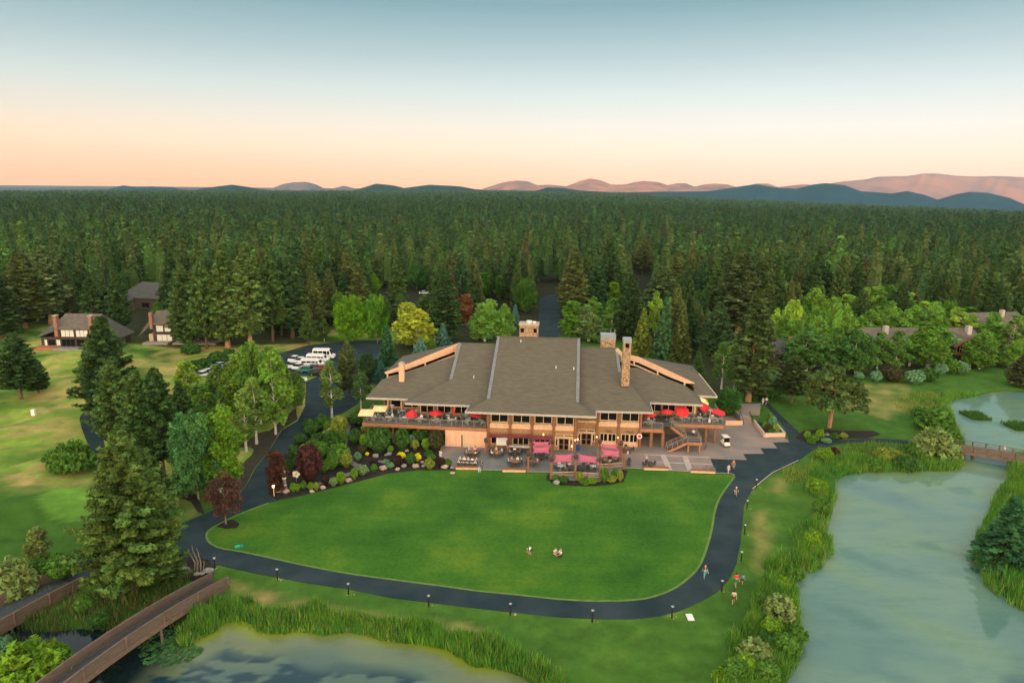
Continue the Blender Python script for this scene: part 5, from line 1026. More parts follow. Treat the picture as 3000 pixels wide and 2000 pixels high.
def stamp(P, temps, rng):
    z = land_z(P[:,:2]); Vs=[];Cs=[]; kk = rng.integers(0, len(temps), len(P)); s = P[:,2]
    pal = np.array(FCOL + [(0.08,0.055,0.03)]); pc = pal[np.minimum(rng.integers(0, len(FCOL)*14, len(P))//14 + (rng.uniform(0,1,len(P))<.012)*9, len(pal)-1)]
    br = rng.uniform(0,1,len(P)) < np.where(P[:,1]<420, .12, .02); pc[br] = (0.08,0.14,0.032); pc = pc*np.array([1.05,1.35,1.15])*rng.uniform(.8,1.2,(len(P),1))*np.interp(P[:,1],[200,420,900],[1.15,.95,.8])[:,None]; pc = pc*.75+.25*pc.mean(0); pc *= np.stack([np.interp(P[:,1],[250,700],[1,.78]),np.ones(len(P)),np.interp(P[:,1],[250,700],[1,1.35])],1)  # farther crowns darker, flatter and bluer: distance haze put into their colour
    H = (np.where(P[:,1]<300, rng.uniform(10,22,len(P)), rng.uniform(9,19,len(P)))*np.where(rng.uniform(0,1,len(P))<.16,1.32,1) + 1.5*np.sin(P[:,0]*.03+P[:,1]*.02)); wide = np.clip(s/6.4, 1, 3.2)**.8*1.4
    for k, (V, t) in enumerate(temps):
        q = np.where(kk == k)[0]
        if len(q) == 0: continue
        a = rng.uniform(0, 6.28, len(q)); ca, sa = np.cos(a)[:,None], np.sin(a)[:,None]; sc = (H[q]/18)[:,None]; w = (wide[q]*rng.uniform(.8,1.25,len(q)))[:,None]*sc**.6
        x = (V[None,:,0]*ca - V[None,:,1]*sa)*w + P[q,0][:,None]; y = (V[None,:,0]*sa + V[None,:,1]*ca)*w + P[q,1][:,None]; zz = V[None,:,2]*sc + z[q][:,None]
        Vs.append(np.stack([x,y,zz],-1).reshape(-1,3)); Cs.append((t[None,:,:]*pc[q][:,None,:]).reshape(-1,3))
    return np.concatenate(Vs), np.concatenate(Cs)
rest = FP[NIND:]; dist = rest[:,1]
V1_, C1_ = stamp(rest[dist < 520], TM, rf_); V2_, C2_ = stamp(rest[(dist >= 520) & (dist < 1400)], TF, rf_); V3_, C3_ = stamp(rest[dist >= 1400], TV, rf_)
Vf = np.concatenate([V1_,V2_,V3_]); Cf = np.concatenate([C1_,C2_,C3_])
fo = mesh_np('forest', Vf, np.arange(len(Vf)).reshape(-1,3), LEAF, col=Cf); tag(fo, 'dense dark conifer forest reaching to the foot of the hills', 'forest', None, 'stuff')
print('forest tris', len(Vf)//3, 'counts', [int((dist<520).sum()), int(((dist>=520)&(dist<1400)).sum()), int((dist>=1400).sum())])
# ------------------------------------------------------------------ shrubs
def shrub_tpl(key, R, H, seed, n=150, nper=12, size=.15, lumpy=.12, flat=False):
    rng=np.random.default_rng(seed); d=rng.normal(0,1,(n,3)); d/=np.linalg.norm(d,axis=1)[:,None]; d[:,2]=np.abs(d[:,2])*1.15-.15
    lump=1+lumpy*np.sin(d[:,0]*5+seed)*np.cos(d[:,1]*4+seed*2); c=np.stack([d[:,0]*R*lump*.88,d[:,1]*R*lump*.88,np.maximum(.08,(d[:,2]*.5+.5)*H*lump*.92)],1)*1.0
    r=np.full(n,R*.17); V,t=leaves(c,r,nper,size,tones(n,rng,.75,1.3,.08),rng,up=.35)
    inner=MB().lathe([(R*.35,0),(R*.72,H*.25),(R*.74,H*.5),(R*.5,H*.75),(.05,H*.86)],9); iv=np.array(inner.V); 
    tri=[]; 
    for f in inner.F:
        for k in range(1,len(f)-1): tri+= [f[0],f[k],f[k+1]]
    V=np.concatenate([V,iv[tri]]); t=np.concatenate([t,np.full((len(tri),3),.7)])
    mb=MB().tube([(0,0,-.1),(0,0,H*.3)],[.06,.04],5)
    tm=mesh_np('stem',mb.V,mb.F,BARK['grey']).data; cm=mesh_np('foliage_crown',V,np.arange(len(V)).reshape(-1,3),LEAF,col=t).data
    for o in [o for o in COL.objects if o.parent is None and o.data in (tm,cm)]: bpy.data.objects.remove(o)
    w=np.percentile(np.hypot(V[:,0],V[:,1]),95); TPL[key]=(tm,cm,H,float(w))
for i in range(4): shrub_tpl('shrub%d'%i,1.0,1.7,400+i,lumpy=.06+.06*i)
shrub_tpl('ovalshrub',.9,2.2,410,lumpy=.05); shrub_tpl('lowshrub',1.2,1.0,411,lumpy=.18)
def willow_tpl(key, seed):
    rng=np.random.default_rng(seed); n=150; a=rng.uniform(0,6.28,n); rr=np.sqrt(rng.uniform(0,1,n))*1.7; z=2.5*(1-(rr/2.0)**2)*rng.uniform(.35,1,n)+.15
    V,t=leaves(np.stack([rr*np.cos(a),rr*np.sin(a),z],1),np.full(n,.30),14,.17,tones(n,rng,.6,1.35,.1),rng,up=.5,elong=1.5); mb=MB()
    for k in range(7): b=k*.9; mb.tube([(0,0,-.1),(math.cos(b)*.5,math.sin(b)*.5,1.0),(math.cos(b)*1.0,math.sin(b)*1.0,2.1)],[.07,.05,.02],5)
    tm=mesh_np('stem',mb.V,mb.F,BARK['grey']).data; cm=mesh_np('foliage_crown',V,np.arange(len(V)).reshape(-1,3),LEAF,col=t).data
    for o in [o for o in COL.objects if o.parent is None and o.data in (tm,cm)]: bpy.data.objects.remove(o)
    TPL[key]=(tm,cm,2.6,1.6)
for i in range(2): willow_tpl('willow%d'%i,430+i)
DG=(0.040,0.10,0.024); MG=(0.066,0.15,0.026); LG=(0.11,0.21,0.018); YG=(0.17,0.21,0.04); PG_=(0.14,0.22,0.11); BG=(0.11,0.22,0.15); YEL=(0.62,0.55,0.02); BR=(0.05,0.05,0.025); PL=(0.035,0.016,0.020)
CN={DG:'dark green',MG:'mid-green',LG:'lime-green',YG:'yellow-green',PG_:'pale green',BG:'blue-green',YEL:'bright yellow',BR:'brownish',PL:'dark purple',WILLOW:'pale willowy',PLUM:'dark red'}
ZONES=[('in the bed between road and steps','garden shrubs left of the narrow steps',[
 (862,1346,1313,32,DG),(893,1327,1306,30,YG),(908,1406,1320,62,PLUM),(944,1349,1305,39,MG),(916,1313,1291,32,MG),(972,1314,1269,36,DG),(996,1360,1311,54,MG),(1014,1368,1331,30,YG),(951,1382,1356,28,MG),(973,1374,1340,30,MG),(844,1385,1351,20,DG),(908,1252,1234,34,DG),(946,1260,1226,40,DG),(913,1276,1240,34,DG),(976,1268,1234,44,MG),(996,1278,1227,40,YG),(934,1303,1275,34,DG),(964,1290,1262,34,YG),(880,1300,1275,30,DG),(1002,1302,1268,26,MG),(868,1370,1345,26,DG),(930,1330,1306,26,DG)]),
 ('in the garden under the left terrace','garden shrubs under the left terrace',[
 (1075,1275,1246,25,YG),(1092,1258,1242,18,MG),(1136,1266,1234,36,LG),(1201,1266,1238,34,LG),(1070,1314,1278,25,LG),(1110,1324,1266,58,DG),(1177,1319,1266,37,DG),(1216,1317,1292,20,YG),(1248,1317,1289,21,LG),(1234,1295,1264,42,DG),(1277,1318,1271,36,BR),(1144,1326,1309,15,LG),(1040,1300,1264,32,DG),(1050,1245,1214,38,DG),(1100,1290,1262,22,BG),(1160,1290,1264,26,DG),(1060,1330,1308,22,BR),(1205,1302,1278,20,BG),(1255,1340,1322,20,DG)]),
 ('among the boulders along the lawn edge','low shrubs among the boulders along the lawn edge',[
 (1176,1344,1325,27,YEL),(1224,1350,1328,21,YEL),(1076,1334,1324,12,YEL),(1166,1362,1337,40,PL),(1204,1361,1327,30,DG),(1259,1373,1344,30,YG),(1264,1347,1330,26,MG),(1292,1367,1339,26,PL),(1312,1363,1344,24,MG),(1144,1371,1354,23,BG),(1096,1381,1359,21,MG),(1063,1390,1364,34,PG_),(1038,1403,1370,21,LG),(1048,1349,1324,23,BG),(1000,1416,1381,27,LG),(977,1423,1399,25,PG_),(911,1436,1412,17,LG),(927,1436,1412,17,YG),(860,1439,1414,20,LG),(871,1438,1416,18,LG),(889,1432,1410,22,MG),(954,1419,1398,26,PL),(1096,1362,1348,24,PL),(1130,1360,1346,22,BG)]),
 ('in front of the shade-sail terrace','shrubs in front of the shade-sail terrace',[
 (1628,1409,1393,18,MG),(1652,1414,1398,24,DG),(1698,1411,1386,20,YG),(1733,1417,1402,26,LG),(1712,1419,1406,24,MG),(1770,1412,1376,22,MG),(1802,1404,1378,20,MG),(1790,1412,1396,26,YG),(1816,1410,1382,16,YG)]),
 ('in the peach-walled planter by the steps','shrubs in the peach-walled planter',[
 (2252,1246,1204,20,MG),(2262,1258,1216,22,BG),(2250,1268,1240,22,BR),(2272,1272,1244,20,YG),(2240,1258,1236,16,LG),(2262,1276,1258,24,DG)]),
 ('in the rounded hedge below the right-hand grove','shrubs below the right-hand grove',[
 (2566,1118,1087,32,BG),(2516,1112,1090,28,BG),(2613,1117,1075,64,BR),(2678,1124,1086,56,BG),(2716,1116,1078,60,DG),(2756,1098,1064,34,BG),(2787,1094,1055,52,MG),(2814,1094,1060,40,BG),(2256,1112,1084,58,BG),(2248,1162,1116,86,DG),(2300,1146,1108,60,DG),(2200,1170,1148,40,DG)]),
 ('in the bed at the foot of the forked pine','shrubs at the foot of the forked pine',[
 (2364,1286,1262,20,LG),(2386,1292,1274,26,MG),(2402,1284,1258,22,LG),(2420,1296,1284,30,BG),(2444,1288,1268,26,DG),(2376,1298,1288,26,MG),(2470,1284,1268,22,YG)]),
 ('on the marshy shore of the right-hand pond','shrubs on the right-hand shore',[
 (2335,1880,1838,60,MG),(2180,1965,1920,70,LG),(2245,1990,1945,80,MG),(2330,1700,1660,50,MG),(2380,1600,1555,56,LG),(2405,1500,1460,50,MG),(2390,1440,1405,60,LG),(2240,1895,1860,50,DG),(2115,1995,1965,60,LG),(2550,1372,1345,60,MG),(2650,1370,1340,70,DG),
 (2735,1330,1256,112,WILLOW),(2690,1330,1300,70,MG),(2780,1340,1300,60,WILLOW),(2735,1258,1198,96,MG),(2764,1226,1200,34,DG),(2700,1230,1190,60,MG),(2790,1300,1268,50,MG),(2282,1808,1740,84,WILLOW),(2292,1722,1690,50,LG),(2212,1930,1874,96,WILLOW),(2258,1855,1814,60,LG),(2150,1985,1940,80,MG),(2300,1905,1862,70,MG),(2440,1330,1310,34,PLUM),(2415,1345,1315,50,LG),(2600,1345,1318,80,YG),(2870,1222,1208,24,DG),(2230,1770,1735,40,MG)]),
 ('on the left bank near the footbridges','shrubs on the left bank near the footbridges',[
 (42,1740,1636,118,WILLOW),(90,1995,1886,195,LG),(168,2000,1905,110,LG),(10,1930,1870,60,BG),(178,1695,1630,84,MG),(215,1376,1290,110,MG),(160,1360,1318,60,MG),(120,1690,1640,70,MG),(300,1840,1790,60,DG),(250,1790,1750,60,MG),(640,1070,1030,60,DG),(590,1092,1052,56,DG),(560,1035,1010,60,DG),(670,1045,1022,36,DG)])]
BED_POLYS=[BED]
for phr,grp,rows in ZONES:
    bycol={}
    for r in sorted(rows,key=lambda r:r[0]): bycol.setdefault(r[4],[]).append(r)
    gs = 1.22 if ('steps' in phr and 'bed' in phr) or 'terrace' in phr else 1.0
    for c,rs in bycol.items():
        for i,(px,yb,yt,w,_) in enumerate(rs):
            p,h,wm=crown_px(px,yb,yt,w,0.05 if 780<px<1330 and yb<1445 and yb>1225 else None)
            h=max(h,.35)*gs; wm*=gs; key=('willow%d'%(i%2) if c==WILLOW or w>90 else ('lowshrub' if h<wm*.6 else ('ovalshrub' if h>wm*1.25 else 'shrub%d'%(int(px)%4))))
            big = '' ; n=len(rs); cn=CN[c]; 
            lab='%s shrub %s'%(cn,phr) if n==1 else '%s %s shrub %s'%(('leftmost' if i==0 else ('rightmost' if i==n-1 else ORD[i]+' from left')),cn,phr)
            place(key,(p[0],p[1],p[2]),h,wm,c,'shrub',lab,'shrub',grp,parts=('stem','foliage_crown'))
# boulders
def boulder(px,py,w,col,lab,seed):
    rng=np.random.default_rng(seed); p=G(px,py,.05); r=w/FPX*((p-CPOS)@_f)/2; V=[];F=[]; nu,nv=9,6
    for j in range(nv+1):
        for i in range(nu):
            a=2*math.pi*i/nu; t=math.pi*j/nv; k=r*(1+.22*math.sin(3*a+seed)*math.sin(t*2)+.1*rng.normal()*(0<j<nv)); V.append((k*math.sin(t)*math.cos(a)*1.1,k*math.sin(t)*math.sin(a)*.85,k*math.cos(t)*.7+r*.35))
    for j in range(nv):
        for i in range(nu): F.append([j*nu+i,j*nu+(i+1)%nu,(j+1)*nu+(i+1)%nu,(j+1)*nu+i])
    o=mesh_np('boulder',V,F,mat('boulder_'+col,{'grey':(.26,.25,.25),'tan':(.42,.33,.25),'pink':(.38,.27,.24)}[col],rough=.95,scale=4,detail=8),loc=tuple(p),smooth=True); tag(o,lab,'boulder','boulders in the garden bed')
BL=sorted([(1100,1338,16,'grey'),(1131,1334,8,'grey'),(1139,1332,14,'grey'),(1123,1374,20,'pink'),(1183,1366,14,'grey'),(1218,1368,17,'pink'),(1240,1366,9,'grey'),(1237,1355,9,'pink'),(1302,1370,18,'tan'),(1164,1376,12,'pink'),(1022,1409,17,'pink'),(946,1430,15,'tan'),(838,1442,18,'pink'),(817,1440,16,'grey'),(914,1441,12,'tan'),(1060,1322,9,'pink'),(1192,1322,10,'pink'),(1795,1411,13,'grey'),(1630,1416,18,'grey'),(2424,1276,12,'grey'),(1325,1371,9,'grey')])
for c in ('grey','tan','pink'):
    rs=[b for b in BL if b[3]==c]
    for i,b in enumerate(rs): boulder(b[0],b[1],b[2]*1.15,c,'%s %s boulder in the planted beds'%('leftmost' if i==0 else ('rightmost' if i==len(rs)-1 else ORD[i]+' from left'),{'grey':'grey','tan':'tan','pink':'pinkish-brown'}[c]),b[0])
# ------------------------------------------------------------------ reeds, lily pads, rough grass: stuff
def blades(P, z, hgt, wid, col, rng, lean=.42):
    n=len(P); a=rng.uniform(0,6.28,n); l=rng.uniform(0,lean,n)*hgt; b=rng.uniform(0,6.28,n); base=np.column_stack([P,z]); off=np.column_stack([np.cos(b),np.sin(b),np.zeros(n)])*(wid/2)[:,None]
    tip=base+np.column_stack([np.cos(a)*l,np.sin(a)*l,hgt]); mid=base+(tip-base)*.55+off*.0; V=np.stack([base-off,base+off,mid+off*.8,mid-off*.8,tip],1).reshape(-1,3)
    k=np.arange(n)[:,None]*5; F=np.concatenate([k+np.array([[0,1,2]]),k+np.array([[0,2,3]]),k+np.array([[3,2,4]])]); C=np.repeat(col,5,0)*np.tile(np.array([.85,.85,1,1,1.08]),n)[:,None]; return V,F,C
def reed_bed(name,lab,poly,n,inn,out,bbox,hr,rng,cat='reeds',cols=((.10,.28,.03),(.17,.36,.03),(.06,.20,.03),(.10,.25,.03),(.20,.36,.04),(.07,.24,.03)),test=None,clump=True):
    P=[]; tot_=0
    while tot_<n:
        q=rng.uniform((bbox[0],bbox[2]),(bbox[1],bbox[3]),(n*3,2)); d=sdist(q,poly); w=wob(q,6,1)*1.0; k=(d>-inn-.5*np.clip(w,0,1))&(d<out*(1+.55*w)); 
        if test is not None: k&=test(q)
        if clump: k&=(rng.uniform(0,1,len(q))<np.clip(.65+.6*wob(q,1.6,2),.08,1))
        P.append(q[k]); tot_+=k.sum()
    P=np.concatenate(P)[:n]; z=np.maximum(land_z(P),WZ-.1); h=rng.uniform(*hr,n)*(1+.25*wob(P,4,3)+.25*wob(P,1.3,0)); cc=np.array(cols); ci=np.clip(((wob(P,5,4)+1)*len(cc)/2+rng.normal(0,.9,n)).astype(int),0,len(cc)-1)
    bc=cc[ci]*rng.uniform(.7,1.3,(n,1)); dead=rng.uniform(0,1,n)<.05; bc[dead]=(.26,.20,.09); V,F,C=blades(P,z,h,rng.uniform(.03,.085,n),bc,rng); o=mesh_np(name,V,F,LEAF,col=C); tag(o,lab,cat,None,'stuff'); return o
rr_=np.random.default_rng(77)
notbridge=lambda q: ~(((np.abs((q[:,0]+34.6)*.95-(q[:,1]-62)*.33)<2.0)&(q[:,1]<69.0)&(q[:,0]<-28)))&(q[:,0]>-33.5)
reed_bed('reeds','tall green reeds fringing the near left pond',POND_W,40000,.7,2.1,(-36,12,44,74),(.7,1.45),rr_,test=lambda q:(q[:,0]>-33.0)&~((q[:,0]<-28)&(q[:,1]>66.5)))
reed_bed('reeds','tall green reeds fringing the right pond',POND_E,70000,.4,3.4,(24,150,46,150),(.7,1.5),rr_)
reed_bed('reeds','broad swathe of green reeds on the lower right bank',POND_E,40000,.2,6.0,(18,44,46,80),(.5,1.2),rr_,test=lambda q:(q[:,1]<72+.0*q[:,0])&(sdist(q,ASPH)>3.5))
reed_bed('marsh_grass','dark rank grass on the stream banks between the footbridges',POND_W,14000,.2,7.5,(-60,-30,48,72),(.4,1.1),rr_,'marsh grass',((.05,.12,.02),(.10,.18,.03),(.18,.19,.06)),test=lambda q:(sdist(q,ASPH)>.3)&~((np.abs(q[:,0]+35-(q[:,1]-62)*.33+.8)<2.6)&(q[:,1]>62))&(q[:,0]<-31.8))
reed_bed('marsh_grass','rank grass and sedge bank behind the right-hand reeds',POND_E,26000,-2.0,8.5,(30,150,46,150),(.3,.9),rr_,'marsh grass',((.10,.21,.03),(.18,.29,.04),(.25,.30,.06)),test=lambda q:(sdist(q,ASPH)>.6)&((q[:,1]>99)|(q[:,0]>60)|(q[:,1]<58)))
# islets of reeds in the upper pond
for k,(pts,lab) in enumerate(((((2826,1222),(2840,1206),(2870,1212),(2882,1226),(2862,1236)),'small reed islet in the upper pond, the left one'),(((2954,1250),(2975,1238),(3030,1244),(3030,1262),(2980,1262)),'reed islet at the right edge of the upper pond'))):
    pl=PG(pts,WZ); c=pl.mean(0); n=1500; q=c+np.clip(rr_.normal(0,1,(n,2)),-1.6,1.6)*pl.std(0)*(.62 if k==0 else .7); V,F,C=blades(q,np.full(n,WZ-.1),rr_.uniform(.5,1.2,n),rr_.uniform(.06,.14,n),np.array([[.05,.13,.02]])*rr_.uniform(.7,1.5,(n,1)),rr_); o=mesh_np('reed_islet',V,F,LEAF,col=C); tag(o,lab,'reed islet')
# lily pads
V=[];F=[];C=[]; n=0
pads=PG([(405,1900),(440,1855),(520,1830),(560,1880),(600,1905),(560,1935),(480,1950),(420,1945)],WZ); bb=(pads.min(0),pads.max(0))
while n<420:
    q=rr_.uniform(bb[0],bb[1]); 
    if not inside(q,pads)[0]: continue
    r=rr_.uniform(.10,.24); m=7; b=len(V); z=WZ+.02+rr_.uniform(0,.05); V.append((q[0],q[1],z)); t=rr_.uniform(.6,1.5); C.append((.05*t,.14*t,.04*t))
    tl=rr_.normal(0,.12,2)
    for i in range(m): a=6.28*i/m; V.append((q[0]+r*math.cos(a),q[1]+r*math.sin(a),z+r*(tl[0]*math.cos(a)+tl[1]*math.sin(a)))); C.append((.05*t,.14*t,.04*t))
    for i in range(m-1): F.append([b,b+1+i,b+2+i])
    n+=1
o=mesh_np('lily_pads',np.array(V),np.array(F),LEAF,col=np.array(C)); tag(o,'green lily pads crowding the water beside the front footbridge','lily pads',None,'stuff')
# ------------------------------------------------------------------ footbridges
M_BRW = mat('bridge_boards', (0.150,0.112,0.092), (0.105,0.080,0.068), scale=1.2, rough=.9, stretch=(1,1,6), detail=7); M_BRD = mat('bridge_deck', (0.060,0.072,0.082), (0.045,0.055,0.062), scale=2, rough=.85); M_BRR = mat('bridge_rust', (0.175,0.118,0.088), (0.125,0.085,0.064), scale=2, rough=.9)
def bridge(label, near, far, rise, z0, ph=1.05, panel=True, beam=.5, n=14, open_far=False):
    """near/far: plan end points (2) of the two railings; arched"""
    a0,a1=[Vector((*p,0)) for p in near]; b0,b1=[Vector((*p,0)) for p in far]; r=empty('footbridge'); tag(r,label,'footbridge'); zz=lambda t: z0+rise*4*t*(1-t)
    V=[];F=[]
    for i in range(n+1):
        t=i/n; p=a0.lerp(a1,t); q=b0.lerp(b1,t); z=zz(t); V+=[(p.x,p.y,z),(q.x,q.y,z),(q.x,q.y,z-.15),(p.x,p.y,z-.15)]
    for i in range(n):
        k=4*i
        for j in range(4): F.append([k+j,k+4+j,k+4+(j+1)%4,k+(j+1)%4][::-1])
    F+= [[0,1,2,3],[4*n+3,4*n+2,4*n+1,4*n]]; mesh_np('deck',V,F,M_BRD,r)
    for side,(e0,e1),opn in ((-1,(a0,a1),not panel),(1,(b0,b1),open_far or not panel)):
        pm=MB(); rm=MB(); bm=MB(); om=(a0-b0).normalized()*(-side)*-1; om=(e0-(b0 if side<0 else a0)).normalized()*.06
        for i in range(n):
            t0,t1=i/n,(i+1)/n; p=e0.lerp(e1,t0)+om; q=e0.lerp(e1,t1)+om; p.z=zz(t0); q.z=zz(t1); up=Vector((0,0,1))
            if not opn: pm.beam(p+up*(ph*.48),q+up*(ph*.48),.06,ph*.86)
            else: pm.beam(p+up*.3,q+up*.3,.05,.05); pm.beam(p+up*.6,q+up*.6,.05,.05)
            rm.beam(p+up*ph,q+up*ph,.16,.09); bm.beam(p-up*beam*.5,q-up*beam*.5,.2,beam); 
        pm.build('side_boards' if not opn else 'rail_wires',M_BRW,r); rm.build('handrail',M_BRR,r); bm.build('girder',M_BRR,r)
        for i in range(0,n+1,2):
            p=e0.lerp(e1,i/n)+om*2.4; z=zz(i/n); MB().box(p.x-.08,p.x+.08,p.y-.08,p.y+.08,z-beam*.6,z+ph+.04).build('post',M_BRR,r)
    for t in (.3,.7):
        for e0,e1 in ((a0,a1),(b0,b1)): p=e0.lerp(e1,t); MB().tube([(p.x,p.y,-1.8),(p.x,p.y,zz(t)-.1)],.14,8).build('pile',M_BRW,r)
    return r
bridge('long arched boarded footbridge in the lower left corner, over the lily pads',((-31.3,68.3),(-41.0,39.0)),((-33.2,69.0),(-43.0,39.6)),1.45,.25)
bridge('wider boarded footbridge with a grey deck at the left edge, behind the arched one',((-47.3,67.9),(-55.5,43.0)),((-51.0,69.2),(-59.3,44.2)),.5,.15)
bridge('brown footbridge over the channel at the right edge, with an open far railing',((76.6,112.9),(88.5,106.3)),((77.8,115.2),(89.7,108.6)),.35,.65,open_far=True)
# kerbs of pale edging
M_KERB=mat('pale_edging',(0.40,0.36,0.30),(0.30,0.27,0.23),scale=3,rough=.9)
for pts,lab in (([(1334,1376),(1471,1379),(1560,1384),(1610,1384)],'a'),([(1828,1372),(1885,1375),(2022,1383),(2095,1387),(2142,1388),(2152,1394)],'b'),([(2204,1434),(2263,1386),(2339,1350)],'c')):
    o=strip('kerb',[g2(*p) for p in pts],.16,.17,M_KERB); 
# bands in the paving on the right
M_BAND=mat('pink_paving',(0.46,0.35,0.33),(0.38,0.30,0.28),scale=2,rough=.9)
for i,(a,b,w) in enumerate((((1885,1332),(2079,1341),.35),((1925,1355),(2086,1361),.3),((1941,1332),(1962,1378),.9),((2006,1336),(2022,1380),.9))): o=strip('paving_band',[g2(*a),g2(*b)],w,.112+.006*i,M_BAND)
M_CONC=mat('patio_concrete',(0.125,0.135,0.140),(0.175,0.17,0.165),scale=.5,rough=.8,detail=7)
tri_sheet('patio',PG([(1318,1330),(1440,1312),(1690,1322),(1745,1312),(1750,1345),(1822,1352),(1826,1370),(1757,1408),(1614,1403),(1610,1382),(1471,1375),(1345,1372)]),.112,M_CONC,skirt=.03)
tri_sheet('patio_bed',PG([(1606,1386),(1616,1404),(1700,1409),(1757,1412),(1826,1375),(1840,1380),(1826,1412),(1790,1419),(1745,1424),(1690,1424),(1625,1420),(1600,1402)]),.07,M_BEDS)
tri_sheet('mulch_circle',PG([(632,1532),(650,1524),(685,1523),(702,1534),(695,1546),(660,1549),(636,1543)]),.06,M_BEDS)
tri_sheet('mulch_circle',PG([(520,1640),(560,1632),(610,1640),(628,1662),(622,1690),(580,1702),(535,1698),(518,1670)]),.075,M_BEDS)
tri_sheet('mulch_circle',PG([(490,1432),(530,1430),(570,1445),(590,1480),(600,1505),(580,1500),(560,1470),(520,1452),(490,1445)]),.075,M_BEDS)
tri_sheet('mulch_bed',PG([(2330,1282),(2352,1262),(2400,1256),(2470,1262),(2560,1262),(2580,1272),(2540,1284),(2480,1284),(2400,1300),(2362,1296)]),.06,M_BEDS)
M_STEP=mat('sandstone_steps',(0.20,0.165,0.15),(0.14,0.12,0.11),scale=1.5,rough=.9,stretch=(1,5,1))
strip('garden_steps',[g2(1016,1248),g2(1008,1280),g2(1002,1315),g2(1006,1345)],1.5,.10,M_STEP); strip('stepping_path',[g2(1010,1340),g2(1046,1365),g2(1060,1376),g2(1015,1392),g2(960,1412),g2(905,1424),g2(870,1428)],1.1,.085,M_STEP); strip('stepping_path',[g2(1108,1352),g2(1128,1352)],.9,.085,M_STEP)
# ------------------------------------------------------------------ planter walls and steps right of the lodge
def wallbox(name,a,b,z0,z1,t,m,label,cat,group=None):
    o=MB().beam((*a,(z0+z1)/2),(*b,(z0+z1)/2),t,z1-z0).build(name,m); tag(o,label,cat,group); return o
pr=empty('planter'); tag(pr,'peach-walled raised planter beside the entrance steps','planter')
q=[g2(2207,1240),g2(2239,1281),g2(2298,1279),g2(2273,1250)]
for a,b,z in ((q[0],q[1],.75),(q[1],q[2],.75),(q[2],q[3],.7)): MB().beam((*a,z/2),(*b,z/2),.3,z).build('wall',M_PEACH,pr); MB().beam((*a,z+.04),(*b,z+.04),.4,.08).build('coping',M_FASC,pr)
MB().prism([q[0],q[1],q[2],q[3]],.1,.5).build('soil',M_BEDS,pr)
us=empty('entrance_steps'); tag(us,'broad stone steps with dark handrails climbing to the upper plaza','steps')
sa,sb=g2(2176,1245),g2(2206,1245)
for i in range(6): MB().box(sa[0],sb[0],sa[1]+i*.38,sa[1]+.38*(i+1)+(3 if i==5 else 0),.05,.2*(i+1)).build('step',M_PLAZA,us)
for x in (sa[0]+.05,sb[0]-.05): MB().beam((x,sa[1],1.0),(x,sa[1]+2.4,2.1),.07).tube([(x,sa[1],.1),(x,sa[1],1.0)],.04).tube([(x,sa[1]+2.4,1.1),(x,sa[1]+2.4,2.1)],.04).build('handrail',M_GLASS,us)
up=PG([(2150,1216),(2226,1216),(2228,1197),(2150,1199)]); o=MB().prism([tuple(p) for p in up],.0,1.2).build('upper_plaza',M_PLAZA); o['kind']='structure'
wallbox('retaining_wall',g2(2124,1246),g2(2174,1246),.0,.95,.35,M_PEACH,'low peach retaining wall left of the entrance steps','wall')
for (x0,x1,y0,y1,lab) in ((1336,1400,1375,1376,'timber seat wall at the left corner of the patio, behind the seated group'),(1472,1540,1382,1383,'timber seat wall at the patio edge, middle left'),(1886,1958,1376,1378,'timber seat wall at the lawn edge near the pink paving'),(2023,2094,1384,1387,'timber seat wall at the lawn edge nearest the asphalt')):
    a,b=g2(x0,y0),g2(x1,y1); r=empty('seat_wall'); tag(r,lab,'seat wall','timber seat walls along the lawn'); MB().beam((*a,.28),(*b,.28),.4,.42).build('wall',M_FRAME,r); MB().beam((*a,.53),(*b,.53),.6,.08).build('seat',M_CEDAR,r)
# ------------------------------------------------------------------ shade-sail terraces
M_SAIL=mat('pink_sail',(0.50,0.115,0.17),(0.44,0.095,0.145),scale=3,rough=.8); M_SAILD=mat('maroon_sail',(0.20,0.040,0.045),(0.15,0.030,0.035),scale=3,rough=.85)
def sail(name,cor,zs,label,m=M_SAIL,sag=.25,n=6):
    P_=[Vector(G(x,y,z)) for (x,y),z in zip(cor,zs)]; V=[];F=[]
    for j in range(n+1):
        for i in range(n+1):
            u,v=i/n,j/n; uu=.5+(u-.5)*(1-.22*math.sin(math.pi*v)); vv=.5+(v-.5)*(1-.22*math.sin(math.pi*u)); p=(P_[0]*(1-uu)+P_[1]*uu)*(1-vv)+(P_[3]*(1-uu)+P_[2]*uu)*vv; p.z-=sag*math.sin(math.pi*u)*math.sin(math.pi*v); V.append(tuple(p))
    for j in range(n):
        for i in range(n): k=j*(n+1)+i; F.append([k+n+1,k+n+2,k+1,k])
    o=mesh_np(name,V,F,m,smooth=True); s=o.modifiers.new('thick','SOLIDIFY'); s.thickness=.015; tag(o,label,'shade sail','shade sails over the patio'); return o
sail('shade_sail',[(1624,1330),(1681,1327),(1680,1352),(1619,1354)],[3.3,3.3,2.7,2.7],'pink shade sail at the front of the terrace, left of the middle post')
sail('shade_sail',[(1692,1327),(1751,1337),(1753,1357),(1691,1353)],[3.3,3.3,2.7,2.7],'pink shade sail at the front of the terrace, right of the middle post')
sail('shade_sail',[(1759,1299),(1811,1301),(1814,1318),(1759,1310)],[3.3,3.3,3.0,3.0],'narrow rear one of the two right-hand pink shade sails')
sail('shade_sail',[(1760,1312),(1817,1320),(1818,1337),(1761,1337)],[3.2,3.2,2.7,2.7],'deep front one of the two right-hand pink shade sails')
sail('shade_sail',[(1558,1292),(1613,1292),(1611,1306),(1559,1308)],[3.2,3.2,3.0,3.0],'rear one of the two left-hand pink shade sails')
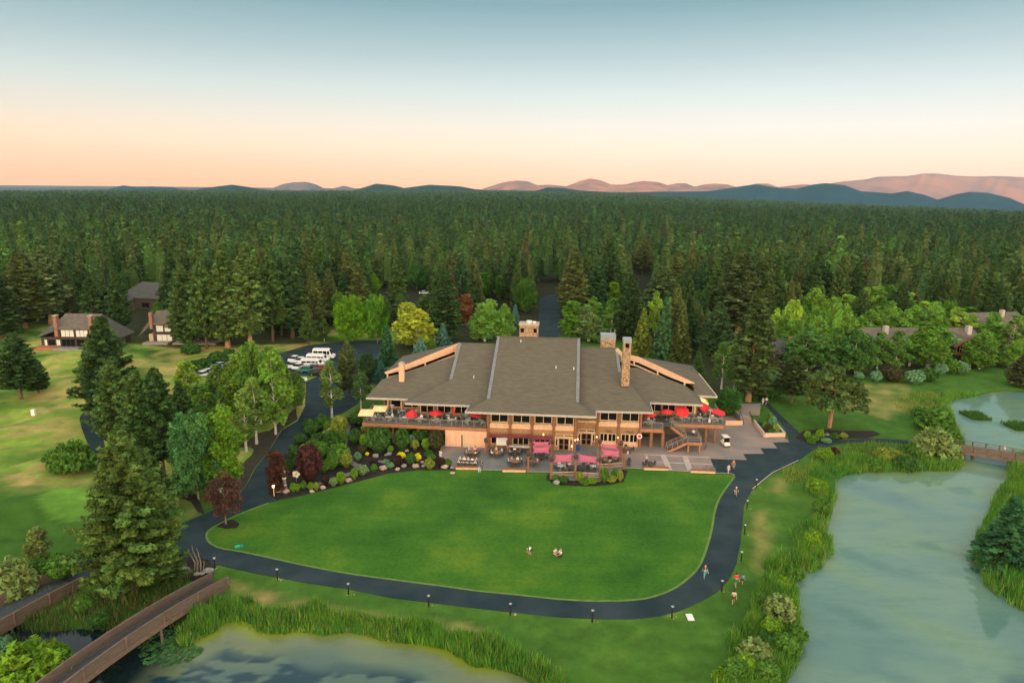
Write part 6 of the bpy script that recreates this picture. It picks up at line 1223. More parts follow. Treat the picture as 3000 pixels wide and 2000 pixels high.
sail('shade_sail',[(1559,1308),(1613,1305),(1612,1327),(1558,1327)],[3.1,3.1,2.7,2.7],'front one of the two left-hand pink shade sails')
for i,(a,b,c,d) in enumerate(((1432,1492,1269,1282),(1494,1556,1271,1284),(1558,1616,1274,1290))):
    P_=[PV(a,c,-1.2),PV(b,c+1,-1.2),PV(b,d,-3.0),PV(a,d,-3.0)]; W_=[Vector(LW(p[0],p[1],p[2])) for p in P_]; V=[];F=[];n=6
    for j in range(n+1):
        for k in range(n+1):
            u,v=k/n,j/n; vv=.5+(v-.5)*(1-.25*math.sin(math.pi*u)); p=(W_[0]*(1-u)+W_[1]*u)*(1-vv)+(W_[3]*(1-u)+W_[2]*u)*vv; p.z-=.3*math.sin(math.pi*u)*math.sin(math.pi*v); V.append(tuple(p))
    for j in range(n):
        for k in range(n): q_=j*(n+1)+k; F.append([q_+n+1,q_+n+2,q_+1,q_])
    o=mesh_np('shade_sail',V,F,M_SAILD,smooth=True); tag(o,'%s of the three drooping maroon shade sails along the facade'%('leftmost','middle one','rightmost')[i],'shade sail','shade sails over the patio')
PO=[(1423,1330,2.9,'cedar post at the left end of the shaded patio'),(1488,1331,2.6,'cedar post right of the first patio group'),(1547,1383,3.6,'tall cedar post at the lawn edge, right of the middle seat wall'),(1614,1403,3.7,'left front post of the shade-sail terrace'),(1684.5,1400,4.0,'middle front post of the shade-sail terrace'),(1756.5,1406,3.9,'right front post of the shade-sail terrace'),(1827,1373,3.6,'cedar post at the far right corner of the sails'),(1616,1345,3.5,'rear left post of the shade-sail terrace'),(1755,1349,3.8,'rear right post of the shade-sail terrace'),(1553,1335,3.4,'rear post beside the left-hand pink sails'),(1818,1347,3.4,'rear post beside the right-hand pink sails')]
for x,y,h_,lab in PO:
    p=g2(x,y,.1); r=empty('patio_post',(*p,.1),YAW); tag(r,lab,'post','cedar posts of the shaded patio'); MB().box(-.16,.16,-.16,.16,0,h_).build('post_shaft',M_CEDAR,r); MB().lathe([(.26,h_-.8),(.34,h_-.5),(.3,h_-.1),(.1,h_+.05)],9).build('hanging_basket',mat('basket',(.05,.035,.03),(.10,.05,.05),scale=9,rough=.95),r)
    flowers('basket_flowers',-.35,.35,0,h_-.2,26,cols=((.45,.1,.2),(.06,.1,.04),(.5,.35,.3)),parent=r)
def fence(pts,label,h=.85,posts=True):
    r=empty('terrace_railing'); tag(r,label,'railing','cedar railings round the shade-sail terrace'); P_=[Vector((*g2(*p),.1)) for p in pts]
    for a,b in zip(P_[:-1],P_[1:]):
        m=MB(); m.beam(a+Vector((0,0,h)),b+Vector((0,0,h)),.12,.08); m.beam(a+Vector((0,0,.3)),b+Vector((0,0,.3)),.06,.06); m.beam(a+Vector((0,0,.58)),b+Vector((0,0,.58)),.04,.04); m.build('rail',M_FRAME,r); n=max(1,int((b-a).length/1.9))
        for i in range(1,n+1): p=a.lerp(b,i/(n+1)); MB().box(p.x-.11,p.x+.11,p.y-.11,p.y+.11,.05,h+.25).build('post',M_CEDL,r)
fence([(1614,1400),(1684,1398)],'low cedar railing between left and middle front posts of the terrace'); fence([(1685,1399),(1756,1404)],'low cedar railing between middle and right front posts of the terrace'); fence([(1760,1376),(1826,1371)],'low cedar railing under the right-hand sails')
# ------------------------------------------------------------------ tables, chairs, parasols
M_CHAIR=mat('grey_green_chair',(0.20,0.24,0.22),(0.14,0.17,0.16),scale=4,rough=.5); M_CHD=mat('dark_chair',(0.035,0.035,0.04),(0.055,0.05,0.05),scale=4,rough=.6); M_TBR=mat('brown_table',(0.26,0.14,0.08),(0.2,0.11,0.06),scale=3,rough=.6)
def chair_mesh(m,nm='patio_chair'):
    b=MB(); b.box(-.24,.24,-.24,.24,.42,.47); b.box(-.24,.24,.20,.25,.47,.92)
    for x in (-.21,.21):
        b.box(x-.02,x+.02,-.23,-.19,0,.64); b.box(x-.02,x+.02,.19,.23,0,.9); b.box(x-.03,x+.03,-.24,.24,.62,.66)
    o=b.build(nm,m); me=o.data; bpy.data.objects.remove(o); return me
def table_parts(m,r=.5):
    a=MB().lathe([(r-.02,.70),(r,.72),(r,.745),(r-.02,.75)],14).build('tabletop',m); b=MB().lathe([(.26,0),(.26,.03),(.05,.06),(.04,.7)],8).build('pedestal',m); d=(a.data,b.data); bpy.data.objects.remove(a); bpy.data.objects.remove(b); return d
CH={0:chair_mesh(M_CHAIR),1:chair_mesh(M_CHD)}; TB={0:table_parts(mat('grey_table',(0.42,0.44,0.44),(0.34,0.36,0.36),rough=.5)),1:table_parts(M_CHD),2:table_parts(M_TBR)}
SEATS=[]
def obj_(name,me,loc,rz=0,parent=None):
    o=bpy.data.objects.new(name,me); COL.objects.link(o); o.location=loc; o.rotation_euler=(0,0,rz); 
    if parent: o.parent=parent
    return o
def dining(x,y,z,ck,tk,nch,area,tlab,rot=0,r=.5,chairs=True):
    t=empty('patio_table',(x,y,z),rot); tag(t,tlab,'table','tables '+area); s=r/.5
    for n_,me in zip(('tabletop','pedestal'),TB[tk]): o=obj_(n_,me,(0,0,0),0,t); o.scale=(s,s,1)
    for i in range(nch):
        a=rot+2*math.pi*i/nch; d=r+.28; p=(x+d*math.cos(a),y+d*math.sin(a),z); c=obj_('patio_chair',CH[ck],p,a-math.pi/2)
        tag(c,('grey-green' if ck==0 else 'dark')+' chair at the '+tlab.replace(', with diners','').replace(' from the left',' from left'),'chair','chairs '+area); SEATS.append((p,a+math.pi/2*0,tlab,i))
# left terrace, in lodge coordinates
tl=[(-33.6,1.3),(-30.9,1.1),(-28.1,1.3),(-25.2,1.2),(-22.4,1.3),(-19.6,1.1),(-16.8,1.2),(-14.6,1.4)]; tl2=[(-32.2,4.2),(-29.2,4.8),(-26.6,4.0),(-23.6,3.6),(-20.6,3.5),(-17.6,3.4)]
for i,(u,v) in enumerate(tl): p=LW(u,v); dining(p[0],p[1],3.8,0,0,4,'on the left terrace','front-row table on the left terrace, %s from the left'%ORD[i],rot=.5*i)
for i,(u,v) in enumerate(tl2): p=LW(u,v); dining(p[0],p[1],3.8,0,0,4,'on the left terrace','back-row table on the left terrace, %s from the left'%ORD[i],rot=.7*i+.3)
tr=[(14.9,4.6),(21.6,7.6),(24.2,7.4),(26.9,7.6)]; tr2=[(25.6,10.6),(27.6,12.4),(22.8,9.2)]
for i,(u,v) in enumerate(tr): p=LW(u,v); dining(p[0],p[1],3.8,0,0,4,'on the right terrace','front-row table on the right terrace, %s from the left'%ORD[i],rot=.6*i)
for i,(u,v) in enumerate(tr2): p=LW(u,v); dining(p[0],p[1],3.8,0,0,4,'on the right terrace','table %s on the right terrace'%('behind the red parasols','farthest back','nearest the wall')[i],rot=.4*i)
PT=[(1384,1334,1,2,6,.8,'brown table near the peach store, with diners'),(1455,1335,1,2,6,.8,'brown table between the first two cedar posts'),(1508,1334,1,1,4,.6,'dark table under the maroon sail, rear'),(1508,1362,1,2,6,.75,'brown table behind the middle seat wall'),(1560,1362,1,2,4,.6,'brown table right of the tall lawn-edge post'),(1586,1345,1,1,4,.6,'dark table in front of the left pink sails'),(1643,1376,1,0,4,.6,'grey table under the left front sail'),(1672,1380,1,1,4,.7,'dark table beside the middle front post'),(1705,1378,1,1,4,.7,'dark table under the right front sail'),(1737,1376,1,0,4,.5,'grey table by the right front post'),(1776,1358,1,2,4,.6,'brown table under the right-hand sails, left'),(1796,1352,1,2,4,.55,'brown table under the right-hand sails, right'),(1842,1362,1,1,2,.45,'small dark table outside the sails'),(1901,1366,1,1,4,.55,'dark table at the pink paving'),(1838,1322,1,2,4,.6,'brown table against the ground-floor windows')]
for (x,y,ck,tk,nch,r,lab) in PT: p=g2(x,y,.12); dining(p[0],p[1],.12,ck,tk,nch,'on the ground-level patio',lab,rot=x*.7,r=r)
# long table of the group at the left corner
p=g2(1370,1364,.12); lt=empty('long_table',(p[0],p[1],.12),YAW); tag(lt,'long dark table with the big seated party at the left corner','table'); MB().box(-1.6,1.6,-.42,.42,.70,.75).build('tabletop',M_CHD,lt)
for sx in (-1.4,1.4):
    for sy in (-.32,.32): MB().box(sx-.04,sx+.04,sy-.04,sy+.04,0,.7).build('leg',M_CHD,lt)
LONG=[]
for i in range(5):
    for s in (-1,1):
        u=-1.35+.67*i; w=(p[0]+u*_ax[0]+s*.78*_ay[0],p[1]+u*_ax[1]+s*.78*_ay[1],.12); c=obj_('patio_chair',CH[1],w,YAW+(0 if s>0 else math.pi)); tag(c,'dark patio chair, one of those along the long party table','chair','chairs at the long party table'); LONG.append((w,YAW+(0 if s>0 else math.pi),s,i))
M_RED=mat('red_canvas',(0.62,0.030,0.035),(0.52,0.022,0.028),scale=3,rough=.8); M_TAN=mat('tan_canvas',(0.82,0.60,0.32),(0.76,0.54,0.28),scale=2,rough=.8); M_YEL=mat('cream_canvas',(0.80,0.66,0.30),(0.74,0.6,0.26),rough=.8)
def parasol(x,y,z,w,kind,lab,tilt=(0,0),m=None):
    """x,y on the deck; canopy centre at height z"""
    r=empty('parasol',(x,y,3.8)); tag(r,lab,'parasol','red parasols on the terraces' if m is M_RED else 'pale parasols on the terraces'); h=z-3.8; MB().tube([(0,0,0),(0,0,h)],.03,6).lathe([(.3,0),(.3,.08),(.05,.1)],10).build('pole',M_METAL,r)
    if kind=='closed': c=MB().lathe([(.06,-1.5),(.22,-1.35),(.2,-.6),(.08,-.05),(.02,.1)],8,(0,0,h)).build('canopy',m,r)
    else:
        n=4 if kind=='square' else 8; V=[(0,0,.42 if kind!='half' else .7)]; R=w/2; 
        for k in range(n): a=2*math.pi*(k+.5)/n+(.0 if kind=='square' else 0); V.append((R*math.cos(a)*(1.25 if n==4 else 1),R*math.sin(a)*(1.25 if n==4 else 1),0 if kind!='half' else -.55))
        V+= [(v[0],v[1],v[2]-.12) for v in V]; F=[[0,1+k,1+(k+1)%n] for k in range(n)]+[[n+1,n+2+(k+1)%n,n+2+k] for k in range(n)]+[[1+k,n+2+k,n+2+(k+1)%n,1+(k+1)%n] for k in range(n)]
        c=mesh_np('canopy',V,F,m,r,loc=(0,0,h-.1)); c.rotation_euler=(tilt[0],tilt[1],0)
    return r
def par_px(px,py,v,w,kind,lab,m=M_RED,tilt=(0,0)): q=PV(px,py,v); l=LW(q[0],q[1],q[2]); return parasol(l[0],l[1],q[2],w,kind,lab,tilt,m)
par_px(1207,1206,2.4,2.6,'half','half-folded red parasol, leftmost red one on the left terrace',tilt=(0,.1)); par_px(1276,1207,2.2,2.7,'open','open red parasol in the middle of the left terrace'); par_px(1330,1193,2.5,1,'closed','closed red parasol on the left terrace'); par_px(1397,1212,2.5,2.5,'open','red parasol tucked under the main eave at the left')
par_px(1074,1206,1.6,2.9,'square','tan square parasol at the left corner of the terrace, front one',M_TAN,(.15,0)); par_px(1113,1194,3.6,2.8,'square','tan square parasol on the left terrace, rear one',M_TAN,(.12,0))
par_px(1902,1211,4.4,2.6,'open','red parasol just right of the facade, leftmost on the right side'); par_px(1955,1203,7.4,2.5,'open','flat red parasol above the stairs'); par_px(1999,1203,8.0,2.6,'open','tilted red parasol right of the stairs',tilt=(.7,0)); par_px(2063,1190,10.5,2.6,'open','red parasol behind, second from the right end',tilt=(.45,.45)); par_px(2103,1204,8.5,2.9,'open','wide red parasol at the right end of the terrace',tilt=(.1,.15)); par_px(2062,1172,12.5,2.3,'open','cream parasol behind the red ones at the right end',M_YEL,(.2,.5))
for (px,py,v,h_,lab) in ((1149,1222,3.0,2.2,'white patio heater on the left terrace'),(2078,1240,7.0,2.2,'white patio heater at the front of the right terrace')):
    q=PV(px,py,v); l=LW(q[0],q[1],3.8); r=empty('patio_heater',l); tag(r,lab,'patio heater'); MB().lathe([(.22,0),(.22,.5),(.04,.6),(.04,h_)],10).build('stand',M_WHITE,r); MB().lathe([(.4,h_),(.42,h_+.04),(.05,h_+.2)],12).build('hood',M_METAL,r)
# white notice board and service carts under the maroon sails
q=g2(1470,1318,.1); r=empty('menu_board',(*q,.1),YAW); tag(r,'large white board standing under the maroon sails','board'); MB().box(-.95,.95,-.05,.05,.9,2.4).build('panel',M_WHITE,r); MB().box(-.9,-.8,-.04,.04,0,.9).build('leg',M_CEDAR,r); MB().box(.8,.9,-.04,.04,0,.9).build('leg',M_CEDAR,r)
q=g2(1520,1324,.1); r=empty('bar_counter',(*q,.1),YAW); tag(r,'outdoor bar counter with pale top under the maroon sails','counter'); MB().box(-1.9,1.9,-.3,.3,0,1.0).build('cabinet',M_CHD,r); MB().box(-2.1,2.1,-.4,.4,1.0,1.08).build('worktop',M_WHITE,r)
q=g2(1694,1320,.1); r=empty('recycling_bin',(*q,.1),YAW); tag(r,'blue bin beside the recessed entrance doors','bin'); MB().lathe([(.3,0),(.38,.95)],4).build('bin_body',paint('blue_plastic',(0.01,0.10,0.35)),r); MB().lathe([(.42,.95),(.42,1.02),(.2,1.08)],4).build('lid',paint('blue_lid',(0.012,0.08,0.28)),r)
for x,y,lab in ((1872,1292,'life ring'),):
    q=PV(x,1300,2.2); r=empty('barber_sign',LW(q[0],q[1],.1),YAW); tag(r,'round red-and-white sign disc at the right end of the facade','sign'); q2=PV(1872,1279,2.2); V=MB().lathe([(.45,-.05),(.45,.05)],16); o=V.build('disc',M_WHITE,r); o.location=(.0,0,q2[2]); o.rotation_euler=(math.radians(80),0,0); o=MB().lathe([(.30,-.06),(.30,.06)],16).build('centre',M_RED,r); o.location=(0,0,q2[2]); o.rotation_euler=(math.radians(80),0,0); MB().tube([(0,.1,0),(0,.1,q2[2])],.05).build('pole',M_CEDAR,r)
# ------------------------------------------------------------------ lit path bollards
M_BLK=mat('black_metal',(0.012,0.012,0.014),(0.02,0.02,0.022),scale=4,rough=.5); M_GLOW=mat('warm_lamp',(0.9,0.7,0.4),(0.9,0.68,0.38),emit=(1.0,0.6,0.28,6.0))
BLD=[(813,1697,'first from the left along the lower path'),(1021,1740,'second from the left along the lower path'),(1256,1776,'third from the left along the lower path'),(1495,1800,'fourth from the left along the lower path'),(1735,1820,'fifth from the left along the lower path'),(1968,1808,'beside the white ground slab'),(2114,1731,'on the outside of the lower right bend'),(2171,1644,'lowest of those going up the right side'),(2181,1563,'second from below on the right side'),(2188,1490,'third from below on the right side'),(2215,1427,'uppermost, opposite the paved plaza'),(630,1663,'by the driftwood sculpture')]
for i,(x,y,lab) in enumerate(BLD):
    p=g2(x,y,.02); r=empty('path_light',(*p,.0)); tag(r,'black lit bollard light '+lab,'path light','bollard lights along the path'); s=1.25
    MB().lathe([(.09,0),(.08,1.0*s)],8).build('post',M_BLK,r); MB().lathe([(.06,1.0*s),(.06,1.06*s)],8).build('lamp',M_GLOW,r); MB().lathe([(.17,1.06*s),(.17,1.09*s),(.05,1.14*s)],10).build('cap',M_METAL,r)
    ld=bpy.data.lights.new('lamp_light','POINT'); lo=bpy.data.objects.new('lamp_light',ld); COL.objects.link(lo); lo.parent=r; lo.location=(0,.25,.9); ld.energy=26; ld.color=(1,.55,.25); ld.shadow_soft_size=.1
    flowers('base_flowers',-.1,.7,-.15,.12,16,cols=((.6,.6,.5),(.3,.35,.12),(.06,.14,.03)),h=.08,parent=r)
o=MB().beam((*g2(2012,1808),.05),(*g2(2031,1808),.05),1.1,.08).build('ground_slab',M_WHITE); tag(o,'pale square concrete slab in the grass by the lower right bend','slab')
# ------------------------------------------------------------------ driftwood sculpture, pole, ornaments
M_DRIFT=mat('driftwood',(0.22,0.19,0.15),(0.12,0.10,0.085),scale=3,rough=.9,stretch=(2,2,.5)); q=g2(578,1676,.1); r=empty('driftwood_sculpture',(*q,.1)); tag(r,'upright driftwood trunks on black stones by the footbridge','sculpture')
for k,(dx,tx,h_,rad) in enumerate(((-.35,-.75,3.0,.09),(.0,-.25,3.5,.10),(.4,.25,3.1,.08),(.7,.95,1.5,.07))): MB().tube([(dx,0,0),(dx*.6+.1*k,.1,h_*.4),(tx,.1*(-1)**k,h_*.8),(tx-.1,0,h_)],[rad*1.3,rad,rad*.7,.04],7).build('trunk_piece',M_DRIFT,r)
for k,(dx,dy,sc_) in enumerate(((-1.6,.3,.8),(-1.1,-.1,.6),(1.2,.2,.8),(.2,-.5,.5),(.7,-.4,.45))): o=MB().lathe([(.1,-.3),(.8,-.1),(.9,.15),(.5,.45),(.1,.5)],8).build('stone',mat('river_stone',(0.30,0.31,0.29),(0.15,0.16,0.15),scale=2.5,rough=.9),r,loc=(dx,dy,.1)); o.scale=(sc_,sc_*.7,sc_*.8)
q=g2(835,1440,.05); r=empty('carved_pole',(*q,.05)); tag(r,'tall pale weathered pole at the corner of the garden bed','pole'); MB().tube([(.1,0,0),(.02,0,1.4),(.0,0,2.8),(-.08,0,4.3)],[.34,.26,.24,.2],9).build('shaft',M_DRIFT,r)
for z in (1.0,2.1,3.2): MB().lathe([(.30,z),(.33,z+.1),(.30,z+.2)],9).build('ring',M_WHITE,r)
q=g2(869,1412,.05); r=empty('garden_pinwheel',(*q,.05)); tag(r,'yellow and white flower-shaped garden ornament in the bed','ornament'); MB().tube([(0,0,0),(0,0,1.2)],.03).build('stake',M_METAL,r)
for k in range(5): a=k*1.257; o=MB().lathe([(.02,-.03),(.26,-.02),(.26,.02),(.02,.03)],8).build('petal',M_YEL if k%2 else M_WHITE,r,loc=(.34*math.cos(a),-.05,1.35+.34*math.sin(a))); o.rotation_euler=(math.radians(75),0,0)
q=g2(803,1452,.05); r=empty('garden_lantern',(*q,.05)); tag(r,'short cream garden lantern at the bed corner beside the road','lantern'); MB().tube([(0,0,0),(0,0,1.3)],.06).build('post',M_TAN,r); MB().lathe([(.1,1.3),(.2,1.4),(.2,1.62),(.05,1.75)],8).build('lantern_head',M_GLOW,r)
q=g2(700,1602,.03); r=empty('green_box',(*q,.03),.5); tag(r,'small teal box lying in the lawn near its left tip','box'); MB().box(-.5,.5,-.25,.25,0,.18).build('box_body',paint('teal_plastic',(0.01,0.25,0.16)),r); MB().box(-.45,.1,-.2,.2,.18,.23).build('lid',paint('teal_lid',(0.04,0.5,0.34)),r)
o=MB().lathe([(.3,0),(.42,.04),(.4,.07),(.1,.06)],14,(*g2(1326,1386),.04)).build('flying_disc',mat('orange_plastic',(0.65,0.33,0.20),rough=.5)); tag(o,'orange flying disc on the lawn below the seat wall','disc')
o=MB().box(-.25,.25,-.12,.12,0,.35).build('white_marker',M_WHITE,loc=(*g2(2384,1292,.05),.05)); tag(o,'small white marker post at the bed of the forked pine','marker'); o.scale=(1,1,2.6)
o=MB().box(-.6,.6,-.4,.4,0,1.3).build('tee_marker',M_WHITE,loc=(*g2(99,1216),0)); tag(o,'small white hut-like marker on the golf rough','marker'); o.scale=(.6,.6,.9)
# ------------------------------------------------------------------ vehicles
def wheels(r,xs,y,rad,wd=.22):
    for x in xs:
        for s in (-1,1):
            o=MB().lathe([(rad*.6,-wd/2),(rad,-wd/2+.02),(rad,wd/2-.02),(rad*.6,wd/2)],14).build('wheel',M_BLK,r,loc=(x,s*y,rad)); o.rotation_euler=(math.pi/2,0,0); h_=MB().lathe([(rad*.58,-.02),(rad*.4,.03),(.05,.02)],10).build('rim',M_METAL,o,loc=(0,0,-s*wd/2)); 
def shell(name,prof,w,top_in,m,parent,z_glass=None):
    """prof: side outline (x,z) closed; extruded to width w, upper points pulled in by top_in"""
    zs=[p[1] for p in prof]; zm=(min(zs)+max(zs))*.52; V=[]
    for s in (-1,1):
        for x,z in prof: V.append((x,s*(w/2-(top_in if z>zm else 0)),z))
    n=len(prof); F=[list(range(n)),[n+i for i in range(n)][::-1]]+[[(i+1)%n,i,n+i,n+(i+1)%n] for i in range(n)]; o=mesh_np(name,V,F,m,parent); b=o.modifiers.new('b','BEVEL'); b.width=.05; b.segments=2; b.limit_method='ANGLE'; return o
def car(x,y,rz,col,lab,kind='car',grp='cars in the left car park'):
    r=empty('parked_van' if kind!='car' else 'parked_car',(x,y,lz(x,y)+.05),rz); tag(r,lab,'van' if kind!='car' else 'car',grp)
    if kind=='car':
        L_=4.5; b=shell('body',[(-2.2,.35),(2.2,.35),(2.25,.75),(1.2,.95),(-1.9,1.0),(-2.2,.9)],1.8,.05,OBP,r); c=shell('cabin',[(1.15,.95),(.45,1.42),(-1.1,1.45),(-1.85,1.0)],1.7,.18,M_GLASS,r); t=MB().box(-1.0,.4,-.68,.68,1.41,1.47).build('roof_panel',OBP,r); b.color=t.color=(*col,1); wheels(r,(-1.4,1.4),.8,.33)
        for s in (-1,1): MB().box(2.2,2.27,s*.6-.2,s*.6+.2,.6,.75).build('headlight',M_WHITE,r)
    else:
        H=2.7 if kind=='high' else 2.2; b=shell('body',[(-2.8,.4),(2.7,.4),(2.8,1.0),(2.1,1.3),(1.45,H-.15),(1.1,H),(-2.7,H),(-2.85,1.0)],2.0,.1,OBP,r); b.color=(*col,1); wheels(r,(-1.8,1.85),.9,.37)
        MB().add([(2.14,-.8,1.32),(2.14,.8,1.32),(1.52,.75,H-.25),(1.52,-.75,H-.25)],[[0,1,2,3]]).build('windscreen',M_GLASS,r)
        for s in (-1,1):
            for a,c_ in ((-2.5,-1.4),(-1.25,-.2),(-.05,.85),(1.0,1.55)): MB().box(a,c_,s*.97-.03,s*.97+.03,1.35,H-.45).build('side_window',M_GLASS,r)
            MB().box(2.72,2.8,s*.75-.15,s*.75+.15,.75,.95).build('headlight',M_WHITE,r)
    return r
WH=(.80,.80,.80); rzv=math.radians(-2)
for px,py,rz,col,kind,lab in ((950,1051,2,WH,'high','white high-roofed van, farthest one in the left car park'),(932,1062,0,WH,'van','white van between the high-roofed van and the windowed van'),(917,1076,-2,WH,'van','white passenger van with side windows, nearest one in the left car park'),
    (866,1058,75,WH,'car','white car left of the vans, rear one'),(884,1062,80,(.75,.8,.8),'car','pale car directly left of the vans'),(862,1076,78,(.7,.72,.72),'car','silver car at the left end of the van row'),(877,1080,80,(.78,.78,.78),'car','white car below the pale car left of the vans'),
    (903,1090,4,(.03,.25,.20),'car','teal-green car in front of the windowed van'),(924,1085,2,(.02,.05,.12),'car','dark blue car in front of the windowed van'),(948,1086,4,(.35,.06,.03),'car','rust-red car in front of the windowed van'),(932,1099,10,(.02,.03,.035),'car','black car at the road end of the car park'),(870,1120,20,(.8,.8,.8),'car','white car at the road side under the dark tree'),(1052,1088,25,(.06,.22,.30),'car','blue-teal car seen between trees left of the lodge')):
    p=g2(px,py); car(p[0],p[1],math.radians(rz),col,lab,kind)
for i in range(8):
    px=598+i*12.4; py=1103-i*6.6; p=g2(px,py); car(p[0],p[1],math.radians(62),[(.8,.8,.8),(.75,.72,.75),(.8,.8,.78),(.05,.15,.28),(.7,.72,.7),(.8,.78,.8),(.35,.36,.38),(.8,.8,.82)][i],'%s parked car in the diagonal row among the trees, %s from its left end'%(['white','silver','white','dark blue','silver','white','grey','white'][i],ORD[i]),'car','cars in the diagonal row among the trees')
for px,py,rz,col,lab in ((1243,862,10,WH,'white car in the far car park, upper one'),(1248,879,12,(.5,.55,.6),'silver-blue car in the far car park, middle one'),(1258,900,20,(.75,.75,.75),'white car in the far car park, lower one'),(512,874,5,WH,'white car beside the dark house in the left woods'),(508,888,5,(.05,.18,.35),'blue car beside the dark house in the left woods'),(1120,885,8,(.4,.42,.45),'grey car behind the lime-green maples')):
    p=g2(px,py); car(p[0],p[1],math.radians(rz),col,lab,'car','cars in the far car parks')
# golf cart
q=g2(2124,1306); r=empty('golf_cart',(*q,.11),math.radians(-85)); tag(r,'white golf cart standing on the plaza','golf cart'); r.scale=(.9,.9,.95); M_CREAM=mat('cream_plastic',(0.78,0.73,0.62),(0.72,0.67,0.56),rough=.4)
shell('body',[(-1.15,.3),(1.15,.3),(1.2,.6),(.75,.85),(.4,.45),(-.2,.45),(-.25,.65),(-1.2,.7)],1.15,.04,M_CREAM,r); wheels(r,(-.8,.85),.5,.24,.18); MB().box(-.3,.25,-.52,.52,.62,.75).box(-.38,-.28,-.52,.52,.75,1.15).build('seat',M_CREAM,r); MB().box(-1.05,.75,-.6,.6,1.78,1.85).build('canopy',M_CREAM,r)
MB().add([(.62,-.5,.85),(.62,.5,.85),(.52,.5,1.75),(.52,-.5,1.75)],[[0,1,2,3]]).build('windscreen',M_GLASS,r)
for x,y in ((.6,.52),(.6,-.52),(-.95,.52),(-.95,-.52)): MB().beam((x,y,.6),(x*.92,y,1.8),.04).build('roof_strut',M_BLK,r)
MB().tube([(.45,-.25,.7),(.25,-.25,1.0)],.025).lathe([(.16,1.0),(.17,1.02)],10,(.24,-.25,0)).build('steering_wheel',M_BLK,r)
# bicycles
def bike(x,y,z,rz,lab,col=(.3,.3,.32),name='bicycle',grp=None):
    r=empty(name,(x,y,z),rz); tag(r,lab,'bicycle',grp)
    for wx in (-.52,.52):
        V=[];F=[];n=16
        for i in range(n):
            a=2*math.pi*i/n
            for k in range(4): b=2*math.pi*k/4; V.append((wx+(.33+.022*math.cos(b))*math.cos(a),.022*math.sin(b),.34+(.33+.022*math.cos(b))*math.sin(a)))
        for i in range(n):
            for k in range(4): F.append([i*4+k,((i+1)%n)*4+k,((i+1)%n)*4+(k+1)%4,i*4+(k+1)%4])
        mesh_np('wheel',V,F,M_BLK,r)
    f=MB(); f.tube([(-.52,0,.34),(-.1,0,.32),(.38,0,.78),(-.15,0,.80),(-.52,0,.34)],.018,5).tube([(-.1,0,.32),(-.18,0,.92)],.018,5).tube([(.52,0,.34),(.36,0,.98)],.018,5); o=f.build('frame',OBP,r); o.color=(*col,1)
    MB().tube([(.36,-.28,1.0),(.36,.28,1.0)],.018,5).build('handlebar',M_BLK,r); MB().box(-.3,-.05,-.07,.07,.92,.97).build('saddle',M_BLK,r); return r
BK=[(2058,1316,.3,'grey bicycle leaning by the foot of the outside stair'),(2068,1310,1.2,'bicycle parked right of the outside stair'),(2072,1382,.1,'bicycle parked at the lawn end of the pink paving'),(2090,1383,.5,'bicycle with blue bag at the end of the seat wall'),(2205,1128,.2,'bicycle in the rack by the right-hand path, uppermost'),(2208,1139,.3,'bicycle in the rack by the right-hand path, second from top'),(2211,1150,.2,'bicycle in the rack by the right-hand path, third from top'),(2214,1160,.3,'pale bicycle in the rack by the right-hand path, lowest')]
for i,(px,py,a,lab) in enumerate(BK): p=g2(px,py,.11); bike(p[0],p[1],.11,a,lab,[(.3,.3,.3),(.25,.27,.3),(.2,.12,.08),(.05,.2,.35),(.1,.2,.5),(.5,.45,.05),(.1,.3,.1),(.7,.7,.7)][i],grp='parked bicycles')
# small flag and survey tower on the skyline
# ------------------------------------------------------------------ people: one continuous skinned body, clothes and hair as children
def skinmesh(name, V, E_, R, root=0, sub=1):
    me=bpy.data.meshes.new(name); me.from_pydata([tuple(v) for v in V],E_,[]); o=bpy.data.objects.new(name,me); COL.objects.link(o)
    m=o.modifiers.new('skin','SKIN'); sv=me.skin_vertices[0].data if me.skin_vertices else None
    if sv is None:
        bpy.context.view_layer.objects.active=o; bpy.ops.mesh.customdata_skin_add(); sv=me.skin_vertices[0].data
    for i,r in enumerate(R): sv[i].radius=(r,r) if not hasattr(r,'__len__') else r; sv[i].use_root=(i==root)
    s=o.modifiers.new('s','SUBSURF'); s.levels=sub; s.render_levels=sub
    dg=bpy.context.evaluated_depsgraph_get(); nm=bpy.data.meshes.new_from_object(o.evaluated_get(dg)); bpy.data.objects.remove(o); nm.name=name
    nm.polygons.foreach_set('use_smooth',np.ones(len(nm.polygons),bool)); return nm
M_SKIN=mat('skin',(0.46,0.27,0.19),(0.40,0.23,0.16),scale=6,rough=.7)
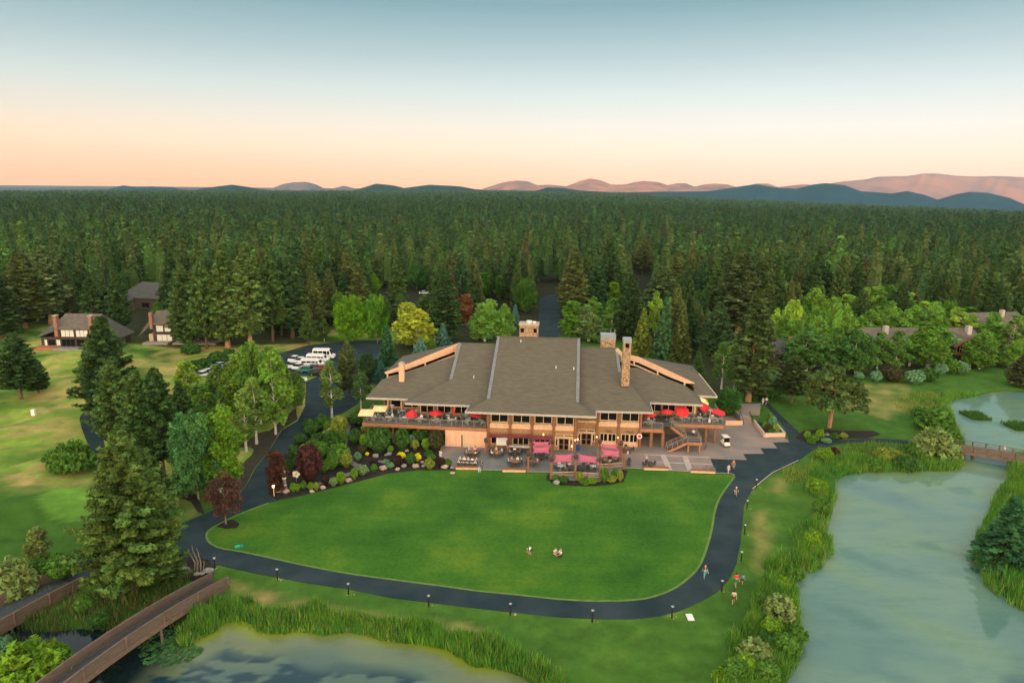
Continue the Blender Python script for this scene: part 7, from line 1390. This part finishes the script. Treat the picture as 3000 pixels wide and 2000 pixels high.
def pose(kind):
    """joint positions facing -Y"""
    J=dict(pel=(0,0,.95),che=(0,0,1.28),nek=(0,0,1.46),hed=(0,-.02,1.60),top=(0,0,1.71)); 
    for s,k in ((-1,'l'),(1,'r')):
        J[k+'sh']=(s*.19,0,1.40); J[k+'el']=(s*.25,.02,1.12); J[k+'wr']=(s*.26,-.08,.88); J[k+'hd']=(s*.26,-.10,.80); J[k+'hp']=(s*.10,0,.90); J[k+'kn']=(s*.11,-.02,.50); J[k+'an']=(s*.11,.02,.09); J[k+'to']=(s*.12,-.15,.04)
    if kind=='walk':
        J['lkn']=(-.11,-.20,.52); J['lan']=(-.11,-.22,.10); J['lto']=(-.12,-.38,.07); J['rkn']=(.11,.06,.50); J['ran']=(.11,.32,.16); J['rto']=(.12,.20,.05); J['lwr']=(-.27,.14,.90); J['lhd']=(-.27,.16,.82); J['rwr']=(.27,-.24,.93); J['rhd']=(.27,-.29,.86)
    if kind=='sit':
        d=-.45
        for k in ('pel','che','nek','hed','top'): J[k]=(J[k][0],J[k][1],J[k][2]+d)
        for s,k in ((-1,'l'),(1,'r')):
            J[k+'sh']=(s*.19,0,.95); J[k+'el']=(s*.25,-.08,.70); J[k+'wr']=(s*.16,-.32,.72); J[k+'hd']=(s*.12,-.39,.74); J[k+'hp']=(s*.1,0,.50); J[k+'kn']=(s*.12,-.43,.50); J[k+'an']=(s*.12,-.44,.08); J[k+'to']=(s*.13,-.58,.04)
    if kind=='ground':
        d=-.80
        for k in ('pel','che','nek','hed','top'): J[k]=(J[k][0],J[k][1],J[k][2]+d)
        for s,k in ((-1,'l'),(1,'r')):
            J[k+'sh']=(s*.19,0,.60); J[k+'el']=(s*.27,-.1,.38); J[k+'wr']=(s*.2,-.32,.34); J[k+'hd']=(s*.16,-.40,.34); J[k+'hp']=(s*.1,0,.13); J[k+'kn']=(s*.3,-.36,.26); J[k+'an']=(s*.06,-.55,.08); J[k+'to']=(s*-.02,-.66,.07)
    if kind=='bend':
        J.update(pel=(0,.18,.90),che=(0,-.08,1.12),nek=(0,-.24,1.20),hed=(0,-.34,1.26),top=(0,-.42,1.32))
        for s,k in ((-1,'l'),(1,'r')): J[k+'sh']=(s*.19,-.18,1.14); J[k+'el']=(s*.22,-.26,.86); J[k+'wr']=(s*.16,-.28,.62); J[k+'hd']=(s*.14,-.30,.54); J[k+'hp']=(s*.1,.18,.86); J[k+'kn']=(s*.14,-.02,.50); J[k+'an']=(s*.14,.06,.09); J[k+'to']=(s*.15,-.1,.04)
    if kind=='ride':
        J.update(pel=(0,.12,1.0),che=(0,-.10,1.28),nek=(0,-.18,1.43),hed=(0,-.24,1.57),top=(0,-.24,1.68))
        for s,k in ((-1,'l'),(1,'r')): J[k+'sh']=(s*.19,-.14,1.36); J[k+'el']=(s*.25,-.28,1.16); J[k+'wr']=(s*.25,-.40,1.05); J[k+'hd']=(s*.25,-.46,1.03); J[k+'hp']=(s*.1,.12,.95); 
        J['lkn']=(-.13,-.16,.80); J['lan']=(-.12,.08,.48); J['lto']=(-.12,-.06,.42); J['rkn']=(.13,-.06,.58); J['ran']=(.12,.14,.22); J['rto']=(.12,.0,.17)
    return J
BODY={}
def make_body(kind):
    J=pose(kind); V=[];R=[];E_=[];idx={}
    def add(n,p,r): idx[n]=len(V); V.append(Vector(p)); R.append(r); return idx[n]
    add('pel',J['pel'],.125); add('che',J['che'],.135); add('nek',J['nek'],.055); h=Vector(J['hed']); add('hed',h,.088); add('top',Vector(J['top']),.065); E_+=[(0,1),(1,2),(2,3),(3,4)]
    nose=add('nose',h+Vector((0,-.085,-.01)),.018); E_.append((3,nose))
    for s,k in ((-1,'l'),(1,'r')):
        e=add(k+'ear',h+Vector((s*.085,.01,0)),.018); E_.append((3,e))
        a=add(k+'sh',J[k+'sh'],.062); b=add(k+'el',J[k+'el'],.042); c=add(k+'wr',J[k+'wr'],.028); d=add(k+'pm',J[k+'hd'],.030); E_+=[(1,a),(a,b),(b,c),(c,d)]
        dr=(Vector(J[k+'hd'])-Vector(J[k+'wr'])).normalized(); sd=dr.cross(Vector((0,1,0.3))).normalized()
        for f in range(4): t=add(k+'f%d'%f,Vector(J[k+'hd'])+dr*(.085+.01*(1.5-abs(f-1.3)))+sd*(.028*(f-1.5)),.0085); E_.append((d,t))
        t=add(k+'th',Vector(J[k+'wr'])+dr*.05+sd*.055*(-s),.010); E_.append((c,t))
        a=add(k+'hp',J[k+'hp'],.088); b=add(k+'kn',J[k+'kn'],.056); c=add(k+'an',J[k+'an'],.038); d=add(k+'to',J[k+'to'],.034); E_+=[(0,a),(a,b),(b,c),(c,d)]
    body=skinmesh('body',V,E_,R)
    def L(a,b,t): return Vector(J[a]).lerp(Vector(J[b]),t)
    sv=[Vector(J['pel'])+Vector((0,0,.02)),Vector(J['che']),L('che','nek',.75)]; sr=[.155,.165,.075]; se=[(0,1),(1,2)]
    for k in 'lr': n=len(sv); sv+=[Vector(J[k+'sh']),L(k+'sh',k+'el',.75)]; sr+=[.085,.070]; se+=[(1,n),(n,n+1)]
    shirt=skinmesh('shirt',sv,se,sr)
    def legs(t,nm):
        v=[Vector(J['pel'])]; r=[.150]; e=[]
        for k in 'lr':
            n=len(v); v+=[Vector(J[k+'hp']),Vector(J[k+'kn']) if t>.5 else L(k+'hp',k+'kn',.85)]; r+=[.108,.080]; e+=[(0,n),(n,n+1)]
            if t>.5: v+=[L(k+'kn',k+'an',.9)]; r+=[.062]; e+=[(n+1,n+2)]
        return skinmesh(nm,v,e,r)
    tr=legs(1,'trousers'); sh=legs(0,'shorts')
    hv=[h+Vector((0,.03,.03)),Vector(J['top'])+Vector((0,.01,.02)),h+Vector((0,.06,-.06))]; hair=skinmesh('hair',hv,[(0,1),(0,2)],[.10,.085,.07])
    shoes=skinmesh('shoes',[Vector(J['lan'])-Vector((0,0,.03)),Vector(J['lto']),],[(0,1)],[.055,.048]); shoe2=skinmesh('shoes',[Vector(J['ran'])-Vector((0,0,.03)),Vector(J['rto'])],[(0,1)],[.055,.048])
    body.materials.append(M_SKIN)
    for m_ in (shirt,tr,sh,hair,shoes,shoe2): m_.materials.append(OBC)
    BODY[kind]=dict(body=body,shirt=shirt,trousers=tr,shorts=sh,hair=hair,s1=shoes,s2=shoe2)
for k in ('stand','walk','sit','ground','bend','ride'): make_body(k)
HAIRC=[(.03,.02,.015),(.12,.07,.03),(.35,.25,.12),(.5,.5,.48),(.06,.035,.02)]
def person(x,y,z,rz,kind,shirt,legs,lab,short=False,sc=1.0,hair=None,grp=None,parent=None):
    B=BODY[kind]; o=bpy.data.objects.new('person',B['body']); COL.objects.link(o); o.location=(x,y,z); o.rotation_euler=(0,0,rz); o.scale=(sc,sc,sc); tag(o,lab,'person',grp)
    for nm,me,c in (('shirt',B['shirt'],shirt),('shorts' if short else 'trousers',B['shorts'] if short else B['trousers'],legs),('hair',B['hair'],hair or random.choice(HAIRC)),('shoe',B['s1'],(.05,.05,.05)),('shoe',B['s2'],(.05,.05,.05))):
        c_=bpy.data.objects.new(nm,me); COL.objects.link(c_); c_.parent=o; c_.color=(*c,1)
    return o
R_=math.radians
WHT=(.80,.76,.74); PNK=(.75,.42,.45); DK=(.03,.03,.04); NV=(.03,.05,.16); RD=(.75,.03,.03); BLU=(.04,.28,.55); GRY=(.3,.3,.32); TAN_=(.5,.38,.26); LB=(.25,.5,.7)
for px,py,rz,kind,sh,lg,short,sc,lab in (
 (2155,1719,185,'walk',RD,(.02,.16,.14),True,1.05,'person in a red shirt and dark green shorts walking on the grass bank'),
 (2175,1711,185,'walk',BLU,(.03,.04,.08),True,.78,'child in a blue shirt walking beside the red-shirted adult'),
 (2148,1769,170,'walk',(.5,.42,.36),(.12,.02,.02),True,1.0,'dark-haired person in a pale top and maroon shorts running on the bank'),
 (2064,1693,0,'walk',(.05,.05,.10),(.08,.35,.36),False,1.05,'person in a dark top and teal trousers walking down the path bend'),
 (2133,1387,10,'walk',PNK,(.5,.42,.50),False,.92,'person in a pink top at the corner where lawn meets asphalt'),
 (1291,1346,-30,'stand',WHT,WHT,False,1.0,'person dressed in white standing at the left end of the patio'),
 (1405,1385,30,'bend',(.10,.40,.75),(.45,.7,.8),False,1.0,'person in bright blue stooping at the edge of the lawn'),
 (1411,1376,-40,'stand',DK,DK,False,.95,'person in dark clothes right of the seated party'),
 (2234,1186,5,'walk',(.15,.45,.45),(.7,.68,.65),False,1.0,'person in a teal top walking on the right-hand path'),
 (2244,1187,-5,'walk',(.8,.72,.68),(.10,.05,.05),True,1.05,'person in a pale shirt walking on the right-hand path'),
 (1552,1627,-50,'bend',WHT,DK,True,1.0,'person in a white top bending forward alone on the lawn'),
 (1626,1623,40,'ground',(.65,.55,.42),TAN_,False,1.0,'person in a cream top sitting on the lawn, left of the pair'),
 (1642,1628,-60,'ground',(.62,.64,.66),DK,False,1.08,'person in a grey-white top sitting on the lawn, right of the pair'),
 (1838,1345,60,'stand',WHT,GRY,False,.95,'person in a white shirt standing right of the right-hand sails'),
 (1893,1360,0,'stand',TAN_,DK,False,.9,'person in a tan top beside the table on the pink paving'),
 (1790,1350,10,'stand',RD,RD,False,.95,'person in red under the right-hand shade sails'),
 (1041,1232,0,'stand',WHT,GRY,False,.9,'person in a white top at the top of the garden steps'),
 (2028,1283,150,'stand',WHT,DK,False,.95,'person in a white shirt on the stair landing'),
 (2988,1352,80,'walk',(.8,.7,.7),(.7,.2,.2),False,1.0,'person in a pale pink top crossing the right-edge footbridge'),
 ):
    z=.12 if py<1390 and px<2100 and px>1280 else .05
    if 'landing' in lab: q=PV(px,py,4.0); l=LW(q[0],3.4,2.0); person(l[0],l[1],2.0,R_(rz),kind,sh,lg,lab,short,sc); continue
    if 'footbridge' in lab: person(84.3,109.9,.98,R_(rz),kind,sh,lg,lab,short,sc); continue
    p=g2(px,py,z); person(p[0],p[1],z,R_(rz),kind,sh,lg,lab,short,sc,hair=(.03,.02,.02) if sh is RD else None)
# riders
for px,py,rz,sh,lg,short,lab,hair,bl in ((2148,1376,-25,(.65,.10,.05),(.25,.22,.16),False,'person in an orange-red top and cream helmet riding a bicycle',(.8,.6,.35),'bicycle ridden by the person in orange-red'),(2154,1455,0,(.03,.02,.03),(.6,.4,.38),True,'person in a black vest riding a bicycle down the path',(.75,.75,.72),'bicycle ridden by the person in the black vest')):
    p=g2(px,py,.06); person(p[0],p[1],.06,R_(rz),'ride',sh,lg,lab,short,1.0,hair); bike(p[0],p[1],.06,R_(rz-90),bl,(.4,.45,.48))
# seated diners
def seated(c,rz,col,lab,grp): person(c[0],c[1],c[2],rz,'sit',col,random.choice([DK,NV,GRY,TAN_]),lab,random.random()<.3,random.uniform(.92,1.04),grp=grp)
cn_=[('white',WHT),('pink',PNK),('white',WHT),('tan',TAN_),('black',DK),('white',WHT),('grey',GRY)]
for i,(w,rz,s,k) in enumerate(LONG):
    nm,c=cn_[(i*3)%7] if s>0 else cn_[[0,2,5,0,2][k]]; seated(w,rz,c,'person in %s on the %s side of the long party table, %s from left'%(nm,'far' if s>0 else 'near lawn',ORD[k]),'diners at the long party table')
pal=[('white',WHT),('navy',NV),('tan',TAN_),('grey',GRY),('pink',PNK),('black',DK),('white',WHT),('light blue',LB)]
rs=np.random.default_rng(9); bytable={}
for (p,a,lab,i) in SEATS: bytable.setdefault(lab,[]).append((p,a,i))
who={'brown table near the peach store, with diners':5,'brown table between the first two cedar posts':5,'dark table under the maroon sail, rear':3,'brown table behind the middle seat wall':4,'brown table right of the tall lawn-edge post':2,'grey table under the left front sail':2,'dark table beside the middle front post':2,'grey table by the right front post':3,'brown table under the right-hand sails, left':1,'brown table under the right-hand sails, right':1,
 'front-row table on the left terrace, first from the left':1,'front-row table on the left terrace, second from the left':2,'front-row table on the left terrace, fourth from the left':2,'front-row table on the left terrace, fifth from the left':2,'front-row table on the left terrace, sixth from the left':3,'back-row table on the left terrace, third from the left':2,'back-row table on the left terrace, fifth from the left':2,
 'front-row table on the right terrace, first from the left':3,'front-row table on the right terrace, third from the left':1,'table behind the red parasols on the right terrace':2,'front-row table on the right terrace, fourth from the left':2}
SIDE=['nearest','rightmost','far-side','leftmost','near-left','near-right']
for lab,n in who.items():
    ss=bytable[lab]; cx=np.mean([s[0][0] for s in ss]); cy=np.mean([s[0][1] for s in ss]); used=set()
    for j,(p,a,i) in enumerate(ss[:n]):
        nm,c=pal[(int(abs(cx)*7)+j*3)%8]
        k=0
        while nm in used: k+=1; nm,c=pal[(int(abs(cx)*7)+j*3+k)%8]
        used.add(nm); t=lab.replace(', with diners','').replace(' from the left','').replace('front-row table','front table').replace('back-row table','back table').replace(' on the left terrace,',' left terrace,').replace(' on the right terrace,',' right terrace,'); seated(p,a-math.pi/2,c,('person in %s seated at the %s'%(nm,t)),'diners on the terraces')
